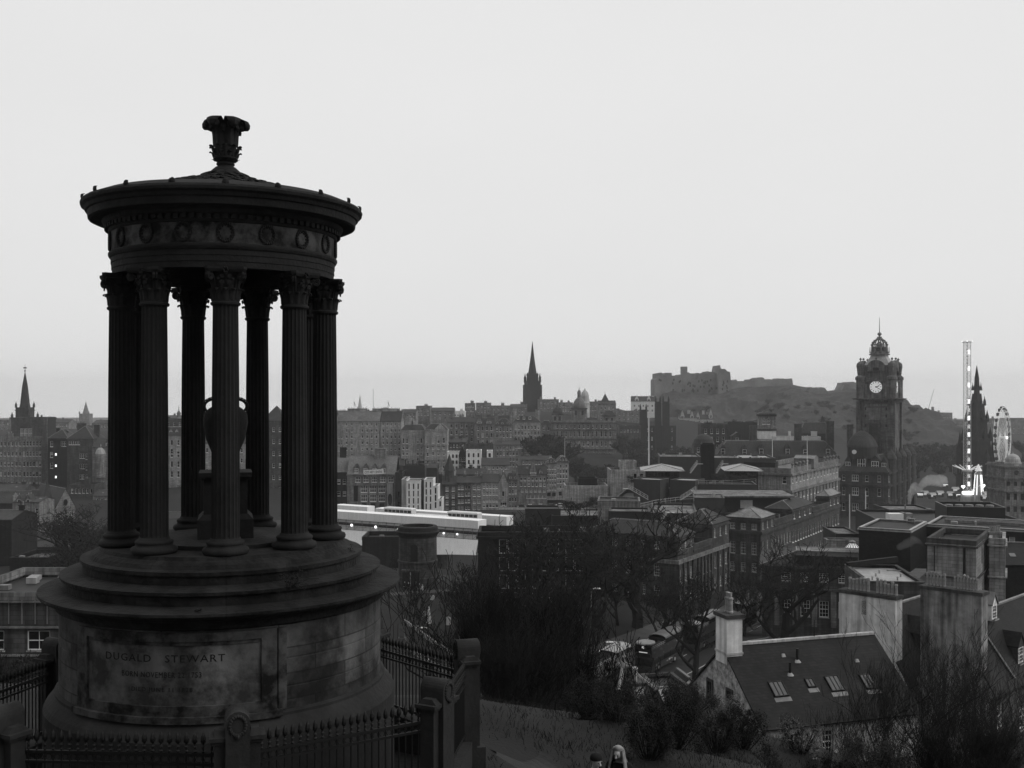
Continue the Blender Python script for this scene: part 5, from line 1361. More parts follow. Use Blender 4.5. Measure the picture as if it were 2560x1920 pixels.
# ---- right: dome corner block, black plant, flat roofs
B = Bld('corner_block', 'pale stone corner block with a ribbed dome and round window at the right edge', 'building', 2512, 2640, 420, 1165, 1310, 16, 0, 'L', None, 'stone_mid')
B.grid(5, 1, 9, 11, 1204, 20, 2512, 2600, kind='dark'); B.grid(5, 1, 9, 16, 1234, 20, 2512, 2600, kind='dark'); B.grid(5, 1, 9, 14, 1266, 20, 2512, 2600, kind='dark')
B.walls(); B.roof('flat', m='flat_roof_dark'); B.band([1165, 1194, 1226], .5, 4, 'stone_mid'); mb = MB(); u_ = B.up(2541)
mb.lathe([(3.2, B.H), (3.2, B.H + 1.2), (2.9, B.H + 1.3), (2.75, B.H + 2.6), (2.2, B.H + 3.7), (1.2, B.H + 4.4), (.3, B.H + 4.7), (.15, B.H + 5.4)], 20, 'zinc', u_, 3.0, 0); B.part(mb, 'dome')
mb = MB(); mb.lathe([(.9, -.1), (.9, .1)], 16, 'glass'); o_ = B.part(mb, 'round_window'); o_.rotation_euler = (R(90), 0, 0); o_.location = (u_, -.15, B.zl(1181))
B = Bld('plant_enclosure', 'large black louvred plant enclosure open at the top on short stilts', 'roof plant', 2338, 2477, 206, 1256, 1304, 9, 10, 'R', 2513, 'cladding_dark')
mb = MB()
for (x0, x1, y0, y1) in ((0, B.W, 0, .12), (0, B.W, B.T - .12, B.T), (0, .12, .121, B.T - .121), (B.W - .12, B.W, .121, B.T - .121)): mb.box(x0, x1, y0, y1, 0, B.H, 'cladding_dark')
mb.box(.13, B.W - .13, .13, B.T - .13, 1.5, 1.7, 'flat_roof_dark')
B.part(mb, 'screen')
mb = MB()
for (x0, x1, y0, y1) in ((-.05, B.W + .05, -.05, .16), (-.05, B.W + .05, B.T - .16, B.T + .05), (-.05, .16, .161, B.T - .161), (B.W - .16, B.W + .05, .161, B.T - .161)): mb.box(x0, x1, y0, y1, B.H, B.H + .08, 'lead')
B.part(mb, 'rim')
for i in range(5):
    f_ = MB(); f_.lathe([(.75, 0), (.75, .5), (.55, .55), (.1, .6)], 14, 'lead'); f_.build('fan', B.o, (B.W * (.14 + .18 * i), B.T * .5, B.H - .55))
mb = MB()
for i in range(6):
    for y_ in (.5, B.T - .5): mb.box(B.W * i / 5 - .1, B.W * i / 5 + .1, y_ - .1, y_ + .1, -1.6, 0, 'iron')
B.part(mb, 'stilt')
Q('flat_roofed_block', 'broad dark flat roofed office under the black plant enclosure', 2225, 2620, 200, 1318, 1420, 'cladding_dark', 30, 6, roof=('flat', 'flat_roof_dark'), par=.25, anchor='L')
Q('roof_house', 'low dark roof house with a grey sheet roof left of the black plant enclosure', 2226, 2338, 226, 1276, 1330, 'cladding_dark', 12, 2, roof=('flat', 'flat_roof'), par=.1)
p_ = P(2224, 1301, 205); mb = MB(); mb.box(0, 2.7, 0, 2.2, 0, 1.25, 'bus_white'); mb.box(2.7, 3.2, .3, 1.9, .1, 1.45, 'lead'); mb.box(3.2, 4.6, .2, 2.0, .5, 1.3, 'lead'); mb.box(.2, 4.4, .1, 2.1, -.9, 0, 'cladding_dark')
mb.M = Matrix.Translation((3.6, -.05, .35)) @ Matrix.Rotation(R(90), 4, 'X'); mb.lathe([(.42, 0), (.42, .25), (.3, .25)], 14, 'steel'); mb.M = None
tag(mb.build('air_handling_unit', loc=p_), 'white boxy air unit with a round fan left of the black plant enclosure', 'roof unit', 'white units on the flat roofs')
B = Bld('mansard_block', 'dark slate mansard block with a pale roof edge left of the stone tower block', 'building', 2147, 2276, 165, 1327, 1430, 12, 31, 'R', 2316, 'slate')
B.walls(); B.roof('flat', m='flat_roof_dark', par=.12, pm='zinc'); B.band([1329], .2, 3, 'zinc')
B2 = Bld('mansard_block', 'dark slate mansard range with a row of pale blinded windows and a light roof edge', 'building', 2316, 2600, 176.7, 1311, 1430, 14, 31, 'L', None, 'slate')
for (px, lit_) in ((2364, 1), (2391, 0), (2418, 0), (2445, 0), (2470, 0)): B2.window('f', B2.up(px), B2.zl(1345 + (px - 2316) * .02), .85, 1.05, 'blind')
B2.window('f', B2.up(2530), B2.zl(1352), .85, 1.5, 'blind')
B2.walls(); B2.roof('flat', m='flat_roof_dark', par=.12, pm='zinc'); B2.band([1313], .2, 3, 'zinc')
mb = MB()
for k_ in (7, 9): mb.box(B2.W * .1, B2.W * .9, k_, k_ + .5, B2.H - .1, B2.H + .3, 'lead')
B2.part(mb, 'roof_curb')
# stone tower block
B = Bld('stone_block', 'plain pale stone block with a hollow parapet roof and long downpipe', 'building', 2318, 2440, 135, 1364, 1530, 8, 31, 'R', 2472, 'stone_light')
B.window('r', B.T * .45, B.zl(1425), .9, 2.3, 'dark'); B.window('r', B.T * .5, B.zl(1512), .9, 2.3, 'near')
B.walls(); B.roof('flat', m='flat_roof_dark', par=.62, pm='stone_dark'); B.band([1367, 1446], .25, 4, 'stone_dark')
mb = MB()
for px in (2336, 2411): mb.tube((B.up(px), -.12, B.zl(1450)), (B.up(px), -.12, B.zl(1368)), .07 if px < 2400 else .16, .07 if px < 2400 else .16, 'iron', 6)
B.part(mb, 'downpipe')
Q('stone_block', 'lighter stone wing right of the hollow roofed stone block with a row of chimney pots', 2473, 2513, 141, 1358, 1530, 'stone_light', 8, 25, roof=('flat', 'flat_roof_dark'), bands=[1362, 1440], ch=[(2486, 26, 1327, None, dict(pots=5, m='stone_light'))])
Q('stone_house_top', 'dark house roof at the right edge behind the stone wing', 2505, 2640, 150, 1412, 1560, 'slate', 12, 10, roof=('gable', 40, 'slate'))
# ---- classical building with hipped lead trimmed roof
B = Bld('classical_building', 'dark classical building with pilasters, sash windows and a lead trimmed hipped roof', 'building', 1905, 2262, 172, 1412, 1640, 16, 14, 'L', None, 'stone_dark')
for px in (1965, 2013, 2060, 2108, 2156): B.window('f', B.up(px), B.zl(1450), 22 * B.k, 22 * B.k, 'near'); B.window('f', B.up(px - 47 + 47), B.zl(1536), 22 * B.k, 40 * B.k, 'near')
B.walls(); B.roof('hip', 26, m='slate', flat=5.5); B.band([1412, 1466], .45, 5, 'stone_dark')
mb = MB()
for px in (1942, 1988, 2036, 2084, 2132): mb.box(B.up(px) - .4, B.up(px) + .4, -.3, .02, B.zl(1560), B.zl(1472), 'stone_mid')
B.part(mb, 'pilaster')
mb = MB(); mb.box(B.up(1985), B.up(2145), .3, .9, B.H - .3, B.H + 1.7, 'stone_black'); B.part(mb, 'parapet')
for px, w_, y_ in ((2198, 7, 1407), (2228, 8, 1398)):
    c_ = MB(); u_ = B.up(px); c_.lathe([(.24, 0), (.22, 1.2), (.3, 1.3), (.3, 1.4)], 10, 'pot' if px < 2200 else 'stone_dark'); c_.build('chimney_pot', B.o, (u_, 1, B.zl(1428)))
def cupola(label, px, ywide, ytop, wpx, d, m1='lit_soft'):
    k_ = d / F; r_ = wpx * k_ / 2; o = thing('roof_cupola', label, 'cupola', tuple(P(px, ywide, d)), 0, 'glazed cupolas on roofs'); h_ = (ywide - ytop) * k_ * 1.15
    g = MB(); g.lathe([(r_, 0), (r_ * .28, h_ * .85)], 16, 'skylight_glass' if m1 is None else m1, cap=False); g.build('glazing', o)
    f = MB(); f.lathe([(r_ * 1.08, -.4), (r_ * 1.08, .02), (r_, .04)], 16, 'lead')
    f.lathe([(r_ * .32, h_ * .8), (r_ * .32, h_ * .95), (.08, h_ * 1.1)], 12, 'lead')
    f.lathe([(r_ * 1.0, -2.5), (r_ * 1.0, -.38)], 16, 'stone_dark', cap=False)
    for i in range(16):
        a = 2 * math.pi * (i + .5) / 16
        f.tube((r_ * math.sin(a), -r_ * math.cos(a), .04), (r_ * .3 * math.sin(a), -r_ * .3 * math.cos(a), h_ * .86), .07, .05, 'slate', 4)
    f.build('frame', o)
cupola('glowing fan shaped glass cupola on the dark classical building', 2131, 1379, 1356, 54, 186)
cupola('shallow pale cupola right of the glowing fan shaped one', 2198, 1367, 1356, 36, 192, 'zinc')
cupola('small round glazed cupola left of the white cottage gable', 1685, 1736, 1713, 46, 113, 'zinc')
Q('slate_roofed_range', 'low range with pale ridged hips right of the glowing cupola', 2165, 2262, 184, 1398, 1470, 'stone_dark', 12, 10, roof=('hip', 32, 'slate', 3))
Q('ruined_wall_block', 'old stained wall with dark top behind the glowing cupola', 2068, 2240, 200, 1352, 1420, 'stone_mid', 3, 4, roof=('flat', 'flat_roof'), par=.2)
Q('flat_roofed_block', 'low block with a pale sheet roof behind the old stained wall', 2090, 2150, 215, 1335, 1400, 'cladding_dark', 12, 4, roof=('flat', 'flat_roof'), par=.1)
B = Q('flat_roofed_block', 'low building with a bright sheet roof behind the chimney pots', 2168, 2312, 117, 1455, 1560, 'stone_dark', 12, 6, roof=('flat', 'zinc'), par=.1)
mb = MB()
for i in range(5): mb.lathe([(.1, 0), (.1, .35), (.18, .4), (.05, .5)], 8, 'zinc', B.W * (.2 + .15 * i), 3 + (i % 3) * 2.3, B.H - .3)
B.part(mb, 'vent')
mb = MB(); mb.tube((0, 10.5, B.H + .2), (B.W, 11.9, B.H + .8), .45, .45, 'stone_black', 4); B.part(mb, 'parapet')

# ---- gable stacks and houses at the lower right
def gable_house(label, xl, xr, d, stk, pots, gm_, slit=None, xs=None, dms=(), wins=(), ez=74.5, rz_=80.3):
    """house whose chimney gable faces left and whose dormered front faces right-forward"""
    B = Bld('gable_house', label, 'house', xl, xr, d, yat(ez, d), 1960, 9, 45, 'R', xs, 'stone_dark', 'houses stepping down at the foot of the hill')
    B.wm = {'f': gm_}; B.verge = -.02
    for px, y0_, y1_, w_ in wins:
        v = B.vp(px); dd = B.O[1] + B.U[1] * B.W + B.V[1] * v
        B.window('r', v, Z(y1_, dd) - B.zb, w_ * dd / F / .75, (y1_ - y0_) * dd / F, 'near')
    rp = (rz_ - ez) / B.k
    B.walls(('gablev', rp)); B.roof('gablev', rp, m='slate', over=.2)
    for q in dms: B.dormer(*q, side='r')
    # the broad chimney stack rising through the gable
    u0, u1 = B.up(stk[0]), B.up(stk[1]); dt = B.O[1] + B.U[1] * u1
    zt = Z(stk[2], dt) - B.zb
    mb = MB(); mb.box(u0, u1, -.10, 1.25, B.H - 3, zt - .3, gm_); mb.box(u0 - .12, u1 + .12, -.18, 1.37, zt - .3, zt, 'stone_dark')
    c = B.part(mb, 'chimney')
    if slit:
        mb = MB(); mb.box(B.up(slit[0]), B.up(slit[1]), -.1, .05, zt - 2.0, zt - .31, 'stone_black'); mb.build('flue_gap', c)
    rn = random.Random(int(xl))
    for (a_, c_, n_) in pots:
        ua, uc = B.up(a_), B.up(c_)
        for i in range(n_):
            u = ua + (uc - ua) * (i + .5) / n_
            hh = rn.uniform(.95, 1.25); r_ = min(.19, (uc - ua) / n_ * .40)
            p = MB(); p.lathe([(r_, 0), (r_ * 1.1, .1), (r_ * .92, .14), (r_ * .85, hh * .8), (r_ * 1.05, hh * .84), (r_ * 1.05, hh * .93), (r_ * .85, hh), (r_ * .6, hh), (r_ * .6, hh - .25)], 12, 'pot')
            if rn.random() < .3: p.lathe([(r_ * .5, hh), (r_ * 1.1, hh + .12), (r_ * .9, hh + .22), (.02, hh + .28)], 10, 'zinc')
            p.build('chimney_pot', c, (u, .6, zt))
    return B
HA = gable_house('house with a white rendered chimney gable, two rows of pots and gabled dormers', 2086, 2268, 94, (2099, 2240, 1492), [(2113, 2168, 6), (2182, 2238, 6)], 'harl', (2155, 2167), 2420,
   [(2318, 62, 1668, 56, 34, .13, 'near', 'slate', 'slate'), (2392, 58, 1652, 54, 32, .13, 'near', 'slate', 'slate')], [(2342, 1722, 1766, 24), (2404, 1720, 1764, 24), (2300, 1724, 1770, 24), (2342, 1820, 1866, 24), (2404, 1818, 1864, 24)])
mb = MB(); mb.lathe([(.1, 0), (.12, 1.0), (.15, 1.05)], 8, 'zinc', HA.W * .72, HA.vp(2355), HA.H + 3.0); HA.part(mb, 'vent_pipe')
HB2 = gable_house('taller house with a grey stained chimney gable and a white framed dormer', 2288, 2486, 90.5, (2302, 2455, 1482), [(2308, 2359, 6), (2377, 2440, 8)], 'stained_harl', None, 2660,
   [(2486, 36, 1590, 44, 26, .36, 'near', 'lead', 'white_render'), (2552, 46, 1706, 50, 30, .10, 'near', 'slate', 'stone_dark')], [(2500, 1760, 1822, 26), (2556, 1760, 1822, 26)])
mb = MB(); mb.tube((HB2.W * .6, HB2.vp(2530), HB2.H + 4.9), (HB2.W - .1, HB2.vp(2540), HB2.H + .6), .12, .12, 'lead', 5); HB2.part(mb, 'roof_gutter')

# ---- white cottage with the rubble gable
CD = 69.0
B = Bld('cottage', 'white rubble gabled cottage with a slate roof, skylights and a tall chimney', 'cottage', 1903, 2296, CD, 1817, 1935, 10, -17.7, 'L', None, 'rubble')
B.T = 10.0; RISE = 4.0
for (px, y0_, y1_, w_) in ((1776, 1703, 1752, .75), (1825, 1728, 1773, .75)):
    v_ = solve_u(B.O, B.V, px); dd = B.O[1] + B.V[1] * v_
    B.window('l', B.T - v_, Z(y1_, dd) - B.zb, w_, (y1_ - y0_) * dd / F, 'dark') if Z(y0_, dd) - B.zb < B.H else None
B.window('f', B.up(1982), B.zl(1905), .8, 1.6, 'near'); B.window('f', B.up(2070), B.zl(1905), .8, 1.6, 'near')
B.walls(('gable', RISE / B.k)); B.roof('gable', RISE / B.k, m='slate', over=.3)
def gwin(px, y0_, y1_, w_):
    """dark window with stone sill on the cottage gable, above the eave line"""
    v_ = solve_u(B.O, B.V, px); dd = B.O[1] + B.V[1] * v_
    z0, z1 = Z(y1_, dd) - B.zb, Z(y0_, dd) - B.zb
    mb = MB(); mb.box(-.05, .02, v_ - w_ / 2, v_ + w_ / 2, z0, z1, 'glass')
    for (a_, c_, e, f_) in ((v_ - w_ / 2 - .14, v_ - w_ / 2, z0, z1), (v_ + w_ / 2, v_ + w_ / 2 + .14, z0, z1), (v_ - w_ / 2 - .14, v_ + w_ / 2 + .14, z1, z1 + .18), (v_ - w_ / 2 - .2, v_ + w_ / 2 + .2, z0 - .2, z0)): mb.box(-.10 if e != z0 - .2 else -.2, .03, a_, c_, e, f_, 'stone_dark')
    mb.box(-.07, -.03, v_ - .02, v_ + .02, z0, z1, 'stone_dark'); mb.box(-.07, -.03, v_ - w_ / 2, v_ + w_ / 2, (z0 + z1) / 2 - .02, (z0 + z1) / 2 + .02, 'stone_dark')
    mb.build('window', B.o)
gwin(1776, 1703, 1752, .62); gwin(1825, 1728, 1773, .62)
mb = MB(); c_ = B.T / 2; mb.box(-.15, 1.05, c_ - .78, c_ + .78, B.H + RISE - 1.0, B.H + RISE + 2.15, 'harl'); mb.box(-.28, 1.18, c_ - .92, c_ + .92, B.H + RISE + 2.15, B.H + RISE + 2.4, 'stone_dark'); mb.box(-.2, 1.1, c_ - .84, c_ + .84, B.H + RISE - .35, B.H + RISE - .2, 'stone_pale')
ch_ = B.part(mb, 'chimney')
for dy in (-.17, .17):
    p = MB(); p.lathe([(.2, 0), (.22, .1), (.18, .15), (.17, .9), (.22, .95), (.22, 1.05), (.12, 1.1), (.12, 1.35), (.16, 1.4)], 12, 'pot'); p.build('chimney_pot', ch_, (.45, c_ + dy, B.H + RISE + 2.4))
def on_roof(px, py):
    """local point on the front roof slope under a photo pixel"""
    lo, hi_ = 0.0, 1.0
    for _ in range(40):
        s_ = (lo + hi_) / 2
        v_ = B.T / 2 * s_; O2 = (B.O[0] + B.V[0] * v_, B.O[1] + B.V[1] * v_)
        u = solve_u(O2, B.U, px); dd = O2[1] + B.U[1] * u
        z = B.zb + B.H + RISE * s_ + .16
        if z < Z(py, dd): lo = s_
        else: hi_ = s_
    return Vector((u, v_, B.H + RISE * s_ + .16))
SLP = math.atan2(RISE, B.T / 2)
for (px, py, w_, h_) in ((1945, 1723, .95, 1.1), (2025, 1708, .5, .6), (2086, 1709, .95, 1.15), (2170, 1704, .8, 1.1)):
    p = on_roof(px, py); mb = MB()
    mb.M = Matrix.Translation(p) @ Matrix.Rotation(SLP, 4, 'X')
    mb.box(-w_ / 2, w_ / 2, -h_ / 2, h_ / 2, .0, .07, 'skylight_glass')
    for x in (-w_ / 2 - .06, w_ / 2): mb.box(x, x + .06, -h_ / 2 - .05, h_ / 2 + .05, 0, .12, 'iron')
    for i in (1, 2) if w_ > .6 else (1,):
        xx = -w_ / 2 + w_ * i / (3 if w_ > .6 else 2); mb.box(xx - .025, xx + .025, -h_ / 2, h_ / 2, .071, .10, 'iron')
    for y in (-h_ / 2 - .06, h_ / 2): mb.box(-w_ / 2, w_ / 2, y, y + .06, 0, .11, 'iron')
    mb.box(-w_ / 2 - .15, w_ / 2 + .15, -h_ / 2 - .45, -h_ / 2 - .12, 0, .02, 'lead')
    mb.build('skylight', B.o)
for (px, py, h_) in ((1993, 1652, .85), (1975, 1685, .8)):
    p = on_roof(px, py); mb = MB(); mb.lathe([(.09, -.1), (.09, h_)], 10, 'iron', p.x, p.y, p.z); mb.lathe([(.28, -.1), (.12, .08)], 10, 'zinc', p.x, p.y, p.z); mb.build('vent_pipe', B.o)
for (px, py) in ((1958, 1640), (2142, 1653)):
    p = on_roof(px, py); mb = MB(); mb.frust(p.x, p.y, p.z - .05, p.z + .15, .16, .12, .1, .05, 'zinc'); mb.build('roof_vent', B.o)
mb = MB(); mb.tube((-.1, -.38, B.H - .12), (B.W, -.38, B.H - .12), .07, .07, 'iron', 6); mb.build('gutter', B.o)
mb = MB()
for i in range(32): mb.box(B.W * i / 32 + .01, B.W * (i + 1) / 32 - .01, B.T / 2 - .17, B.T / 2 + .17, B.H + RISE + .12, B.H + RISE + .29, 'stone_pale')
mb.build('ridge_tiles', B.o)
COT = B
# low walls and lean-to round the cottage
Q('garden_wall', 'low stone wall in front of the cottage gable', 1735, 1850, 71, 1800, 1850, 'rubble', .4, -20, cat='wall', roof=None)
Q('lean_to', 'low pale sheet roofed lean-to left of the cottage gable', 1668, 1722, 99, 1772, 1830, 'stone_dark', 5, -10, roof=('gable', 30, 'zinc'), cat='shed')
Q('roof_terrace', 'flat dark roof block behind the small round cupola', 1655, 1740, 116, 1738, 1800, 'stone_dark', 8, -10, roof=('flat', 'flat_roof_dark'), par=.3)
Q('shed', 'tiny white gabled shed beside the zebra crossing', 1710, 1735, 121, 1712, 1760, 'white_render', 4, -10, roof=('gablev', 14, 'slate'), cat='shed')
# ---- pyramid roofed lodge
p_ = P(1560, 1660, 104); lo_ = thing('lodge', 'stone lodge with a flared pyramid slate roof, pale lead hips and a knobbed finial', 'lodge', (p_.x, p_.y, p_.z), R(28))
mb = MB(); pr = [(.3, 0), (.45, -.35), (1.1, -1.25), (2.3, -2.4), (3.7, -3.3), (4.1, -3.45)]
for (r0, z0), (r1, z1) in zip(pr[:-1], pr[1:]): mb.frust(0, 0, z1, z0, r1, r1, r0, r0, 'slate')
rf_ = mb.build('roof', lo_); hp = MB()
for sx, sy in ((-1, -1), (1, -1), (1, 1), (-1, 1)):
    for (r0, z0), (r1, z1) in zip(pr[:-1], pr[1:]): hp.tube((sx * r0, sy * r0, z0 + .05), (sx * r1, sy * r1, z1 + .05), .2, .2, 'lead', 6, True)
hp.build('hip', rf_)
mb = MB(); mb.lathe([(.5, -.3), (.55, -.1), (.3, .15), (.14, .3), (.1, .5), (.24, .6), (.26, .72), (.12, .85), (.05, 1.1), (.02, 2.0)], 12, 'lead'); mb.build('finial', rf_)
mb = MB(); mb.box(-3.7, 3.7, -3.7, 3.7, -9, -3.44, 'stone_dark'); mb.build('wall', lo_)
wc = Q('house', 'low house with a square white chimney and single round pot below the lodge', 1560, 1640, 93, 1792, 1850, 'stone_dark', 8, -12, roof=('gable', 30, 'slate'), cat='house')
mb = MB(); u_ = wc.up(1598); mb.box(u_ - .72, u_ + .72, .6, 1.9, wc.zl(1800), wc.zl(1722), 'white_render'); mb.box(u_ - .86, u_ + .86, .45, 2.05, wc.zl(1722), wc.zl(1714), 'stone_dark')
c_ = wc.part(mb, 'chimney'); mb = MB(); mb.lathe([(.22, 0), (.2, 1.0), (.26, 1.02), (.3, 1.1), (.2, 1.25), (.02, 1.3)], 12, 'zinc'); mb.build('chimney_pot', c_, (u_, 1.2, wc.zl(1714)))
# ================================================================== landmarks
random.seed(21)
def spire(mb, cx, cy, z0, z1, r, m, n=8, fin=True):
    mb.lathe([(r, z0), (r * .72, z0 + (z1 - z0) * .28), (r * .48, z0 + (z1 - z0) * .52), (r * .25, z0 + (z1 - z0) * .76), (.12, z1)], n, m, cx, cy, 0)
def pinn(mb, cx, cy, z0, z1, r, m):
    h = z1 - z0
    mb.frust(cx, cy, z0, z0 + h * .45, r, r, r * .9, r * .9, m)
    mb.lathe([(r * 1.35, z0 + h * .45), (r * .55, z0 + h * .7), (.05, z1)], 6, m, cx, cy, 0)
# --- left steeple
d = 600; k = d / F; p = P(52, 1114, d)
o = thing('church_steeple', 'tall dark church steeple with a weather vane at the far left skyline', 'steeple', (p.x, p.y, p.z))
mb = MB(); mb.box(-5.2, 5.2, 0, 10.4, -6, 14.8, 'stone_dark'); mb.box(-5.6, 5.6, -.4, 10.8, 14.6, 15.5, 'stone_dark'); mb.box(-3.7, 3.7, 1.5, 8.9, 15.5, 21.5, 'stone_dark'); mb.box(-4, 4, 1.2, 9.2, 19.6, 20.1, 'stone_dark')
for x, y in ((-5, .2), (5, .2), (-5, 10.2), (5, 10.2)): pinn(mb, x, y, 15.4, 19.0, .55, 'stone_dark')
for x, y in ((-3.5, 1.7), (3.5, 1.7), (-3.5, 8.7), (3.5, 8.7)): pinn(mb, x, y, 21.4, 25.0, .5, 'stone_dark')
mb.build('tower', o); mb = MB(); mb.lathe([(3.1, 21.5), (2.6, 24), (2.55, 25), (1.6, 33.5), (.9, 37.5), (.25, 41.2)], 8, 'slate_far', 0, 5.2, 0); mb.build('spire', o)
mb = MB(); mb.tube((0, 5.2, 41), (0, 5.2, 46), .14, .08, 'iron', 5); mb.ball((0, 5.2, 42.2), .5, 'iron'); mb.box(-.9, .9, 5.1, 5.3, 43.6, 44.3, 'iron'); mb.build('weather_vane', o)
mb = MB(); mb.lathe([(.9, -.1), (.9, .1)], 14, 'dial'); q = mb.build('clock_face', o); q.rotation_euler = (R(90), 0, 0); q.location = (0, -.15, 10)
# --- far stepped church tower
d = 1500; k = d / F; p = P(207.6, 1100, d)
o = thing('church_tower', 'hazy stepped church tower with a short spire behind the hipped tenement', 'church', (p.x, p.y, p.z))
mb = MB(); mb.box(-10, 10, 0, 20, -10, 22, 'stone_mid'); mb.box(-7, 7, 3, 17, 22, 37, 'stone_mid')
for x in (-9, 9): pinn(mb, x, 1, 22, 31, 1.2, 'stone_mid')
for x in (-6.4, 6.4): pinn(mb, x, 3.6, 37, 41, .9, 'stone_mid')
mb.build('tower', o); mb = MB(); spire(mb, 0, 10, 36, 54, 5.2, 'stone_mid'); mb.tube((0, 10, 53), (0, 10, 57), .2, .1, 'iron', 4); mb.build('spire', o)
# --- faint spire and masts on the skyline
d = 2400; p = P(900, 1060, d); o = thing('church_spire', 'very faint distant needle spire right of the monument columns', 'spire', tuple(p)); mb = MB(); mb.box(-5, 5, -5, 5, -25, 34, 'stone_pale'); mb.build('tower', o); mb = MB(); spire(mb, 0, 0, 34, 67, 5.2, 'stone_pale'); mb.build('spire', o)
def mast(label, px, y0, y1, d, r=.12, m='iron', cat='mast', flag=None):
    a = P(px, y1, d); b2 = P(px, y0, d); mb = MB(); mb.tube((0, 0, -6), (0, 0, b2.z - a.z), r, r * .6, m, 6, True)
    o = mb.build('flagpole' if cat == 'flagpole' else 'mast', loc=a)
    tag(o, label, cat)
    if flag:
        f_ = MB(); h = b2.z - a.z; vs = []; n_ = 6
        for i in range(n_ + 1):
            x = flag * .35 * i / n_; yy = .18 * math.sin(i * 1.3)
            vs += [(x, yy, h - .3 - i * .35), (x + .1, yy, h - flag * .8 - i * .35)]
        f_.add(vs, [(2 * i, 2 * i + 1, 2 * i + 3, 2 * i + 2) for i in range(n_)], 'coat_grey'); f_.build('flag', o)
    return o
mast('tall thin radio mast on the skyline right of the faint spire', 933, 971, 1036, 900, .22)
mast('short roof mast with a furled flag left of the faint spire', 885, 1001, 1026, 566, .1, flag=2)
mast('roof mast with a furled flag above the two bright roof lights', 970, 1001, 1030, 566, .1, flag=2)
mast('tall white flagpole left of the modern roofs', 1622, 1043, 1149, 330, .22, 'bus_white', 'flagpole')
mast('white flagpole with a furled flag in front of the hotel wing dormers', 1931, 1097, 1157, 345, .14, 'bus_white', 'flagpole', flag=1.6)
mast('slim white flagpole near the right end of the hotel wing', 2018, 1088, 1146, 345, .13, 'bus_white', 'flagpole')
mast('shorter of two white poles in front of the clock tower hotel', 2124, 1236, 1300, 262, .14, 'bus_white', 'flagpole')
mast('taller of two white poles in front of the clock tower hotel', 2164, 1227, 1300, 262, .16, 'bus_white', 'flagpole')
mast('thin pole above the dormered end block of the market row', 1412, 1096, 1140, 452, .1, 'bus_white', 'flagpole')
o = mast('floodlight mast with a ring of lamps in front of the dark ridge tree', 1297, 1122, 1172, 470, .16, 'lead')
mb = MB(); mb.lathe([(1.6, -.2), (1.8, 0), (1.6, .3)], 12, 'lead', 0, 0, Z(1122, 470) - Z(1172, 470)); mb.build('lamp_ring', o)
# --- dark spired tower
d = 950; k = d / F; p = P(1331, 1012, d)
o = thing('spired_tower', 'tall black gothic tower and spire rising over the ridge', 'church', (p.x, p.y, p.z), R(12))
def zz(y): return Z(y, d) - p.z
mb = MB(); mb.box(-6.7, 6.7, -6.7, 6.7, -10, zz(974), 'stone_black'); mb.box(-6.1, 6.1, -6.1, 6.1, zz(974), zz(952), 'stone_black'); mb.box(-4.3, 4.3, -4.3, 4.3, zz(952), zz(936), 'stone_black')
for x in (-1, 1):
    for y in (-1, 1):
        pinn(mb, x * 5.5, y * 5.5, zz(956), zz(932), 1.0, 'stone_black'); pinn(mb, x * 3.8, y * 3.8, zz(940), zz(931), .7, 'stone_black'); mb.box(x * 6.3 - .8, x * 6.3 + .8, y * 6.3 - .8, y * 6.3 + .8, -10, zz(962), 'stone_black')
mb.build('tower', o)
mb = MB(); mb.lathe([(4.1, zz(937)), (3.0, zz(918)), (1.7, zz(892)), (.8, zz(870)), (.12, zz(853))], 8, 'stone_black'); mb.build('spire', o)
mb = MB()
for y in (980, 958):
    for f_ in (-2.8, 0, 2.8): mb.box(f_ - .8, f_ + .8, -6.8, -6.6, zz(y + 16), zz(y), 'black')
mb.build('belfry_window', o)
# --- skyline round it
for (a_, c_, y_, d_, lab) in ((1345, 1397, 1000, 930, 'long flat block right of the dark spired tower'), (1397, 1432, 1008, 900, 'broken roof line left of the green dome'), (1464, 1500, 1006, 900, 'hazy roofs right of the domed bank'), (1540, 1602, 1029, 900, 'low hazy roofs right of the pointed tower block'), (1296, 1318, 1012, 940, 'small roof at the left foot of the dark spired tower')):
    Q('skyline_block', lab, a_, c_, d_, y_, 1090, 'stone_mid', 16, roof=('flat',), g=[(5, 2, 3, 4.5, y_ + 5, 11)], ch=[(a_ + 8, 6, y_ - 7), (c_ - 9, 5, y_ - 6)])
B = Q('turreted_block', 'hazy block with a small pyramid tower right of the domes', 1496, 1540, 870, 1010, 1090, 'stone_mid', 14, roof=('gable', 8), g=[(4, 3, 3, 5, 1018, 13)], ch=[(1535, 5, 1012)])
mb = MB(); u_ = B.up(1514); mb.box(u_ - 3, u_ + 3, 2, 8, B.H, B.H + 2, 'stone_mid'); mb.frust(u_, 5, B.H + 2, B.H + 8.5, 3.2, 3.2, .1, .1, 'slate_far'); mb.tube((u_, 5, B.H + 8), (u_, 5, B.H + 11), .12, .08, 'iron', 4); B.part(mb, 'turret')
Q('gabled_house', 'bright white gabled building left of the castle crag', 1577, 1640, 985, 1003, 1060, 'white_render', 14, 8, g=[(5, 2, 3.5, 5, 1012, 12)], roof=('gable', 12), ch=[(1590, 6, 992), (1632, 6, 990)], dm=[(1592, 9, 1003, 6, 9, .03), (1622, 9, 1003, 6, 9, .03)])
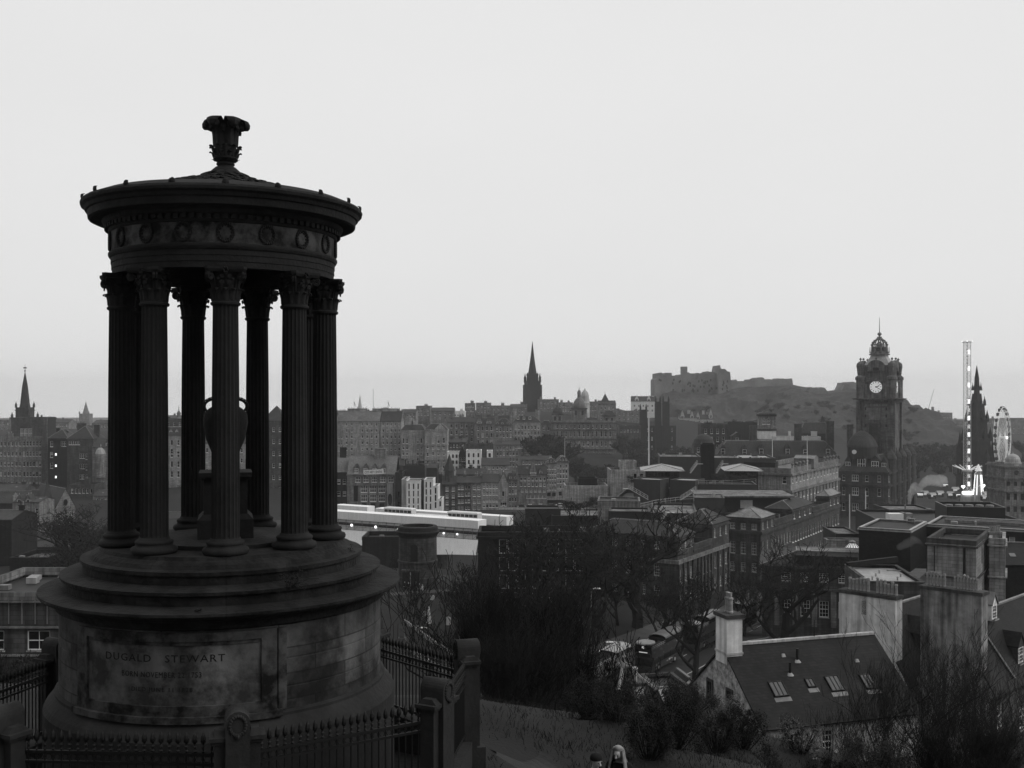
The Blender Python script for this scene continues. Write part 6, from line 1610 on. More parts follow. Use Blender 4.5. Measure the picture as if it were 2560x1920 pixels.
# --- domed bank
d = 720
B = Bld('domed_bank', 'large ornate stone bank with a central green dome and corner pavilions on the ridge', 'bank', 1378, 1541, d, 1056, 1165, 26, 3, 'L', None, 'stone_mid')
B.grid(13, 1, 4, 9, 1062, 12); B.grid(13, 1, 4.5, 14, 1078, 12); B.grid(13, 1, 4, 12, 1103, 12); B.grid(11, 1, 4, 10, 1132, 12)
B.walls(); B.roof('flat', m='flat_roof_dark', par=1.2); B.band([1056, 1074, 1097, 1122], .6, 2.5, 'stone_dark')
def pav(x0, x1, yt, y0, m='stone_mid'):
    mb = MB(); mb.box(B.up(x0), B.up(x1), 1, 1 + (B.up(x1) - B.up(x0)), B.zl(y0), B.zl(yt), m); mb.box(B.up(x0) - .5, B.up(x1) + .5, .5, 1.5 + (B.up(x1) - B.up(x0)), B.zl(yt) - .8, B.zl(yt), 'stone_dark')
    for f_ in (.28, .72):
        c_ = B.up(x0) + (B.up(x1) - B.up(x0)) * f_; mb.box(c_ - .7, c_ + .7, .9, 1.05, B.zl(yt + 18), B.zl(yt + 7), 'black')
    return B.part(mb, 'pavilion')
pav(1380, 1407, 1034, 1056); pav(1508, 1539, 1038, 1056); pav(1429, 1467, 1020, 1056)
mb = MB(); u_ = B.up(1393.5); mb.lathe([(3.5, B.zl(1034)), (3.3, B.zl(1028)), (2.4, B.zl(1021)), (.9, B.zl(1017)), (.5, B.zl(1013))], 12, 'slate_far', u_, 4.6, 0); B.part(mb, 'dome')
mb = MB(); u_ = B.up(1448); mb.lathe([(4.6, B.zl(1021)), (4.6, B.zl(1016)), (4.3, B.zl(1011)), (3.4, B.zl(1003)), (1.9, B.zl(996)), (1.2, B.zl(994)), (1.2, B.zl(983)), (1.35, B.zl(982)), (.9, B.zl(977)), (.2, B.zl(974)), (.1, B.zl(966))], 16, 'slate_pale', u_, 6, 0); B.part(mb, 'dome')
mb = MB(); u_ = B.up(1523); mb.frust(u_, 6, B.zl(1038), B.zl(1027), 4.2, 4.2, 2.2, 2.2, 'slate_far'); B.part(mb, 'roof')
mb = MB()
for i in range(12):
    c_ = B.W * (i + .5) / 12; mb.box(c_ - .25, c_ + .25, -.45, .02, B.zl(1096), B.zl(1060), 'stone_mid')
B.part(mb, 'pilaster')
d = 760; p = P(1462, 1030, d); mb = MB(); mb.lathe([(3.4, -4), (3.4, 6), (3.7, 6.1), (3.0, 7.5), (3.0, 11.5), (2.2, 14), (.8, 15.6), (.1, 17)], 12, 'stone_pale', 0, 0, 0)
tag(mb.build('lantern_dome', loc=p), 'second small dome just behind and right of the green bank dome', 'dome')
Q('bank_wing', 'lower stone wing left of the domed bank behind the dark ridge tree', 1352, 1378, 725, 1062, 1165, 'stone_mid', 16, 3, g=[(2, 5, 4, 8, 1068, 18)], roof=('mansard', 10, 'slate_far', 2))
Q('terrace_wall', 'tall arched retaining wall with a balustrade below the domed bank', 1400, 1536, 690, 1155, 1215, 'stone_dark', 8, 3, g=[(9, 1, 6, 12, 1166, 20, None, None, dict(kind='dark'))], roof=('flat', 'flat_roof_dark'), par=1.0, cat='wall')
# --- twin gothic towers
d = 800
B = Q('gothic_college', 'dark gothic college with two pinnacled towers in front of the castle rock', 1600, 1690, d, 1064, 1150, 'stone_black', 14, 4, roof=('gable', 10), g=[(8, 3, 3.5, 9, 1070, 22)])
for (a_, c_, y_) in ((1638, 1652, 1004), (1657, 1673, 1004), (1600, 1617, 1024)):
    mb = MB(); x0, x1 = B.up(a_), B.up(c_); w_ = x1 - x0; mb.box(x0, x1, -1, w_ - 1, 0, B.zl(y_), 'stone_black')
    for x in (x0 + .4, x1 - .4):
        for y in (-.6, w_ - 1.4): pinn(mb, x, y, B.zl(y_) - .5, B.zl(y_ - 14), .55, 'stone_black'); mb.box(x - .6, x + .6, y - .6, y + .6, 0, B.zl(y_ + 4), 'stone_black')
    for f_ in (.35, .65): mb.box(x0 + w_ * f_ - .35, x0 + w_ * f_ + .35, -1.15, -.9, B.zl(y_ + 32), B.zl(y_ + 6), 'black')
    B.part(mb, 'tower')
B = Q('pale_gabled_flats', 'cluster of pale gabled flats with tall chimneys under the castle rock', 1699, 1742, 960, 1045, 1110, 'stone_pale', 12, 4, roof=('gable', 10), g=[(5, 4, 3, 4.5, 1050, 10)], dm=[(1706, 10, 1046, 7, 14, .02), (1730, 9, 1046, 7, 12, .02)], ch=[(1724, 7, 1026)])
Q('pale_gabled_flats', 'right hand white flats with a spiky gable under the castle rock', 1742, 1783, 965, 1048, 1110, 'stone_pale', 12, 4, roof=('gable', 12), g=[(5, 4, 3, 4.5, 1052, 10)], dm=[(1745, 8, 1048, 7, 12, .02), (1777, 9, 1046, 9, 16, .02)], ch=[(1760, 6, 1026), (1770, 5, 1030)])
Q('bank_wing', 'pale strip roofed hall between the domed bank and the gothic college', 1546, 1602, 790, 1066, 1130, 'stone_dark', 14, 3, roof=('flat', 'flat_roof'), g=[(6, 1, 4, 6, 1074, 12)], bands=[1066])
# --- castle and its rock
d = 1200; k = d / F
def castle_pt(cx_, cy_): return (1600 + cx_ * .2532, 860 + cy_ * .2532)
ca = thing('castle', 'hazy battlemented castle stretched along the top of the rock', 'castle', (X(1760, d), d, Z(1000, d)))
def cpart(name, poly, dy, T=28, m='castle_stone'):
    pts = [castle_pt(*q) for q in poly]
    mb = MB(); dd = d + dy
    mb.prism([(X(x, dd) - ca.location.x, Z(y, dd) - ca.location.z) for x, y in pts], dy, dy + T, m)
    return mb, mb.build(name, ca)
def rectp(x0, x1, y0, y1=480): return [(x0, y1), (x1, y1), (x1, y0), (x0, y0)]
cpart('palace_range', [(150, 660), (545, 600), (545, 340), (540, 338), (540, 290), (495, 290), (480, 278), (468, 292), (400, 300), (395, 312), (315, 312), (312, 284), (255, 284), (250, 312), (220, 312), (217, 282), (200, 282), (198, 292), (188, 292), (186, 288), (168, 288), (168, 335), (150, 352)], 0, 40)
cpart('flag_tower', [(422, 310), (468, 310), (468, 222), (460, 222), (460, 228), (452, 228), (452, 222), (440, 222), (440, 228), (430, 228), (430, 222), (420, 222)], 12, 16)
cpart('great_hall', [(545, 600), (780, 560), (780, 290), (742, 290), (740, 280), (705, 278), (700, 272), (690, 278), (672, 268), (668, 292), (645, 292), (640, 286), (600, 288), (590, 296), (578, 284), (574, 340), (545, 342)], 6, 40)
cpart('memorial_hall', [(775, 560), (902, 540), (898, 370), (890, 275), (862, 270), (850, 255), (835, 245), (803, 246), (797, 235), (790, 208), (784, 238), (775, 290)], -6, 44)
cpart('rampart', [(895, 540), (1060, 520), (1510, 500), (1510, 390), (1502, 340), (1485, 340), (1484, 352), (1425, 352), (1420, 340), (1402, 340), (1400, 350), (1380, 348), (1374, 338), (1368, 350), (1290, 350), (1275, 345), (1262, 352), (1232, 356), (1226, 336), (1205, 328), (1165, 330), (1146, 340), (1143, 358), (1102, 362), (1098, 348), (1086, 348), (1082, 364), (960, 366), (952, 350), (940, 358), (930, 366), (900, 368)], 10, 30)
cpart('outer_wall', [(1505, 500), (1662, 500), (1658, 440), (1650, 428), (1600, 420), (1555, 414), (1510, 414)], 4, 30)
cpart('guard_house', [(1660, 500), (1862, 500), (1858, 474), (1836, 448), (1828, 436), (1812, 428), (1808, 444), (1800, 428), (1780, 426), (1760, 440), (1740, 428), (1730, 428), (1722, 440), (1700, 436), (1694, 424), (1680, 426), (1670, 448), (1660, 460)], 0, 24)
cpart('west_block', [(1990, 520), (2160, 520), (2160, 378), (2120, 380), (2112, 372), (2078, 374), (2074, 386), (2044, 390), (2040, 380), (2026, 380), (2022, 404), (2004, 440), (1990, 466)], 10, 30)
mb = MB(); rn = random.Random(2)
for i in range(46):
    cx_ = rn.uniform(165, 880); cy_ = rn.uniform(350, 470); x, y = castle_pt(cx_, cy_)
    mb.box(X(x, d) - ca.location.x - .7, X(x, d) - ca.location.x + .7, -6.4 if cx_ > 770 else -.4, .5 if cx_ < 770 else -5.8, Z(y, d) - ca.location.z - 1.2, Z(y, d) - ca.location.z + 1.2, 'black')
mb.build('window', ca)
# the rock: a heightfield hump with craggy noise
prof = [(120, 520), (150, 480), (300, 470), (545, 465), (900, 440), (1500, 400), (1660, 440), (1860, 478), (1990, 465), (2120, 440), (2400, 470), (2620, 560), (2760, 700), (2840, 860)]
def crest(cx_):
    for (x0, y0), (x1, y1) in zip(prof[:-1], prof[1:]):
        if x0 <= cx_ <= x1: return y0 + (y1 - y0) * (cx_ - x0) / (x1 - x0)
    return prof[0][1] if cx_ < prof[0][0] else prof[-1][1]
vs = []; NX, NY = 240, 80
for j in range(NY):
    t = j / (NY - 1)
    for i in range(NX):
        cx_ = 100 + (2850 - 100) * i / (NX - 1)
        px, py = castle_pt(cx_, crest(cx_))
        zt = Z(py, d) + 1.5
        x = X(px, d)
        # front foot 190 m nearer, back foot 90 m behind
        if t < .72:
            f_ = t / .72; y = d + 22 - 215 * (1 - f_); prof_ = f_ ** .62
        else:
            f_ = (1 - t) / .28; y = d + 22 + 110 * (1 - f_); prof_ = f_ ** .6
        ends = min(1, i / 10, (NX - 1 - i) / 22)
        z = 44 + (zt - 44) * prof_ * (.35 + .65 * ends)
        nn = mnoise.ridged_multi_fractal(Vector((x * .016, y * .016, 1)), .9, 2.1, 6, 1.0, 2.0) - 1.1
        z += (nn * 9 + mnoise.noise(Vector((x * .12, y * .12, 4))) * 2.5) * math.sin(math.pi * min(1, f_)) ** .6
        if t > .60 and t < .85: z = min(z, zt)
        vs.append((x + nn * 4, y, z))
fs = [(j * NX + i, j * NX + i + 1, (j + 1) * NX + i + 1, (j + 1) * NX + i) for j in range(NY - 1) for i in range(NX - 1)]
mb = MB(); mb.add(vs, fs, 'rock'); struct(mb.build('castle_rock'))

# --- clock tower hotel
d = 430
B = Bld('clock_tower_hotel', 'grand dark hotel with a clock tower, domed corner and crowded gabled dormers', 'hotel', 2096, 2220, d, 1180, 1330, 57.6, 31, 'R', None, 'stone_dark')
k = B.k
for (y_, h_) in ((1190, 16), (1222, 20), (1262, 20)):
    for px in (2109, 2167): B.window('f', B.up(px), B.zl(y_ + h_), 1.2, h_ * k, 'sash')
    B.window('f', B.up(2138), B.zl(y_ + h_), 2.6, h_ * k, 'triple'); B.window('f', B.up(2198), B.zl(y_ + h_), 1.3, h_ * k, 'sash')
    for i in range(15): B.window('r', B.T * (i + .5) / 15, B.zl(y_ + h_), 1.3, h_ * k * .95, 'sash')
B.walls(); B.roof('mansard', 40, m='slate_far', flat=5, over=.3); B.band([1180, 1213, 1256], .7, 5, 'stone_dark')
for (px, w_, h_, r_) in ((2118, 16, 22, 12), (2152, 24, 32, 14), (2186, 22, 26, 12), (2208, 14, 22, 12)): B.dormer(px, w_, 1178, h_, r_, .02, 'triple', 'slate_far')
for f_ in (.12, .3, .48, .66, .84):
    v = B.T * f_; mb = MB(); mb.lathe([(2.2, 2), (2.2, B.H + 4.5), (2.5, B.H + 4.6), (2.5, B.H + 5.2), (1.9, B.H + 6.6), (.9, B.H + 7.8), (.1, B.H + 9.2)], 12, 'stone_dark', B.W - .3, v, 0); B.part(mb, 'bay_turret')
for f_ in (.21, .39, .57, .75):
    v = B.T * f_; mb = MB(); mb.box(B.W - 2, B.W - .1, v - 2.2, v + 2.2, B.H, B.H + 4.0, 'stone_dark'); mb.add([(B.W - .09, v - 2.4, B.H + 4), (B.W - .09, v + 2.4, B.H + 4), (B.W - .09, v, B.H + 7), (B.W - 3, v - 2.4, B.H + 4), (B.W - 3, v + 2.4, B.H + 4), (B.W - 3, v, B.H + 7)], [(0, 1, 2), (0, 2, 5, 3), (1, 4, 5, 2)], 'stone_dark'); mb.box(B.W - .12, B.W - .04, v - .7, v + .7, B.H + .8, B.H + 3.4, 'glass'); B.part(mb, 'dormer')
mb = MB(); u_ = B.up(2146); mb.lathe([(5.9, B.zl(1150)), (5.9, B.zl(1122)), (6.2, B.zl(1121)), (6.0, B.zl(1115)), (5.2, B.zl(1103)), (3.9, B.zl(1092)), (2.0, B.zl(1083)), (.8, B.zl(1080)), (.3, B.zl(1076))], 24, 'slate_far', u_, 6.6, 0); B.part(mb, 'dome')
mb = MB(); mb.lathe([(.9, -.2), (.9, .15)], 16, 'paint_far'); q = B.part(mb, 'round_window'); q.rotation_euler = (R(90), 0, 0); q.location = (B.up(2136), -.35, B.zl(1132))
B.chimney(2166, 28, 1058, 1120, .28, 3.4); B.chimney(2108, 12, 1062, 1120, .2, 3)
TW = 14.0
p = P(2233, 999, 444); th = R(31)
ox, oy = p.x - math.cos(th) * TW, p.y + math.sin(th) * TW
tz = p.z
ct = thing('clock_tower', 'tall ornate clock tower with lit white dials, corner turrets and an open crown lantern', 'clock tower', (ox, oy, tz), -th)
dt = 450
def zt_(y): return Z(y, dt) - tz
c0 = TW / 2
mb = MB(); mb.box(0, TW, 0, TW, -48, zt_(999), 'tower_stone')
for x in (0, TW):
    for y in (0, TW): mb.box(x - .9, x + .9, y - .9, y + .9, -48, zt_(1003), 'tower_stone')
for y_ in (1018, 1036, 1060):
    for f_ in (.2, .8):
        mb.box(TW * f_ - .3, TW * f_ + .3, -.04, .05, zt_(y_ + 7), zt_(y_), 'black'); mb.box(TW - .05, TW + .04, TW * f_ - .3, TW * f_ + .3, zt_(y_ + 7), zt_(y_), 'black')
mb.box(2.4, TW - 2.4, -.25, .03, zt_(1015), zt_(1010), 'stone_mid'); mb.box(3.2, TW - 3.2, -.3, .03, zt_(1050), zt_(1020), 'stone_mid')
mb.build('shaft', ct)
mb = MB()
for e, z0, z1 in ((1.0, 1001, 999), (1.9, 999, 997), (2.4, 997, 995.6)): mb.box(-e, TW + e, -e, TW + e, zt_(z0), zt_(z1), 'tower_stone')
for i in range(14):
    f_ = TW * (i + .5) / 14; mb.box(f_ - .2, f_ + .2, -1.5, 0, zt_(1006), zt_(1001), 'tower_stone'); mb.box(TW, TW + 1.5, f_ - .2, f_ + .2, zt_(1006), zt_(1001), 'tower_stone')
mb.build('cornice', ct)
mb = MB(); mb.box(.2, TW - .2, .2, TW - .2, zt_(996), zt_(950), 'tower_stone'); mb.box(.9, TW - .9, .9, TW - .9, zt_(950), zt_(915), 'tower_stone'); mb.box(-.3, TW + .3, -.3, TW + .3, zt_(954), zt_(950), 'tower_stone'); mb.box(.4, TW - .4, .4, TW - .4, zt_(917), zt_(913), 'tower_stone')
for f_ in (.22, .78): mb.box(TW * f_ - .45, TW * f_ + .45, .0, .25, zt_(990), zt_(960), 'stone_mid')
mb.build('clock_stage', ct)
for x in (.6, TW - .6):
    for y in (.6, TW - .6):
        mb = MB(); mb.lathe([(1.9, zt_(996)), (1.9, zt_(950)), (2.3, zt_(949)), (2.2, zt_(943)), (1.2, zt_(938)), (1.35, zt_(934)), (1.5, zt_(924)), (1.75, zt_(916)), (1.6, zt_(909)), (.9, zt_(905)), (.25, zt_(903)), (.2, zt_(900)), (.5, zt_(899)), (.5, zt_(897)), (.05, zt_(894))], 12, 'tower_stone', x, y, 0); mb.build('corner_turret', ct)
for (sx, sy, rz) in ((c0, .15, 0), (TW - .15, c0, 90), (.15, c0, -90), (c0, TW - .15, 180)):
    g = MB()
    g.lathe([(2.72, -.02), (2.72, .14), (2.5, .16)], 40, 'stone_mid'); g.lathe([(2.48, .12), (2.48, .17)], 40, 'dial')
    for i in range(12):
        a = 2 * math.pi * i / 12; g.M = Matrix.Rotation(a, 4, 'Z'); g.box(-.13, .13, 1.65, 2.25, .171, .19, 'black'); g.M = None
    g.lathe([(1.35, .172), (1.35, .18), (1.30, .181), (1.30, .172)], 30, 'black', cap=False)
    for ang, l_, w_ in ((-70, 1.45, .17), (-120, 2.15, .13)):
        g.M = Matrix.Rotation(R(ang), 4, 'Z'); g.box(-w_, w_, -.4, l_, .191, .22, 'black'); g.M = None
    q = g.build('clock_face', ct); q.rotation_euler = (R(90), 0, R(rz)); q.location = (sx, sy, zt_(967.5))
    f = MB(); a_ = 3.6
    f.M = Matrix.Translation((sx, sy, 0)) @ Matrix.Rotation(R(rz), 4, 'Z')
    f.prism([(-a_, zt_(928)), (a_, zt_(928)), (a_, zt_(918))] + [(a_ * math.cos(math.pi * i / 10), zt_(918) + 3.0 * math.sin(math.pi * i / 10)) for i in range(1, 10)] + [(-a_, zt_(918))], -.35, .9, 'tower_stone')
    f.box(-1.2, 1.2, -.42, -.3, zt_(927), zt_(919), 'black'); f.ball((0, .2, zt_(918) + 3.6), .5, 'tower_stone'); f.build('pediment', ct)
mb = MB(); mb.lathe([(7.6, zt_(914)), (4.6, zt_(893)), (4.1, zt_(886))], 4, 'zinc', c0, c0, 0, ph=math.pi / 4); mb.build('roof', ct)
mb = MB(); mb.lathe([(4.3, zt_(887)), (4.3, zt_(884)), (3.7, zt_(883.5)), (3.7, zt_(880)), (3.2, zt_(879))], 16, 'stone_mid', c0, c0, 0)
for i in range(8):
    a = math.pi / 8 + i * math.pi / 4; c_, s_ = math.sin(a), -math.cos(a)
    mb.tube((c0 + 3.1 * c_, c0 + 3.1 * s_, zt_(880)), (c0 + 3.1 * c_, c0 + 3.1 * s_, zt_(867)), .42, .36, 'stone_mid', 6); mb.tube((c0 + 3.9 * c_, c0 + 3.9 * s_, zt_(882)), (c0 + 3.9 * c_, c0 + 3.9 * s_, zt_(866)), .3, .1, 'stone_mid', 6)
    pts = [(3.1, 867), (3.15, 861), (2.7, 855), (1.9, 850), (.9, 846), (.5, 842)]
    for (r0, y0), (r1, y1) in zip(pts[:-1], pts[1:]): mb.tube((c0 + r0 * c_, c0 + r0 * s_, zt_(y0)), (c0 + r1 * c_, c0 + r1 * s_, zt_(y1)), .3, .3, 'stone_mid', 5); mb.ball((c0 + (r1 + .3) * c_, c0 + (r1 + .3) * s_, zt_(y1)), .3, 'stone_mid', 5, 4)
mb.lathe([(3.4, zt_(868)), (3.4, zt_(866)), (3.2, zt_(866))], 16, 'stone_mid', c0, c0, 0); mb.lathe([(1.5, zt_(880)), (1.4, zt_(862)), (1.7, zt_(861)), (1.2, zt_(857)), (.2, zt_(853))], 10, 'stone_mid', c0, c0, 0)
mb.lathe([(.6, zt_(843)), (.3, zt_(839)), (.9, zt_(835)), (.8, zt_(832)), (.2, zt_(829))], 10, 'stone_mid', c0, c0, 0); mb.build('lantern', ct)
mb = MB(); mb.tube((c0, c0, zt_(830)), (c0, c0, zt_(792)), .17, .08, 'iron', 5); mb.build('flagpole', ct)
# --- blackened gothic monument
d = 640; p = P(2442, 1255, d)
sm = thing('gothic_monument', 'black pinnacled gothic monument tapering to a needle beside the lit ride tower', 'monument', (p.x, p.y, p.z), R(22))
def zs(y): return Z(y, d) - p.z
mb = MB()
st_ = [(1255, 7.6, 7.2), (1162, 8.0, 8.0), (1154, 5.7, 5.2), (1102, 6.0, 6.0), (1095, 4.4, 4.0), (1054, 4.7, 4.7), (1048, 3.5, 3.0), (1014, 3.6, 3.6), (1009, 2.3, 1.8), (984, 1.2, 1.1), (976, 2.2, 2.0), (968, 1.1, .9), (948, 1.0, .5), (930, .5, .1), (914, 0, 0)]
for (y0, h0, h1), (y1, _, _) in zip(st_[:-1], st_[1:]): mb.frust(0, 0, zs(y0), zs(y1), h0, h0, h1, h1, 'stone_black')
mb.build('spire', sm); mb = MB()
for (y0, y1, r_, q_) in ((1162, 1118, 7.0, .8), (1102, 1066, 5.2, .7), (1054, 1024, 4.0, .6), (1014, 990, 3.0, .45), (976, 956, 1.6, .28)):
    for i in range(8):
        a = i * math.pi / 4 + math.pi / 4; m_ = r_ * (1.42 if i % 2 == 0 else 1.12); mb = MB(); pinn(mb, m_ * math.cos(a), m_ * math.sin(a), zs(y0), zs(y1), q_ * 1.35, 'stone_black'); mb.build('pinnacle', sm)
for sx in (-1, 1):
    for sy in (-1, 1):
        mb = MB(); x, y = sx * 6.6, sy * 6.6
        mb.frust(x, y, zs(1255), zs(1128), 1.9, 1.9, 1.3, 1.3, 'stone_black'); mb.frust(x, y, zs(1128), zs(1104), 1.1, 1.1, .7, .7, 'stone_black'); mb.lathe([(1.0, zs(1104)), (.6, zs(1092)), (.05, zs(1078))], 6, 'stone_black', x, y, 0)
        for qx in (-1, 1):
            for qy in (-1, 1): pinn(mb, x + qx * 1.1, y + qy * 1.1, zs(1134), zs(1108), .35, 'stone_black')
        mb.tube((x * .9, y * .9, zs(1150)), (x * .45, y * .45, zs(1112)), .7, .7, 'stone_black', 4); mb.build('corner_tower', sm)
# --- far west end, right
for (a_, c_, y_, d_, m_, lab) in ((2252, 2328, 1047, 1320, 'stone_dark', 'hazy far hall with a shallow dome left of the lit ride tower'), (2328, 2381, 1033, 1340, 'stone_mid', 'hazy tall block with a chimney left of the lit ride tower'), (2381, 2412, 1052, 1330, 'stone_mid', 'low hazy wing just left of the lit ride tower'),
                          (2290, 2404, 1066, 1290, 'stone_light', 'hazy colonnaded hall in front of the far domes'), (2462, 2520, 1048, 1250, 'stone_mid', 'long hazy terrace left of the big wheel'), (2520, 2640, 1047, 1240, 'stone_mid', 'long hazy terrace right of the big wheel')):
    B = Q('far_block', lab, a_, c_, d_, y_, 1130, m_, 20, 0, roof=('flat', 'flat_roof_dark'), g=[(8, 3, 2.5, 5, y_ + 6, 13)], ch=[((a_ + c_) / 2, 5, y_ - 6), (a_ + 6, 4, y_ - 4)])
    if 'shallow dome' in lab or 'tall block' in lab:
        mb = MB(); u_ = B.up(2303 if a_ < 2300 else 2338); r_ = 6.5; mb.lathe([(r_, B.H), (r_ * .95, B.H + 2), (r_ * .7, B.H + 4.3), (r_ * .3, B.H + 5.6), (.2, B.H + 6)], 14, 'slate_far', u_, 8, 0) if a_ < 2300 else mb.tube((u_, 8, B.H), (u_, 8, B.H + 8), 2, 1.6, 'stone_mid', 6, True); B.part(mb, 'dome' if a_ < 2300 else 'chimney')
a, b2 = P(2311, 1060, 1500), P(2335, 973, 1500); mb = MB(); mb.tube((0, 0, -30), (0, 0, 4), .6, .6, 'lead', 4); mb.tube((0, 0, 2), tuple(b2 - a), .42, .25, 'lead', 4, True); mb.tube((0, 0, 2), (-6, 0, 3), .6, .6, 'lead', 4)
tag(mb.build('tower_crane', loc=a), 'faint luffing crane jib left of the lit ride tower', 'crane')
# ================================================================== bridge, vehicles, fairground, people
random.seed(33)
# --- the wrapped road bridge
bd = Vector((-44.1, 25.0)).normalized()
b0 = Vector((X(1195, 300), 300.0))
br = thing('road_bridge', 'long road bridge wrapped in bright white sheeting with lit scaffolding beneath', 'bridge', (b0.x, b0.y, 62.0), math.atan2(-bd.y, -bd.x))
# local x runs along the bridge to the right (+) / left (-), local y away from the camera
def bbox(name, x0, x1, y0, y1, z0, z1, m, parent=br):
    mb = MB(); mb.box(x0, x1, y0, y1, z0, z1, m); return mb.build(name, parent)
def lx(px, y=0.0):
    """local x on the bridge under a photo column, at lateral offset y"""
    ux = (-bd.x, -bd.y); nx = (bd.y, -bd.x) if bd.x < 0 else (-bd.y, bd.x)
    C = (b0.x + nx[0] * y, b0.y + nx[1] * y)
    return solve_u(C, ux, px)
Lb = lx(765)
bbox('deck', Lb, 40, .4, 17.6, -1.2, -.35, 'asphalt')
mb = MB(); mb.box(Lb, 0, 0, 4.6, .55, 2.85, 'hoarding')
for i in range(0, int(-Lb / 3.3)): mb.box(Lb + 3.3 * i, Lb + 3.3 * i + .05, -.012, .0, .56, 2.8, 'hoarding_shade')
mb.build('hoarding', br)
bbox('hoarding', lx(940, 14), lx(1268, 14), 13.6, 17.5, .0, 2.75, 'hoarding'); bbox('hoarding', Lb, lx(920, 14), 13.6, 17.5, .2, 3.0, 'hoarding')
mb = MB()
for x in range(int(Lb), 0, 3):
    mb.tube((x, .3, -2.6), (x, .3, .55), .06, .06, 'lead', 4)
    mb.tube((x, .3, -2.6), (x + 3, .3, .3), .04, .04, 'lead', 4)
for z in (-2.5, -1.5, -.6, .3): mb.tube((Lb, .3, z), (0, .3, z), .05, .05, 'lead', 4)
mb.build('scaffold', br)
bbox('scaffold_deck', Lb, -.5, .45, 4, -2.6, .54, 'hoarding_shade')
mb = MB(); n_ = 48
for i in range(n_):
    x0 = Lb + (0 - Lb) * i / n_; x1 = Lb + (0 - Lb) * (i + 1) / n_
    def arc(x): return -6.6 - 1.6 * (abs(((x + 20) / 52) % 1 - .5) * 2) ** 2
    mb.add([(x0, .2, -2.62), (x1, .2, -2.62), (x1, -1.3, arc(x1)), (x0, -1.3, arc(x0)), (x0, 6, -2.62), (x1, 6, -2.62), (x1, 6, arc(x1)), (x0, 6, arc(x0))], [(0, 1, 2, 3), (2, 6, 7, 3), (4, 7, 6, 5)], 'hoarding')
mb.build('arch_sheeting', br)
for xp in (-48, -76): bbox('pier', xp + 24, xp + 28, 1.2, 15, -20, -6, 'stone_dark')
for px in (878, 938, 996): mb = MB(); mb.ball((0, 0, 0), .42, 'lit', 8, 6); q = mb.build('work_light', br, (lx(px), .2, -1.1))
for px in (1108, 1142): mb = MB(); mb.ball((0, 0, 0), .3, 'lit', 8, 6); mb.build('work_light', br, (lx(px), .2, -1.4))

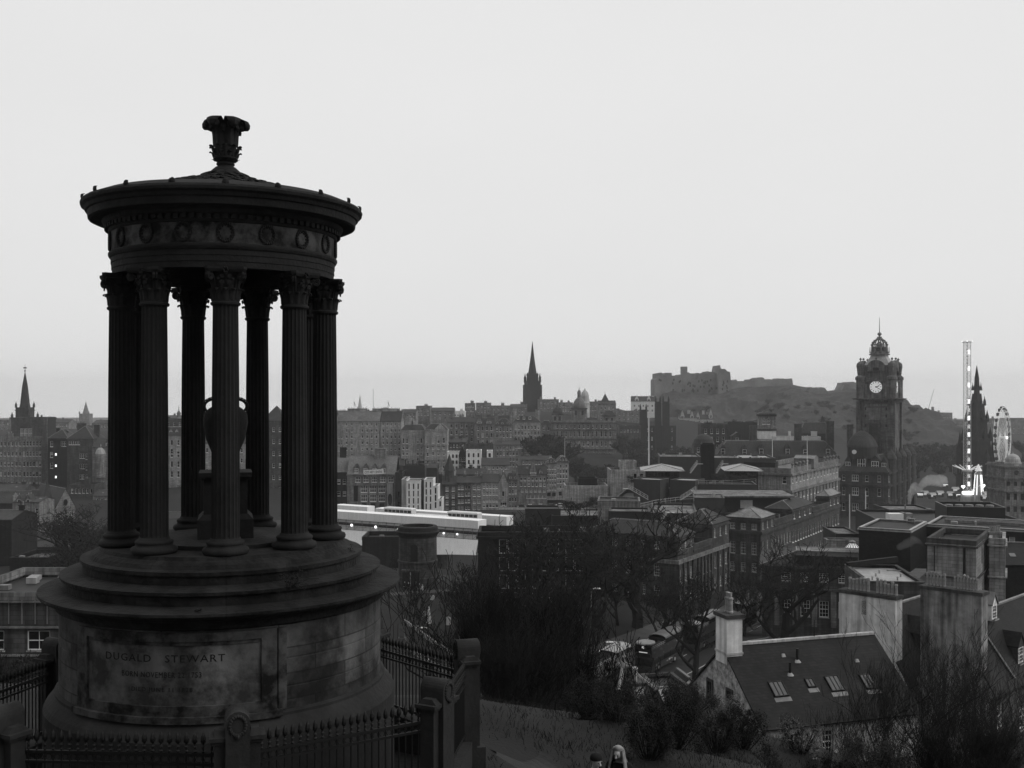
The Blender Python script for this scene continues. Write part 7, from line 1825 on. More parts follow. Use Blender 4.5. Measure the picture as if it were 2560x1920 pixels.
# --- buses
BUS = {}
def bus(name, label, loc, rz, style, L=10.6, group=None):
    o = thing(name, label, 'bus', loc, rz, group)
    m = {'dark': 'bus_dark', 'grey': 'bus_grey', 'white': 'bus_white'}[style]
    W2 = 1.25
    # front of the bus is local -y
    mb = MB(); mb.box(-W2, W2, 0, L, .32, 1.15, m); mb.box(-W2 + .03, W2 - .03, .12, L - .05, 1.15, 1.95, 'glass'); mb.box(-W2, W2, 0, L, 1.95, 2.75, m)
    for i in range(6): y = .3 + (L - .5) * i / 5; mb.box(-W2, W2, y - .06, y + .06, 1.15, 1.95, 'black')
    mb.box(-W2 + .05, W2 - .05, .0, .13, .9, 1.16, m); mb.build('body', o)
    mb = MB(); mb.quad((-W2 + .08, -.02, 1.0), (W2 - .08, -.02, 1.0), (W2 - .08, .08, 2.05), (-W2 + .08, .08, 2.05), 'glass'); mb.build('windscreen', o)
    up = MB()
    if style == 'white':
        up.box(-W2 + .03, W2 - .03, .1, L - .1, 2.75, 3.55, 'glass'); up.box(-W2, W2, .05, L, 3.55, 3.95, m); up.frust(0, L / 2, 3.95, 4.2, W2, L / 2 - .05, W2 - .25, L / 2 - .4, m)
        for i in range(8): y = .15 + (L - .35) * i / 7; up.box(-W2 - .005, W2 + .005, y - .08, y + .08, 2.75, 3.55, m)
        up.build('upper_deck', o)
    else:
        ro = 5.4 if style == 'grey' else 4.6
        up.box(-W2, -W2 + .08, 0, L, 2.75, 3.2, m); up.box(W2 - .08, W2, 0, L, 2.75, 3.2, m); up.box(-W2 + .08, W2 - .08, 0, .08, 2.75, 3.2 if style == 'grey' else 3.75, m if style == 'grey' else 'glass')
        up.box(-W2 + .03, W2 - .03, ro, L - .1, 3.2, 3.85, 'glass')
        for i in range(4): y = ro + (L - ro - .2) * i / 3; up.box(-W2 - .005, W2 + .005, y - .06, y + .06, 3.2, 3.85, 'black' if style == 'dark' else m)
        for s_ in (-1, 1):
            for z in (3.4, 3.6):
                up.tube((s_ * (W2 - .05), .1, z), (s_ * (W2 - .05), ro, z), .025, .025, 'steel', 4)
            for i in range(7): up.tube((s_ * (W2 - .05), .1 + ro * i / 7, 3.2), (s_ * (W2 - .05), .1 + ro * i / 7, 3.6), .025, .025, 'steel', 4)
        up.build('upper_deck', o)
        rf = MB()
        n_ = 8
        for i in range(n_):
            a0, a1 = math.pi * i / n_, math.pi * (i + 1) / n_
            x0, z0, x1, z1 = -W2 * math.cos(a0), 3.85 + .42 * math.sin(a0), -W2 * math.cos(a1), 3.85 + .42 * math.sin(a1)
            y0 = ro - .9 * math.sin((a0)) if style == 'grey' else ro; y1 = ro - .9 * math.sin(a1) if style == 'grey' else ro
            rf.add([(x0, y0, z0), (x1, y1, z1), (x1, L, z1), (x0, L, z0), (x0, y0, z0 + .05), (x1, y1, z1 + .05), (x1, L, z1 + .05), (x0, L, z0 + .05)], [(0, 3, 2, 1), (4, 5, 6, 7), (0, 1, 5, 4), (2, 3, 7, 6)], 'bus_grey' if style == 'dark' else 'zinc')
        rf.add([(-W2, L, 3.2), (W2, L, 3.2), (W2, L, 3.9), (-W2, L, 3.9)], [(0, 1, 2, 3)], m)
        rf.build('roof', o)
        if style == 'dark':
            pod = MB(); pod.box(-W2, -W2 + .1, .1, .2, 3.2, 3.8, m); pod.box(W2 - .1, W2, .1, .2, 3.2, 3.8, m)
            pod.lathe([(.2, -.16), (1.1, -.12), (1.28, .02), (1.22, .16), (.9, .26), (.05, .32)], 20, 'zinc', 0, .85, 3.9); pod.build('front_canopy', o)
        st = MB()
        for r_ in range(6):
            for x in (-.85, -.4, .4, .85): y = .9 + r_ * .75; st.box(x - .2, x + .2, y, y + .42, 2.76, 3.02, 'bus_grey'); st.box(x - .2, x + .2, y + .38, y + .46, 3.02, 3.5, 'bus_grey')
        st.build('seat', o)
    for s_ in (-1, 1):
        for y in (2.3, L - 3.0):
            wmb = MB(); wmb.M = Matrix.Rotation(R(90), 4, 'Y'); wmb.lathe([(.2, -.15), (.48, -.15), (.5, -.05), (.5, .1), (.42, .15), (.2, .15)], 18, 'tyre'); q = wmb.build('wheel', o, (s_ * 1.14, y, .5))
            h = MB(); h.M = Matrix.Rotation(R(90), 4, 'Y'); h.lathe([(.05, -.02), (.26, 0), (.05, .02)], 12, 'steel'); h.build('hub', q, (s_ * .16, 0, 0))
        hl = MB(); hl.ball((0, 0, 0), .13, 'lit' if style == 'grey' else 'glass', 8, 6); hl.build('headlight', o, (s_ * .95, -.04, .75))
        ml = MB(); ml.tube((0, 0, 0), (s_ * .3, -.25, -.05), .03, .03, 'iron', 4); ml.box(s_ * .3 - .1, s_ * .3 + .1, -.3, -.2, -.4, -.02, 'iron'); ml.build('mirror', o, (s_ * 1.2, .05, 2.3))
    return o
TOUR = 'open top tour buses parked along the street'
def on_st(x, y): return (x, y, gz(x, y) + .12)
HD = R(-31)                                   # the street runs up and to the right; bus fronts point back toward the camera
ba = bus('tour_bus', 'pale open top tour bus with headlights on, first in the line of buses', on_st(9.2, 129.0), HD, 'grey', 9.8, TOUR)
mb = MB()
for s_ in (-1, 1): mb.ball((s_ * .9, -.04, 2.5), .15, 'lit', 8, 6)
mb.ball((-1.05, 5.2, 3.98), .12, 'lit', 6, 4); mb.build('marker_lamp', ba)
sw = MB(); rn = random.Random(9)
for i in range(16):
    y0 = .6 + i * .35; pts = [(1.262, y0 + .5 * math.sin(t * .9 + i), .5 + t * .22 + .12 * rn.random()) for t in range(9)]
    for p, q in zip(pts[:-1], pts[1:]): sw.tube(p, q, .03, .03, 'stone_pale' if i % 2 else 'black', 4)
sw.build('side_graphic', ba)
bb = bus('tour_bus', 'dark open top tour bus with a rounded front canopy behind the pale one', on_st(17.4, 141.2), HD, 'dark', 10.8, TOUR)
mb = MB(); mb.box(-1.0, 1.0, -.03, .01, 2.2, 2.6, 'black'); mb.box(-.18, .12, -.06, -.03, 3.3, 3.6, 'lit_soft'); mb.box(-.6, .6, -.06, -.031, 2.75, 2.86, 'lit_soft'); mb.build('destination_board', bb)
sw = MB()
for i in range(26):
    y = rn.uniform(.4, 10.2); z = rn.choice((rn.uniform(.45, 1.0), rn.uniform(2.05, 3.0))); s_ = rn.uniform(.15, .45)
    sw.box(1.2505, 1.262, y, y + s_ * 1.6, z, z + s_ * .6, rn.choice(('bus_grey', 'bus_grey', 'stone_pale', 'black')))
sw.build('side_graphic', bb)
bus('tour_bus', 'third tour bus half hidden by the bare street tree', on_st(26.0, 155.5), HD, 'dark', 10.6, TOUR)
bus('tour_bus', 'farthest pale roofed tour bus at the bend of the street', on_st(34.4, 169.5), HD, 'grey', 10.6, TOUR)
for (px, y, xx, lab, L_) in ((995, 10.0, -38, 'left white double deck bus crossing the wrapped bridge', 10.4), (1160, 10.0, -14, 'right white double deck bus crossing the wrapped bridge', 10.6)):
    nx = Vector((bd.y, -bd.x)) if bd.x < 0 and -bd.x > 0 else Vector((bd.y, -bd.x))
    c = Vector((b0.x, b0.y)) + Vector((-bd.x, -bd.y)) * lx(px + 40, y) + Vector((bd.y, -bd.x)) * y
    q = bus('double_deck_bus', lab, (c.x, c.y, 61.75), math.atan2(-bd.y, -bd.x) + R(90), 'white', L_, 'white buses on the bridge')
c = Vector((b0.x, b0.y)) + Vector((-bd.x, -bd.y)) * lx(1078, 6.2) + Vector((bd.y, -bd.x)) * 6.2
cv = thing('coach', 'low white coach roof showing between the two double deck buses', 'coach', (c.x, c.y, 61.7), math.atan2(-bd.y, -bd.x))
mb = MB(); mb.box(-5.5, 5.5, -1.2, 1.2, .4, 2.0, 'bus_white'); mb.box(-5.4, 5.4, -1.17, 1.17, 2.0, 2.7, 'glass'); mb.box(-5.5, 5.5, -1.2, 1.2, 2.7, 3.0, 'bus_white'); mb.frust(0, 0, 3.0, 3.2, 5.5, 1.2, 5.2, .9, 'bus_white'); mb.build('body', cv)
for x in (-3.6, 3.6):
    for y in (-1.1, 1.1): q = MB(); q.M = Matrix.Rotation(R(90), 4, 'X'); q.lathe([(.2, -.12), (.48, -.12), (.48, .12), (.2, .12)], 14, 'tyre'); q.build('wheel', cv, (x, y, .48))
# --- cars on the road below the market row
def make_car(style):
    o = thing('parked_car', 'x', 'car')
    mb = MB(); mb.box(-.88, .88, -2.1, 2.1, .32, .85, style); mb.frust(0, .15, .85, 1.42, .86, 1.35, .68, .85, 'glass'); mb.box(-.66, .66, -.65, .95, 1.415, 1.46, style); mb.box(-.8, .8, -2.16, 2.16, .3, .55, 'black'); mb.build('body', o)
    for x in (-.8, .8):
        for y in (-1.3, 1.35): q = MB(); q.M = Matrix.Rotation(R(90), 4, 'Y'); q.lathe([(.12, -.1), (.32, -.1), (.32, .1), (.12, .1)], 14, 'tyre'); q.build('wheel', o, (x, y, .32))
    return o
CARL = [(1222, 'leftmost pale car parked below the market row'), (1240, 'second pale car parked below the market row'), (1259, 'dark car between pale cars below the market row'), (1283, 'bright car with lit lamps below the market row'), (1304, 'dark car right of the bright one below the market row'), (1326, 'pale car near the white bush by the roof garden'), (1352, 'white van-like car below the needle gabled house'), (1378, 'dark car below the pale dormered end blocks'), (1402, 'rightmost pale car below the market row')]
protos = {}
for i, (px, lab) in enumerate(CARL):
    st = 'bus_dark' if 'dark car' in lab else 'bus_white'
    if st not in protos: protos[st] = q = make_car(st)
    else: q = copy_tree(protos[st])
    dd = 428 + (px - 1222) * .02; q['label'] = lab; q['group'] = 'cars parked below the market row'; x = X(px, dd); q.location = (x, dd, max(gz(x, dd), Z(1270, dd))); q.rotation_euler = (0, 0, R(78))
mb = MB(); a = P(1205, 1272, 426); c = P(1425, 1262, 432)
vs = [(a.x - 20, 422, a.z - .1), (c.x, 424, a.z - .1), (c.x, 436, a.z), (a.x - 20, 434, a.z)]; mb.add(vs + [(x, y, z - 9) for x, y, z in vs], [(0, 1, 2, 3), (0, 4, 5, 1), (4, 7, 6, 5), (1, 5, 6, 2), (0, 3, 7, 4)], 'pavement'); mb.box(a.x - 20, c.x, 421.6, 422, a.z - 3, a.z + .9, 'stone_pale')
struct(mb.build('road'))
# --- street lamps
def lamp(label, px, yt, d, side=-1, arm=1.6):
    x = X(px, d); z0 = gz(x, d); zt = Z(yt, d)
    o = thing('street_lamp', label, 'street lamp', (x, d, z0), 0, 'street lamps around the street and burial ground')
    mb = MB(); mb.tube((0, 0, -.3), (0, 0, zt - z0), .09, .06, 'lead', 8, True); mb.tube((0, 0, zt - z0 - .05), (side * arm * .4, 0, zt - z0 + .05), .04, .04, 'lead', 6); mb.build('post', o)
    h = MB(); h.frust(side * arm * .62, 0, zt - z0, zt - z0 + .14, arm * .42, .16, arm * .3, .08, 'bus_white'); h.build('lamp_head', o)
lamp('street lamp with a flat pale head in front of the pale tour bus', 1550, 1606, 133, -1, 1.9)
lamp('slim street lamp standing among the dark trees', 1478, 1472, 150, 1, 1.3)
lamp('pale headed lamp post on the burial ground grass right of the monument', 1072, 1570, 148, -1, 1.2)
# --- road markings
def mark(name, pts):
    mb = MB()
    for (x0, y0), (x1, y1), w_ in pts:
        a, b2 = Vector((x0, y0)), Vector((x1, y1)); t = (b2 - a).normalized(); nn = Vector((t.y, -t.x)) * w_; k = max(1, int((b2 - a).length / .8))
        for i in range(k):
            p, q = a + (b2 - a) * (i / k), a + (b2 - a) * ((i + 1) / k)
            mb.quad(*[(v.x, v.y, gz(v.x, v.y) + .115 + .01) for v in (p - nn, p + nn, q + nn, q - nn)], 'road_paint')
    struct(mb.build(name))
ln = []; dv = Vector((26, 43)).normalized(); nv = Vector((dv.y, -dv.x)); cc = Vector((19, 145))
for i in range(-4, 14): a = cc + nv * .9 + dv * (i * 4.2); b2 = a + dv * 2.0; ln.append(((a.x, a.y), (b2.x, b2.y), .07))
a = cc + nv * 5.4 - dv * 4; b2 = a + dv * 40; ln.append(((a.x, a.y), (b2.x, b2.y), .09)); mark('road_markings', ln)
z_ = []; zc = cc - dv * 6.5 + nv * 3.4
for i in range(8): a = zc + nv * (-2.2 + i * .66) - dv * 1.9; z_.append(((a.x, a.y), (a.x + dv.x * 3.8, a.y + dv.y * 3.8), .19))
mark('zebra_crossing', z_)

# --- round mausoleum in the burial ground
d = 185; p = P(1044.5, 1451, d)
ms = thing('round_mausoleum', 'dark round stone mausoleum with an overhanging rim and arched niche', 'mausoleum', (p.x, p.y, p.z))
def zm(y): return Z(y, d) - p.z
mat('tomb_stone', 0.045, 0.5, .6, .9, blocks=(.9, .38, .02, 3.3), streak=.45, bump=.3)
mb = MB(); mb.lathe([(3.45, -2), (3.45, zm(1440)), (3.35, zm(1438)), (3.35, zm(1405)), (3.5, zm(1403)), (3.5, zm(1399)), (3.3, zm(1397)), (3.28, zm(1340))], 64, 'tomb_stone', cap=False); mb.build('wall', ms)
mb = MB(); mb.lathe([(3.28, zm(1341)), (3.35, zm(1338)), (3.7, zm(1331)), (3.78, zm(1327)), (3.5, zm(1325)), (3.45, zm(1317)), (3.3, zm(1314)), (2.7, zm(1314)), (2.7, zm(1322)), (.05, zm(1320))], 64, 'stone_black', cap=False); mb.build('cornice', ms)
mb = MB(); a = R(-4)
for q in range(9): t = math.pi * q / 8; 
arch = [(-.62, zm(1397)), (.62, zm(1397)), (.62, zm(1363))] + [(.62 * math.cos(math.pi * i / 8), zm(1363) + .62 * math.sin(math.pi * i / 8)) for i in range(1, 8)] + [(-.62, zm(1363))]
mb.prism([(x - .35, z) for x, z in arch], -3.36, -3.0, 'black'); mb.box(-1.2, -.97, -3.42, -3.0, zm(1397), zm(1363), 'tomb_stone'); mb.box(.27, .5, -3.42, -3.0, zm(1397), zm(1363), 'tomb_stone'); mb.build('niche', ms)
mb = MB(); mb.box(-2.3, .6, -3.58, -2.6, -.6, zm(1422), 'black'); mb.box(-1.0, -.86, -3.66, -3.5, -.6, zm(1422), 'stone_pale'); mb.box(-2.5, .8, -3.7, -2.6, zm(1422), zm(1417), 'tomb_stone'); mb.build('doorway', ms)
Q('burial_ground_building', 'low dark flat roofed block left of the round mausoleum', 905, 1000, 235, 1350, 1420, 'stone_black', 10, roof=('flat', 'flat_roof_dark'))
# graves
GR = 'headstones scattered in the burial ground'
gl = [(1010, 168, 1.3, 'tall rounded headstone nearest the mausoleum path'), (1063, 160, .9, 'pale narrow headstone right of the mausoleum'), (1013, 160, 1.6, 'dark headstone with a round top by the monument ledge'), (1040, 152, .8, 'low headstone left of the pale lamp post'), (1100, 165, 1.0, 'small headstone under the dark trees'), (1120, 155, 1.2, 'upright headstone right of the pale lamp post'), (1005, 146, 2.4, 'tall dark obelisk behind the iron railing'), (1080, 172, .8, 'small pale headstone on the upper burial lawn')]
for px, dd, h, lab in gl:
    x = X(px, dd); mb = MB(); w_ = .4
    if 'obelisk' in lab: mb.frust(0, 0, -.3, .8, .6, .6, .5, .5, 'gravestone'); mb.frust(0, 0, .8, h + 1.4, .32, .32, .2, .2, 'gravestone'); mb.frust(0, 0, h + 1.4, h + 1.7, .2, .2, .01, .01, 'gravestone')
    else: mb.prism([(-w_, -.3), (w_, -.3), (w_, h - w_ * .6)] + [(w_ * math.cos(math.pi * i / 6), h - w_ * .6 + w_ * .6 * math.sin(math.pi * i / 6)) for i in range(1, 6)] + [(-w_, h - w_ * .6)], -.09, .09, 'stone_pale' if 'pale' in lab else 'gravestone')
    o = mb.build('headstone', loc=(x, dd, gz(x, dd)), rot=R((px * 7) % 30 - 15)); tag(o, lab, 'headstone', GR)
for i, (px, dd, lab) in enumerate(((1008, 156, 'upper'), (1015, 143, 'lower'))):
    pts = [Vector((X(px + q * 16, dd - q * 2.2), dd - q * 2.2)) for q in range(10)]; mb = MB()
    for a, c in zip(pts[:-1], pts[1:]):
        za, zc_ = gz(a.x, a.y), gz(c.x, c.y); mb.add([(a.x, a.y, za - .5), (c.x, c.y, zc_ - .5), (c.x, c.y, zc_ + .6), (a.x, a.y, za + .6), (a.x, a.y + .4, za - .5), (c.x, c.y + .4, zc_ - .5), (c.x, c.y + .4, zc_ + .6), (a.x, a.y + .4, za + .6)], [(0, 1, 2, 3), (3, 2, 6, 7), (4, 7, 6, 5)], 'rubble')
    tag(mb.build('boundary_wall'), lab + ' low stone wall stepping down the burial ground', 'wall')

# --- fairground
fd = 590
FG = 43.0
def fpt(px, d=fd): return (X(px, d), d, gz(X(px, d), d))
sf = thing('ride_tower', 'very tall lit lattice ride tower with a ring of outstretched arms near its foot', 'fairground ride', (X(2418, 575), 575, gz(X(2418, 575), 575)), R(20))
zb_ = sf.location.z; zt2 = Z(856, 575) - zb_; mb = MB(); lt = MB(); r_ = 1.35
for sx in (-1, 1):
    for sy in (-1, 1): mb.tube((sx * r_, sy * r_, 0), (sx * r_ * .92, sy * r_ * .92, zt2), .16, .14, 'steel', 4)
n_ = 46
for i in range(n_):
    z0, z1 = zt2 * i / n_, zt2 * (i + 1) / n_; s_ = 1 if i % 2 else -1
    for (ax, ay, bx, by) in ((-1, -1, 1, -1), (1, -1, 1, 1), (1, 1, -1, 1), (-1, 1, -1, -1)):
        mb.tube((ax * r_, ay * r_, z0), (bx * r_, by * r_, z0), .08, .08, 'steel', 4)
        mb.tube((ax * r_ if s_ > 0 else bx * r_, ay * r_ if s_ > 0 else by * r_, z0), (bx * r_ if s_ > 0 else ax * r_, by * r_ if s_ > 0 else ay * r_, z1), .08, .08, 'steel', 4)
mb.box(-1.9, 1.9, -1.9, 1.9, zt2, zt2 + .4, 'steel'); mb.build('mast', sf)
for i in range(18):
    z0 = 4 + (zt2 - 6) * i / 18
    for sx in (-.6, 0, .6): lt.box(sx - .17, sx + .17, -1.25, -1.15, z0, z0 + 2.4 if i % 2 else z0 + 1.8, 'lit' if i % 2 else 'lit_soft')
    lt.box(1.15, 1.25, -.3, .3, z0, z0 + 2.2, 'lit_soft')
for sx in (-1, 1):
    for sy in (-1, 1): lt.ball((sx * 1.8, sy * 1.8, zt2 + .5), .28, 'lit', 6, 5)
lt.build('light_panel', sf)
am = MB(); za = Z(1168, 575) - zb_
for i in range(14):
    a = 2 * math.pi * i / 14; am.tube((1.6 * math.cos(a), 1.6 * math.sin(a), za - 1.6), (7.6 * math.cos(a), 7.6 * math.sin(a), za + .9), .22, .12, 'lit_soft', 4); am.tube((7.4 * math.cos(a), 7.4 * math.sin(a), za + .9), (7.5 * math.cos(a), 7.5 * math.sin(a), za - 3.4), .04, .04, 'steel', 3)
am.lathe([(2.2, za - 2.6), (2.6, za - 2.0), (2.2, za - 1.2)], 14, 'steel'); am.build('arm_ring', sf)
bs = MB(); zc2 = Z(1231, 575) - zb_; bs.lathe([(2.4, zc2 - 1.0), (2.9, zc2 - .4), (2.9, zc2 + .6), (2.0, zc2 + .8)], 20, 'lit', -1.6, -2, 0); bs.lathe([(3.4, -1), (3.4, zc2 - 2.2), (3.0, zc2 - 1.0)], 16, 'steel'); bs.build('lit_base', sf)
# big wheel
wd = 640; p = P(2506, 1094, wd); RW = 18.3
bw_ = thing('big_wheel', 'large pale lit observation wheel seen almost edge on at the right', 'big wheel', (p.x, p.y, gz(p.x, p.y)), R(53))
hz = p.z - bw_.location.z; mb = MB(); n_ = 48
for off in (-.9, .9):
    for i in range(n_):
        a0, a1 = 2 * math.pi * i / n_, 2 * math.pi * (i + 1) / n_
        mb.tube((RW * math.cos(a0), off, hz + RW * math.sin(a0)), (RW * math.cos(a1), off, hz + RW * math.sin(a1)), .22, .22, 'fair_white', 5); mb.tube((RW * .9 * math.cos(a0), off, hz + RW * .9 * math.sin(a0)), (RW * .9 * math.cos(a1), off, hz + RW * .9 * math.sin(a1)), .12, .12, 'fair_white', 4)
    for i in range(24):
        a0 = 2 * math.pi * i / 24; mb.tube((.8 * math.cos(a0), off * 1.6, hz + .8 * math.sin(a0)), (RW * math.cos(a0), off, hz + RW * math.sin(a0)), .09, .07, 'fair_white', 4)
for i in range(n_): a0 = 2 * math.pi * i / n_; mb.tube((RW * math.cos(a0), -.9, hz + RW * math.sin(a0)), (RW * math.cos(a0), .9, hz + RW * math.sin(a0)), .1, .1, 'fair_white', 4)
mb.build('rim', bw_)
for i in range(24):
    a0 = 2 * math.pi * (i + .5) / 24; g = MB(); g.lathe([(.5, -2.2), (1.0, -2.0), (1.05, -.9), (.8, -.3), (.1, -.1)], 8, 'bus_dark'); g.build('gondola', bw_, ((RW + .2) * math.cos(a0), 0, hz + (RW + .2) * math.sin(a0) + .6))
mb = MB()
for off in (-2.6, 2.6):
    for x in (-9, 9): mb.tube((x, off * 1.6, 0), (0, off * .7, hz), .4, .3, 'fair_white', 6)
mb.tube((0, -2.2, hz), (0, 2.2, hz), .8, .8, 'fair_white', 10, True); mb.build('support', bw_); lt = MB(); lt.ball((0, -2.3, hz), .9, 'lit', 8, 6); lt.build('hub_lamp', bw_)
# helter skelter
hs = thing('slide_tower', 'small lit striped slide tower with a pointed top beside the ride tower', 'fairground ride', (X(2446, 570), 570, gz(X(2446, 570), 570)))
hb = Z(1160, 570) - hs.location.z; mb = MB(); mb.lathe([(2.3, 0), (1.4, hb * .82)], 14, 'stone_pale'); mb.lathe([(1.9, hb * .82), (.1, hb)], 10, 'lit_soft'); mb.build('tower', hs); lt = MB()
for i in range(6): a = 2 * math.pi * i / 6 + .3; lt.tube((2.5 * math.sin(a), -2.5 * math.cos(a), hb * .2), (1.65 * math.sin(a), -1.65 * math.cos(a), hb * .72), .2, .2, 'lit', 4)
for t in range(20):
    a, a2 = t * .62, (t + 1) * .62; lt.tube(((2.9 - t * .06) * math.sin(a), -(2.9 - t * .06) * math.cos(a), hb * (.05 + .04 * t)), ((2.9 - t * .06) * math.sin(a2), -(2.9 - t * .06) * math.cos(a2), hb * (.05 + .04 * (t + 1))), .16, .16, 'lit_soft', 4)
lt.build('light_strip', hs)
def heart(label, px, y, d, s_):
    mb = MB(); pts = []
    for i in range(24): t = 2 * math.pi * i / 24; pts.append((s_ * math.sin(t) ** 3, s_ * (13 * math.cos(t) - 5 * math.cos(2 * t) - 2 * math.cos(3 * t) - math.cos(4 * t)) / 16))
    mb.prism(pts, -.15, .15, 'lit'); p = P(px, y, d); mb.tube((0, 0, -s_), (0, 0, gz(p.x, p.y) - p.z), .1, .1, 'steel', 4); tag(mb.build('lit_heart_sign', loc=p), label, 'lit sign')
heart('lit heart sign on a pole left of the ride tower foot', 2408, 1217, 572, 1.1)
heart('lit heart sign on a pole right of the slide tower', 2457, 1215, 572, 1.3)
# stalls
def stall(roofm, glow):
    o = thing('market_stall', 'x', 'market stall'); mb = MB(); mb.box(-1.6, 1.6, 0, 2.4, 0, 1.0, 'stone_dark'); mb.box(-1.6, -1.5, 0, 2.4, 1.0, 2.4, 'stone_dark'); mb.box(1.5, 1.6, 0, 2.4, 1.0, 2.4, 'stone_dark'); mb.box(-1.5, 1.5, 2.3, 2.4, 1.0, 2.4, 'stone_dark'); mb.build('counter', o)
    r = MB(); r.add([(-1.9, -.4, 2.35), (1.9, -.4, 2.35), (1.9, 1.2, 3.4), (-1.9, 1.2, 3.4), (1.9, 2.8, 2.35), (-1.9, 2.8, 2.35)], [(0, 1, 2, 3), (3, 2, 4, 5), (0, 3, 5), (1, 4, 2)], roofm); r.build('roof', o)
    l = MB(); l.box(-1.4, 1.4, -.05, .1, 2.05, 2.3, glow); l.box(-1.3, 1.3, 2.0, 2.29, 1.1, 1.9, 'lit_soft'); l.build('light_strip', o); return o
s1, s2 = stall('coat_grey', 'lit'), stall('zinc', 'lit_soft')
SL = [(2300, 1238, 0), (2313, 1236, 1), (2334, 1241, 1), (2352, 1236, 1), (2364, 1214, 0), (2378, 1238, 1), (2390, 1226, 1), (2396, 1240, 0), (2436, 1228, 0), (2447, 1236, 1), (2468, 1238, 1), (2480, 1230, 1), (2498, 1205, 0), (2506, 1212, 0), (2500, 1226, 1), (2464, 1246, 1)]
NM = ['leftmost', 'second', 'third', 'fourth', 'fifth', 'sixth', 'seventh', 'eighth', 'ninth', 'tenth', 'eleventh', 'twelfth', 'thirteenth', 'fourteenth', 'fifteenth', 'sixteenth']
order = sorted(range(len(SL)), key=lambda i: SL[i][0]); used = {0: False, 1: False}
for rank, i in enumerate(order):
    px, y, k_ = SL[i]; src = (s1, s2)[k_]; q = src if not used[k_] else copy_tree(src); used[k_] = True
    dd = 548 + (1246 - y) * 2.2; x = X(px, dd); q.location = (x, dd, Z(y + 7, dd)); q.rotation_euler = (0, 0, R((px * 13) % 50 - 25)); q['group'] = 'lit stalls of the fair'
    q['label'] = ('lit' if k_ == 0 else 'dimly lit') + ' market stall, ' + NM[rank] + ' from the left at the fair'
# --- smoke plumes
def plume(label, pts, d, dens):
    mb = MB(); vs = []
    bm = bmesh.new()
    for (px, y, r_) in pts:
        p = P(px, y, d); rr = r_ * d / F
        ret = bmesh.ops.create_icosphere(bm, subdivisions=3, radius=rr)
        for v in ret['verts']:
            n_ = mnoise.fractal(v.co * (.9 / rr) + p * .3, 1.0, 2.0, 4); v.co = v.co * (1 + .6 * n_) + p
    me = bpy.data.meshes.new('smoke'); bm.to_mesh(me); bm.free()
    o = bpy.data.objects.new('smoke', me); col.objects.link(o); o['kind'] = 'stuff'; o['label'] = label
    md = o.modifiers.new('r', 'REMESH'); md.mode = 'VOXEL'; md.voxel_size = .22
    m = bpy.data.materials.new('smoke_' + str(d)); m.use_nodes = True; t = m.node_tree; t.nodes.clear()
    ou = t.nodes.new('ShaderNodeOutputMaterial'); vo = t.nodes.new('ShaderNodeVolumePrincipled'); vo.inputs['Color'].default_value = (.95, .95, .95, 1); vo.inputs['Density'].default_value = dens; t.links.new(vo.outputs[0], ou.inputs['Volume']); me.materials.append(m)
plume('pale smoke plume drifting right from a roof vent', [(2272, 1258, 5), (2273, 1249, 6), (2275, 1240, 7), (2278, 1230, 8.5), (2283, 1219, 9), (2285, 1212, 7), (2292, 1226, 7), (2300, 1222, 8), (2308, 1210, 10), (2318, 1203, 12), (2330, 1202, 12), (2343, 1203, 13), (2356, 1198, 12), (2352, 1210, 9)], 262, .26)
plume('thin smoke drifting left from a flue of the stone block', [(2313, 1366, 4), (2305, 1360, 6), (2296, 1352, 8), (2286, 1350, 10), (2274, 1357, 11), (2262, 1362, 11), (2250, 1368, 10)], 140, .07)
mast('dark flue pipe beside the pale smoke plume', 2283, 1235, 1275, 264, .45, 'cladding_dark', 'flue')
# ================================================================== people
def skin_mesh(name, verts, edges, radii, m, parent, sub=1, root=0, loc=(0, 0, 0)):
    me = bpy.data.meshes.new(name); me.from_pydata(verts, edges, []); me.materials.append(gm(m))
    o = bpy.data.objects.new(name, me); col.objects.link(o); o.parent = parent; o.location = loc
    md = o.modifiers.new('skin', 'SKIN'); md.use_smooth_shade = True
    for i, r in enumerate(radii):
        sv = me.skin_vertices[0].data[i]; sv.radius = r if isinstance(r, tuple) else (r, r); sv.use_root = (i == root)
    s_ = o.modifiers.new('sub', 'SUBSURF'); s_.levels = sub; s_.render_levels = sub
    # bake so copies are cheap and the surface is one plain mesh
    dg = bpy.context.evaluated_depsgraph_get(); ev = bpy.data.meshes.new_from_object(o.evaluated_get(dg))
    ev.name = name; o.modifiers.clear(); o.data = ev
    ev.polygons.foreach_set('use_smooth', [True] * len(ev.polygons))
    return o
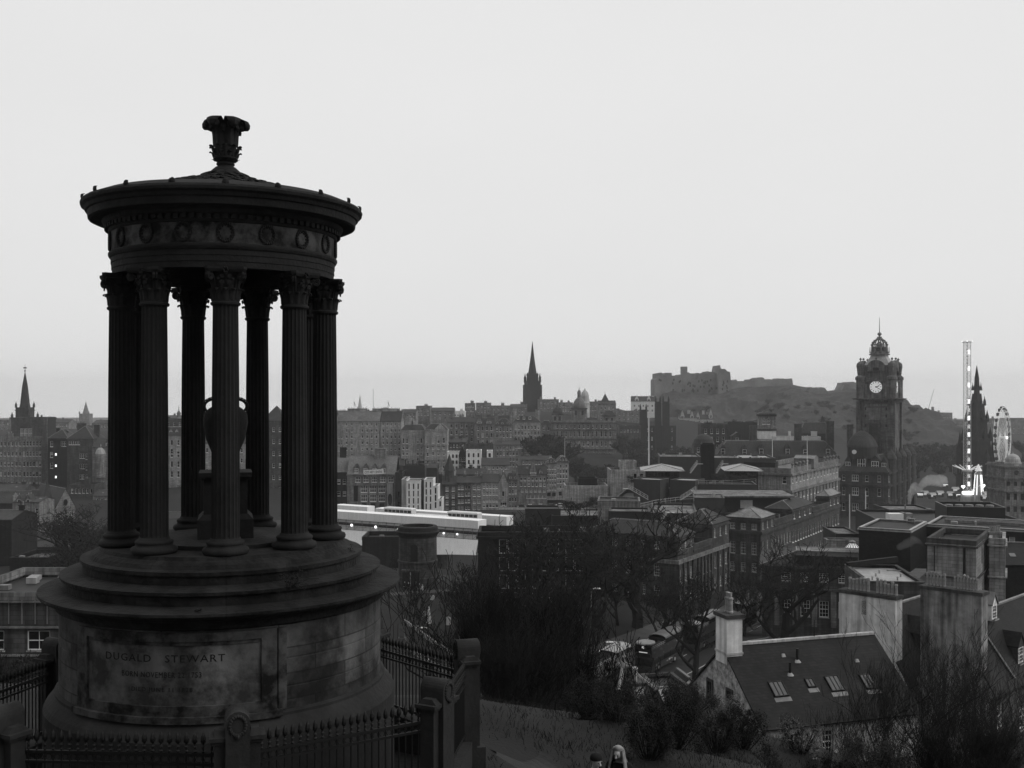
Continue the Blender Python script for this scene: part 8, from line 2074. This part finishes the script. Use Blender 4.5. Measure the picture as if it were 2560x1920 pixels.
def figure(label, loc, rz, h=1.68, coat='coat', legs='coat', hair=None, hat=False, step=.12, bend=0.0, group=None):
    o = thing('person', label, 'person', loc, rz, group); s = h / 1.68
    hb = bend                                                    # forward tilt of head
    V = []; E = []; Rr = []
    def v(p, r, par=None):
        V.append((p[0] * s, p[1] * s, p[2] * s)); Rr.append((r[0] * s, r[1] * s) if isinstance(r, tuple) else r * s)
        if par is not None: E.append((par, len(V) - 1))
        return len(V) - 1
    pel = v((0, 0, .94), (.15, .10)); sp = v((0, 0, 1.12), (.125, .095), pel); ch = v((0, .01, 1.30), (.15, .105), sp); nk0 = v((0, .0, 1.42), (.07, .06), ch); nk = v((0, -.015, 1.475), .048, nk0)
    hd0 = v((0, -.035 - hb * .5, 1.53 - hb * .1), (.056, .066), nk); hd1 = v((0, -.04 - hb, 1.585 - hb * .2), (.07, .088), hd0); hd2 = v((0, -.02 - hb, 1.64 - hb * .2), (.062, .078), hd1); v((0, -.01 - hb, 1.68 - hb * .2), (.03, .035), hd2)
    J = {}
    for sd in (-1, 1):
        st = step * sd
        sh = v((sd * .165, 0, 1.375), .058, ch); el = v((sd * .225, .03 + st * .4, 1.11), .043, sh); wr_ = v((sd * .235, -.06 + st, .875), .027, el); pm_ = v((sd * .235, -.09 + st, .80), (.020, .036), wr_)
        J[sd] = (sh, el, wr_)
        for q in range(4):
            y = -.122 + st + q * .021; l_ = (.058, .072, .078, .064)[q]
            f1 = v((sd * .237, y, .755), .0095, pm_); v((sd * (.232 - .012), y - .004, .755 - l_), .0080, f1)
        t1 = v((sd * .226, -.128 + st, .815), .0105, pm_); v((sd * .218, -.140 + st, .765), .0085, t1)
        hp = v((sd * .09, 0, .88), .088, pel); kn = v((sd * .095, -.03 - st * .7, .48), .058, hp); an = v((sd * .095, .02 - st * 1.3, .085), .038, kn); v((sd * .105, -.12 - st * 1.3, .04), (.036, .03), an)
        J[sd] += (hp, kn, an)
    body = skin_mesh('body', V, E, Rr, 'skin', o, 1, pel)
    def garment(nm, pts, eds, rad, m): return skin_mesh(nm, [tuple(c * s for c in p) for p in pts], eds, [(r[0] * s, r[1] * s) if isinstance(r, tuple) else r * s for r in rad], m, o, 1, 0)
    st = step
    garment('coat', [(0, 0, .80), (0, 0, .95), (0, 0, 1.13), (0, .01, 1.31), (0, 0, 1.425)] + [q for sd in (-1, 1) for q in ((sd * .17, 0, 1.378), (sd * .228, .03 + st * sd * .4, 1.11), (sd * .236, -.05 + st * sd * .9, .90))],
            [(0, 1), (1, 2), (2, 3), (3, 4), (3, 5), (5, 6), (6, 7), (3, 8), (8, 9), (9, 10)], [(.19, .15), (.18, .14), (.155, .125), (.175, .135), (.085, .08), .078, .062, .047, .078, .062, .047], coat)
    for sd in (-1, 1):
        garment('trouser_leg', [(sd * .09, 0, .90), (sd * .095, -.03 - st * sd * .7, .48), (sd * .095, .02 - st * sd * 1.3, .10)], [(0, 1), (1, 2)], [.102, .073, .056], legs)
        garment('shoe', [(sd * .095, .045 - st * sd * 1.3, .045), (sd * .1, -.05 - st * sd * 1.3, .05), (sd * .106, -.15 - st * sd * 1.3, .04)], [(0, 1), (1, 2)], [.045, .05, .038], 'coat')
    hy, hz_ = -.04 - hb, 1.585 - hb * .2
    fc = MB()
    for sd in (-1, 1):
        fc.ball((sd * .028 * s, (hy - .083) * s, (hz_ + .008) * s), .0105 * s, 'black', 8, 6)
        fc.box((sd * .029 - .016) * s, (sd * .029 + .016) * s, (hy - .090) * s, (hy - .08) * s, (hz_ + .026) * s, (hz_ + .032) * s, 'hair')
    fc.build('eye', body)
    fc = MB(); fc.frust(0, (hy - .093) * s, (hz_ - .03) * s, (hz_ + .012) * s, .013 * s, .018 * s, .006 * s, .006 * s, 'skin'); fc.build('nose', body)
    fc = MB(); fc.tube((-.021 * s, (hy - .077) * s, (hz_ - .048) * s), (0, (hy - .085) * s, (hz_ - .053) * s), .0048 * s, .006 * s, 'coat_grey', 5, True); fc.tube((.021 * s, (hy - .077) * s, (hz_ - .048) * s), (0, (hy - .085) * s, (hz_ - .053) * s), .0048 * s, .006 * s, 'coat_grey', 5, True); fc.build('mouth', body)
    if hair == 'long':
        hm = MB(); rn = random.Random(7)
        hm.lathe([(.108, -.10), (.112, -.03), (.104, .03), (.082, .075), (.045, .102), (.004, .112)], 22, 'hair', 0, (hy + .026) * s, (hz_ + .03) * s, rf=lambda a, z: (.62 if z < .06 and math.cos(a) > .25 else 1))
        for i in range(80):
            a = R(60) + (2 * math.pi - R(120)) * (i + .5) / 80
            x0, y0 = .104 * math.sin(a), -.104 * math.cos(a) + .02
            p = Vector((x0 * .9, y0 + hy + .01, hz_ + .075)); l_ = rn.uniform(.36, .52); side = 1 if x0 > 0 else -1
            q1 = Vector((x0 * 1.08, y0 + hy, hz_ - .05)); q2 = Vector((x0 * 1.25 + side * .015, y0 * .9 + hy * .6 - (.06 if abs(a - math.pi) > 1.2 else -.05), hz_ - .20)); q3 = Vector((x0 * 1.2 + rn.uniform(-.02, .02) + side * .01, q2.y - (.045 if abs(a - math.pi) > 1.2 else -.03), hz_ - l_))
            for a_, b_, r0, r1 in ((p, q1, .014, .016), (q1, q2, .016, .016), (q2, q3, .016, .006)): hm.tube(a_ * s, b_ * s, r0 * s, r1 * s, 'hair', 5)
        hm.build('hair', o, smooth=True)
    else:
        hm = MB(); hm.lathe([(.094, .0), (.099, .02), (.092, .055), (.066, .09), (.004, .108)], 18, 'hair' if not hat else 'coat', 0, (hy + .022) * s, (hz_ + .035) * s); hm.build('hair' if not hat else 'hat', o, smooth=True)
    return o
xw, yw = X(1548, 17.0), 17.0
zw = Z(1863, 17.0) - 1.66
figure('woman with long fair hair and a dark coat smiling down on the path', (xw, yw, zw), R(-22), 1.64, 'coat', 'coat', 'long', False, .10, .05)
xm, ym = X(1486, 16.4), 16.4
figure('person in a dark hat and coat walking beside the long haired woman', (xm, ym, Z(1886, 16.4) - 1.62), R(30), 1.62, 'coat', 'coat', None, True, .10, .03)
SMALL = 'small visitors by the round mausoleum'
mh = None
for (px, dd, coat, rz, lab) in ((1012, 178.5, 'coat', 200, 'leftmost dark clothed visitor at the mausoleum door'), (1021, 177.5, 'coat', 150, 'dark clothed visitor second from the left at the mausoleum'), (1040, 178, 'coat', 20, 'dark clothed visitor right of the mausoleum doorway'), (1049, 176.5, 'coat_grey', 330, 'grey coated visitor beside the pale coated one'), (1056, 175.5, 'coat_pale', 60, 'pale coated visitor rightmost at the mausoleum')):
    x = X(px, dd)
    figure(lab, (x, dd, gz(x, dd) + .06), R(rz), 1.7, coat, 'coat', None, False, .08, 0, SMALL)
x = X(1064, 150); st = thing('angel_statue', 'small pale statue standing on a plinth on the burial lawn', 'statue', (x, 156, gz(x, 156)))
mb = MB(); mb.frust(0, 0, -.2, .9, .38, .38, .3, .3, 'stone_pale'); mb.build('plinth', st); mb = MB(); mb.lathe([(.26, .9), (.22, 1.3), (.16, 1.7), (.2, 1.95), (.15, 2.1), (.06, 2.15), (.1, 2.25), (.1, 2.36), (.03, 2.44)], 12, 'stone_pale'); mb.build('figure', st, smooth=True)

# ================================================================== vegetation
def grow(seed, H, spread=.55, trunk_r=.16, levels=5, kids=(4, 4, 4, 3, 3), mt='twig', upright=.25, stems=1, thin=.012, curl=.35, trunk_f=.22):
    rn = random.Random(seed); tr = MB(); cr = MB()
    def seg(mb, p, d, l, r0, r1, n, m, bits):
        pts = [p]
        for i in range(bits):
            d = (d + Vector((rn.uniform(-1, 1), rn.uniform(-1, 1), rn.uniform(-.5, .8))) * curl / bits).normalized()
            q = pts[-1] + d * (l / bits); ra = r0 + (r1 - r0) * i / bits; rb = r0 + (r1 - r0) * (i + 1) / bits
            mb.tube(pts[-1], q, ra, rb, m, n); pts.append(q)
        return pts, d
    def branch(p, d, l, r, lev):
        n = 5 if lev < 2 else (4 if lev < 3 else 3)
        pts, dd = seg(cr if lev > 0 else tr, p, d, l, r, max(r * .62, thin), n, mt if lev > 0 else 'bark', 3 if lev < 3 else 2)
        if lev >= levels: return
        k = kids[min(lev, len(kids) - 1)]
        for i in range(k):
            t = rn.uniform(.35, 1.0) if i else 1.0
            f = t * (len(pts) - 1); i0 = min(int(f), len(pts) - 2); q = pts[i0].lerp(pts[i0 + 1], f - i0)
            ax = Vector((rn.uniform(-1, 1), rn.uniform(-1, 1), rn.uniform(-.2, .6))).normalized()
            nd = (dd * (1 - spread) + ax * spread + Vector((0, 0, upright))).normalized()
            branch(q, nd, l * rn.uniform(.55, .8), max(r * rn.uniform(.42, .58), thin), lev + 1)
    for s_ in range(stems):
        a = rn.uniform(0, 6.28); lean = 0.05 if stems == 1 else rn.uniform(.15, .45)
        branch(Vector((0, 0, -.5)) if stems == 1 else Vector((math.cos(a) * .3, math.sin(a) * .3, -.4)), Vector((math.cos(a) * lean, math.sin(a) * lean, 1)).normalized(), H * trunk_f * rn.uniform(.9, 1.2), trunk_r * (1 if stems == 1 else rn.uniform(.5, .8)), 0)
    # normalise height
    zmax = max(v[2] for v in cr.v); f = H / zmax
    for b_ in (tr, cr): b_.v = [(x * f, y * f, z * f) for x, y, z in b_.v]
    return tr, cr
TREE = {}
def tree_proto(key, **kw):
    tr, cr = grow(**kw)
    o = bpy.data.objects.new('bare_tree', None); o.empty_display_size = .5
    tr.build('trunk', o); cr.build('crown', o)
    TREE[key] = (o, kw['H'], [False])
tree_proto('old', seed=3, H=12, spread=.62, trunk_r=.30, levels=6, kids=(4, 4, 3, 3, 3, 2), upright=.12, curl=.7, thin=.016)
tree_proto('old2', seed=8, H=12, spread=.6, trunk_r=.28, levels=6, kids=(4, 3, 4, 3, 3, 2), upright=.15, curl=.7, thin=.016)
tree_proto('shrub', seed=5, H=8, spread=.42, trunk_r=.10, levels=5, kids=(4, 4, 4, 3, 3), upright=.38, stems=6, curl=.7, thin=.007, trunk_f=.30)
tree_proto('shrub2', seed=14, H=8, spread=.46, trunk_r=.11, levels=5, kids=(4, 4, 4, 3, 3), upright=.34, stems=5, curl=.7, thin=.007, trunk_f=.30)
tree_proto('near', seed=21, H=10, spread=.46, trunk_r=.13, levels=5, kids=(4, 4, 4, 3, 3), upright=.24, stems=3, curl=.8, thin=.0055, trunk_f=.30)
tree_proto('near2', seed=27, H=10, spread=.48, trunk_r=.12, levels=5, kids=(4, 4, 4, 3, 3), upright=.26, stems=3, curl=.8, thin=.0055, trunk_f=.30)
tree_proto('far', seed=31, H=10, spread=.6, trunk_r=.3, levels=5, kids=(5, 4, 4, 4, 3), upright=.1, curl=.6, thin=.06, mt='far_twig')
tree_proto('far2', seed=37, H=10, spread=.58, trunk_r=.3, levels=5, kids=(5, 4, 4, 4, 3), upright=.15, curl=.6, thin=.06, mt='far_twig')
def plant_tree(key, px, ytop, d, label, group, rz=None, wide=1.0, zbase=None):
    src, H0, used_ = TREE[key]
    x = X(px, d); z0 = gz(x, d) if zbase is None else zbase
    h = max(2.5, Z(ytop, d) - z0)
    if not used_[0]: o = src; col.objects.link(o); used_[0] = True
    else: o = copy_tree(src)
    s_ = h / H0; o.location = (x, d, z0); o.scale = (s_ * wide, s_ * wide, s_); o.rotation_euler = (0, 0, R((px * 37 + d * 11) % 360 if rz is None else rz))
    tag(o, label, 'tree', group); return o
NEAR = 'bare trees and thickets on the hillside below the monument'
for i, (k_, px, yt, d, w_, lab) in enumerate((
    ('shrub', 1200, 1420, 46, .8, 'bare multi stemmed thicket just right of the fence post'), ('shrub2', 1250, 1350, 50, 1.1, 'tall upright bare thicket left of the hillside centre'), ('shrub', 1340, 1375, 54, 1.1, 'dense upright bare thicket in front of the terrace'),
    ('shrub2', 1372, 1440, 52, .7, 'bare thicket above the evergreen bushes'), ('shrub2', 1262, 1540, 36, .8, 'lower bare thicket nearest the path bank'), ('shrub', 1300, 1540, 38, 1.2, 'low tangled thicket behind the grass bank'), ('shrub2', 1365, 1580, 40, .8, 'dark thicket left of the lodge roof'), ('near', 2300, 1480, 40, .85, 'biggest bare tree spreading over the lower right corner'), ('near2', 2420, 1530, 37, .9, 'bare tree right of the biggest one at the lower right'), ('near2', 2225, 1590, 44, .6, 'slim bare tree in front of the cottage roof end'), ('near2', 2520, 1600, 40, 1.0, 'bare tree at the lower right edge of the view'), ('shrub', 2330, 1780, 30, 1.0, 'low bare thicket under the two big bare trees'),
    ('shrub2', 2470, 1770, 31, 1.0, 'low thicket in the bottom right corner'))):
    plant_tree(k_, px, yt, d, lab, NEAR, None, w_)
MID = 'bare trees along the street and burial ground'
for (k_, px, yt, d, w_, lab) in (('old', 1592, 1250, 168, 1.1, 'tall twisted bare tree rising before the nearest terrace roof'), ('old2', 1500, 1290, 165, 1.2, 'bare tree left of the twisted one before the terrace'), ('old', 1410, 1280, 168, 1.2, 'bare tree in front of the dark flat roofed office'), ('old2', 1320, 1300, 166, 1.2, 'bare tree covering the office windows'), ('old', 1235, 1400, 160, 1.1, 'bare tree at the upper edge of the burial ground'),
    ('old2', 1140, 1440, 150, 1.0, 'bare tree standing on the burial lawn'), ('old', 1955, 1350, 152, 1.0, 'gnarled dark tree in front of the classical building'), ('old2', 1738, 1430, 138, .9, 'street tree standing beside the parked buses'), ('old', 1650, 1420, 158, 1.0, 'bare tree at the foot of the terrace corner'), ('old2', 1425, 1400, 140, .8, 'dark bare tree behind the pale tour bus'), ('old', 1370, 1430, 132, 1.2, 'bare tree above the hillside thicket'), ('old2', 1290, 1460, 128, 1.1, 'low bare tree between thicket and burial ground'), ('old', 1860, 1420, 170, .8, 'slim bare tree in the side street by the terrace'), ('old2', 1545, 1400, 168, .8, 'bare tree in front of the terrace basement windows')):
    plant_tree(k_, px, yt, d, lab, MID, None, w_)
LF = 'dark bare trees left of the monument'
for (k_, px, yt, d, w_, lab) in (('old', 268, 1275, 218, 1.6, 'bare tree half behind the left outer column'), ('old2', 208, 1350, 188, 1.7, 'dense bare tree above the monument steps'), ('old', 232, 1265, 235, 1.9, 'bare tree just left of the left outer column'), ('old2', 190, 1290, 225, 1.8, 'bare tree in front of the church gable'), ('old', 150, 1360, 205, 1.7, 'bare tree above the flat roofed house'), ('old2', 262, 1310, 200, 1.8, 'bare tree touching the monument ledge on the left'), ('old', 215, 1400, 180, 1.9, 'lowest bare tree left of the monument steps'), ('old2', 890, 1385, 205, 1.0, 'small bare tree behind the right end of the monument ledge'), ('old', 935, 1395, 210, 1.0, 'small bare tree left of the round mausoleum'), ('old2', 985, 1250 + 130, 200, .7, 'thin bare tree touching the round mausoleum')):
    plant_tree(k_, px, yt, d, lab, LF, None, w_)
FT = 'hazy trees in the far gardens'
rn = random.Random(12); cnt = 0
def wood(n, x0, x1, d0, d1, h0, h1, where):
    global cnt
    for i in range(n):
        d = rn.uniform(d0, d1); px = x0 + (x1 - x0) * (i + rn.uniform(.1, .9)) / n; x = X(px, d); z0 = gz(x, d)
        hh = rn.uniform(h0, h1)
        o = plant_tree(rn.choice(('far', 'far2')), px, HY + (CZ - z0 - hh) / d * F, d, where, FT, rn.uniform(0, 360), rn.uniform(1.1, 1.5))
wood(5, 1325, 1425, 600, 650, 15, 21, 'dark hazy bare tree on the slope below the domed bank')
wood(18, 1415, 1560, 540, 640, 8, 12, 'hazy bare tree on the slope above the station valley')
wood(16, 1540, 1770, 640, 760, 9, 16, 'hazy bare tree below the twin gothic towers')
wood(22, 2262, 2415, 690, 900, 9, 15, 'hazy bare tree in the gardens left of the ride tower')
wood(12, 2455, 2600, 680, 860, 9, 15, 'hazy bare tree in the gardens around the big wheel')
# trees clinging to the castle rock
bpy.context.view_layer.update()
rock = bpy.data.objects.get('castle_rock'); RB = BVHTree.FromPolygons([v.co.copy() for v in rock.data.vertices], [tuple(p.vertices) for p in rock.data.polygons])
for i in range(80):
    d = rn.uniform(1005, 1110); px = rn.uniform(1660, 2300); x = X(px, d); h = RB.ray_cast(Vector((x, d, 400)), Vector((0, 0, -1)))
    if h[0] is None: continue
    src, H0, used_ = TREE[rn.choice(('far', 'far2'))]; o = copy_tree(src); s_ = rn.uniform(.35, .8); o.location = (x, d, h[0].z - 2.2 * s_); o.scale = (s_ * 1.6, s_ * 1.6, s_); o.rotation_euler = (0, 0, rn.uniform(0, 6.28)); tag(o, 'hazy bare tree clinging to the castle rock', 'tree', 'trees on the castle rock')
# --- evergreen bushes
def leaf_cloud(seed, n, rx, rz, m, size):
    rn = random.Random(seed); mb = MB()
    lobes = [(Vector((rn.uniform(-.75, .75) * rx, rn.uniform(-.75, .75) * rx, rn.uniform(-.05, .92) * rz)), rn.uniform(.14, .42)) for _ in range(36)]
    for c, f in lobes:
        for q in range(5): mb.tube(c, c + Vector((rn.uniform(-.3, .3) * rx, rn.uniform(-.3, .3) * rx, rn.uniform(.1, .32) * rz)), .012, .004, 'bark', 3)
    for c, f in lobes: mb.tube((0, 0, -.6), c, .05, .015, 'bark', 4)
    for i in range(n):
        c, f = rn.choice(lobes); v = Vector((rn.gauss(0, 1), rn.gauss(0, 1), rn.gauss(0, 1))).normalized() * (rn.random() ** .55)
        p = c + Vector((v.x * rx * f, v.y * rx * f, v.z * rz * f * .8))
        e1 = Vector((rn.uniform(-1, 1), rn.uniform(-1, 1), rn.uniform(-.2, 1.2))).normalized(); e2 = e1.orthogonal().normalized(); l_ = size * rn.uniform(.6, 1.4)
        mb.quad(p - e1 * l_, p + e2 * l_ * .38, p + e1 * l_, p - e2 * l_ * .38, m)
    return mb
BU = 'evergreen bushes on the hillside'
bz = lambda b_: max(v[2] for v in b_.v)
ba_ = leaf_cloud(1, 9000, 1.7, 3.0, 'leaf', .06); bpro = ba_.build('bush'); used_b = False
bh = leaf_cloud(2, 5200, 1.3, 2.2, 'leaf_shiny', .05); hpro = bh.build('bush'); used_h = False
for (px, yt, d, hol, lab) in ((1440, 1800, 37, 0, 'dark evergreen bush left of the woman with fair hair'), (1500, 1800, 40, 0, 'evergreen bush right above the two walkers'), (1565, 1800, 36, 0, 'evergreen bush behind the fair haired woman'), (1590, 1772, 43, 0, 'tall evergreen bush under the white chimney'), (1650, 1748, 44, 0, 'tallest evergreen bush in front of the lean-to'), (1700, 1790, 42, 0, 'evergreen bush left of the cottage gable'), (1650, 1810, 36, 0, 'low evergreen bush in the bottom middle'), (1745, 1826, 37, 1, 'glossy leaved bush below the cottage gable'), (1800, 1862, 36, 1, 'lower glossy leaved bush by the cottage wall'), (1720, 1860, 33, 0, 'evergreen bush at the bottom edge'), (1390, 1760, 42, 0, 'evergreen bush among the bare thickets'), (1330, 1740, 44, 0, 'evergreen scrub below the bare thickets'), (1270, 1760, 40, 0, 'evergreen scrub nearest the path'), (1480, 1800, 27, 0, 'evergreen bush at the right end of the grass bank'), (1545, 1790, 26, 0, 'evergreen bush close behind the fair haired woman'), (1610, 1795, 27, 0, 'broad evergreen bush right of the fair haired woman'), (1660, 1812, 29, 0, 'evergreen bush on the bare shoulder of the hill'), (1715, 1836, 30, 0, 'evergreen bush at the edge of the hill shoulder'), (1620, 1860, 22, 0, 'low evergreen bush near the bottom edge'), (1690, 1870, 24, 0, 'second low evergreen bush near the bottom edge'), (1790, 1865, 27, 0, 'third low evergreen bush near the bottom edge'),
    (20, 1600, 62, 0, 'dark bush at the far left edge behind the railing'), (62, 1650, 60, 0, 'dark bush under the white framed window'), (105, 1640, 58, 0, 'twiggy dark bush beside the left fence post'), (2000, 1868, 35, 1, 'glossy bush below the cottage window'), (1930, 1862, 31, 0, 'evergreen bush left of the cottage window'), (2070, 1872, 30, 0, 'evergreen bush right of the cottage window'), (2130, 1890, 28, 0, 'low evergreen bush under the slim bare tree'), (1860, 1885, 28, 0, 'low evergreen bush beside the glossy one'), (2180, 1840, 33, 0, 'dark bush under the bare trees at lower right'), (2350, 1830, 32, 1, 'glossy bush under the biggest bare tree'), (2470, 1850, 32, 0, 'dark bush in the lower right corner')):
    x = X(px, d); z0 = gz(x, d); h = max(1.2, Z(yt, d) - z0)
    if hol: o = hpro if not used_h else copy_tree(hpro); used_h = True; H0 = bz(bh)
    else: o = bpro if not used_b else copy_tree(bpro); used_b = True; H0 = bz(ba_)
    s_ = h / H0; wsc = min(max(s_, .6), 1.1) * (.62 if d < 32 else 1); o.location = (x, d, z0); o.scale = (wsc, wsc, s_); o.rotation_euler = (0, 0, R((px * 17) % 360)); tag(o, lab, 'bush', BU)
# dark shrubs on the modern roof gardens
for (px, y, d, w_, lab) in ((1450, 1262, 262, 3.0, 'round dark shrubs in the left roof garden'), (1515, 1252, 266, 3.0, 'round dark shrubs left of the pale brick box'), (1590, 1197, 304, 1.8, 'low dark shrubs left of the metal pavilion'), (1800, 1192, 300, 1.6, 'low dark shrubs right of the dark stair tower'), (1850, 1194, 298, 1.8, 'low dark shrubs below the right metal pavilion')):
    o = copy_tree(bpro); o.location = P(px, y + 8, d); o.scale = (w_, .9, .55); tag(o, lab, 'bush', 'shrubs in the roof gardens')
o = copy_tree(hpro); o.location = P(1420, 1262, 400); o.scale = (1.6, 1.6, 2.2); tag(o, 'pale twiggy bush at the end of the market road', 'bush')
# --- rough grass on the bank
rn = random.Random(41); mb = MB()
for i in range(30000):
    y = rn.uniform(12.5, 44); px = rn.uniform(1150, 2300); x = X(px, y)
    if abs(x - (2.4 - (y - 11) * .25)) < .8 and y < 21: continue
    if rn.random() > .45 + .55 * mnoise.noise(Vector((x * .8, y * .8, 0))) + .2: continue
    z = gz(x, y); h = rn.uniform(.08, .26); a = rn.uniform(0, 6.28); w_ = .007; lean = Vector((rn.uniform(-.6, .6), rn.uniform(-.6, .6), 1)).normalized() * h
    c = Vector((math.cos(a) * w_, math.sin(a) * w_, 0)); p = Vector((x, y, z - .02)); q = p + lean * .6
    mb.add([p - c, p + c, q + c * .7, q - c * .7, p + lean * 1.0 + Vector((lean.x * .5, lean.y * .5, -.02))], [(0, 1, 2, 3), (3, 2, 4)], 'grass')
g = mb.build('grass'); g['kind'] = 'stuff'; g['label'] = 'rough tufted grass on the bank beside the path'
# path edging stones
for i, (px, y) in enumerate(((1250, 1838), (1283, 1848), (1305, 1862), (1322, 1878), (1333, 1892), (1338, 1908))):
    d = 100; 
    for _ in range(30):
        x = X(px, d); d2 = (CZ - gz(x, d)) * F / (y - HY); d = d * .5 + min(d2, 40) * .5
    x = X(px, d); mb = MB(); mb.lathe([(.05, -.12), (.17, -.08), (.2, .02), (.14, .1), (.03, .13)], 7, 'rubble', rf=lambda a, z: 1 + .3 * mnoise.noise(Vector((a, z * 5, i * 3.1)))); o = mb.build('edging_stone', loc=(x, d, gz(x, d)), rot=i * .7)
    tag(o, ('farthest', 'second', 'third', 'fourth', 'fifth', 'nearest')[i] + ' rough edging stone along the right side of the path', 'stone', 'edging stones of the path')
# ================================================================== haze over the whole city
me = bpy.data.meshes.new('haze')
q = [(-3400, -150, 14), (3400, -150, 14), (3400, 3850, 14), (-3400, 3850, 14), (-3400, -150, 158), (3400, -150, 158), (3400, 3850, 158), (-3400, 3850, 158)]
me.from_pydata(q, [], [(0, 3, 2, 1), (4, 5, 6, 7), (0, 1, 5, 4), (1, 2, 6, 5), (2, 3, 7, 6), (3, 0, 4, 7)])
hm = bpy.data.materials.new('haze'); hm.use_nodes = True; t = hm.node_tree; t.nodes.clear()
ou = t.nodes.new('ShaderNodeOutputMaterial'); vo = t.nodes.new('ShaderNodeVolumePrincipled'); vo.inputs['Color'].default_value = (.97, .97, .97, 1); vo.inputs['Density'].default_value = 0.00014; vo.inputs['Anisotropy'].default_value = .35
t.links.new(vo.outputs[0], ou.inputs['Volume']); me.materials.append(hm)
ho = bpy.data.objects.new('haze', me); col.objects.link(ho); ho['kind'] = 'stuff'
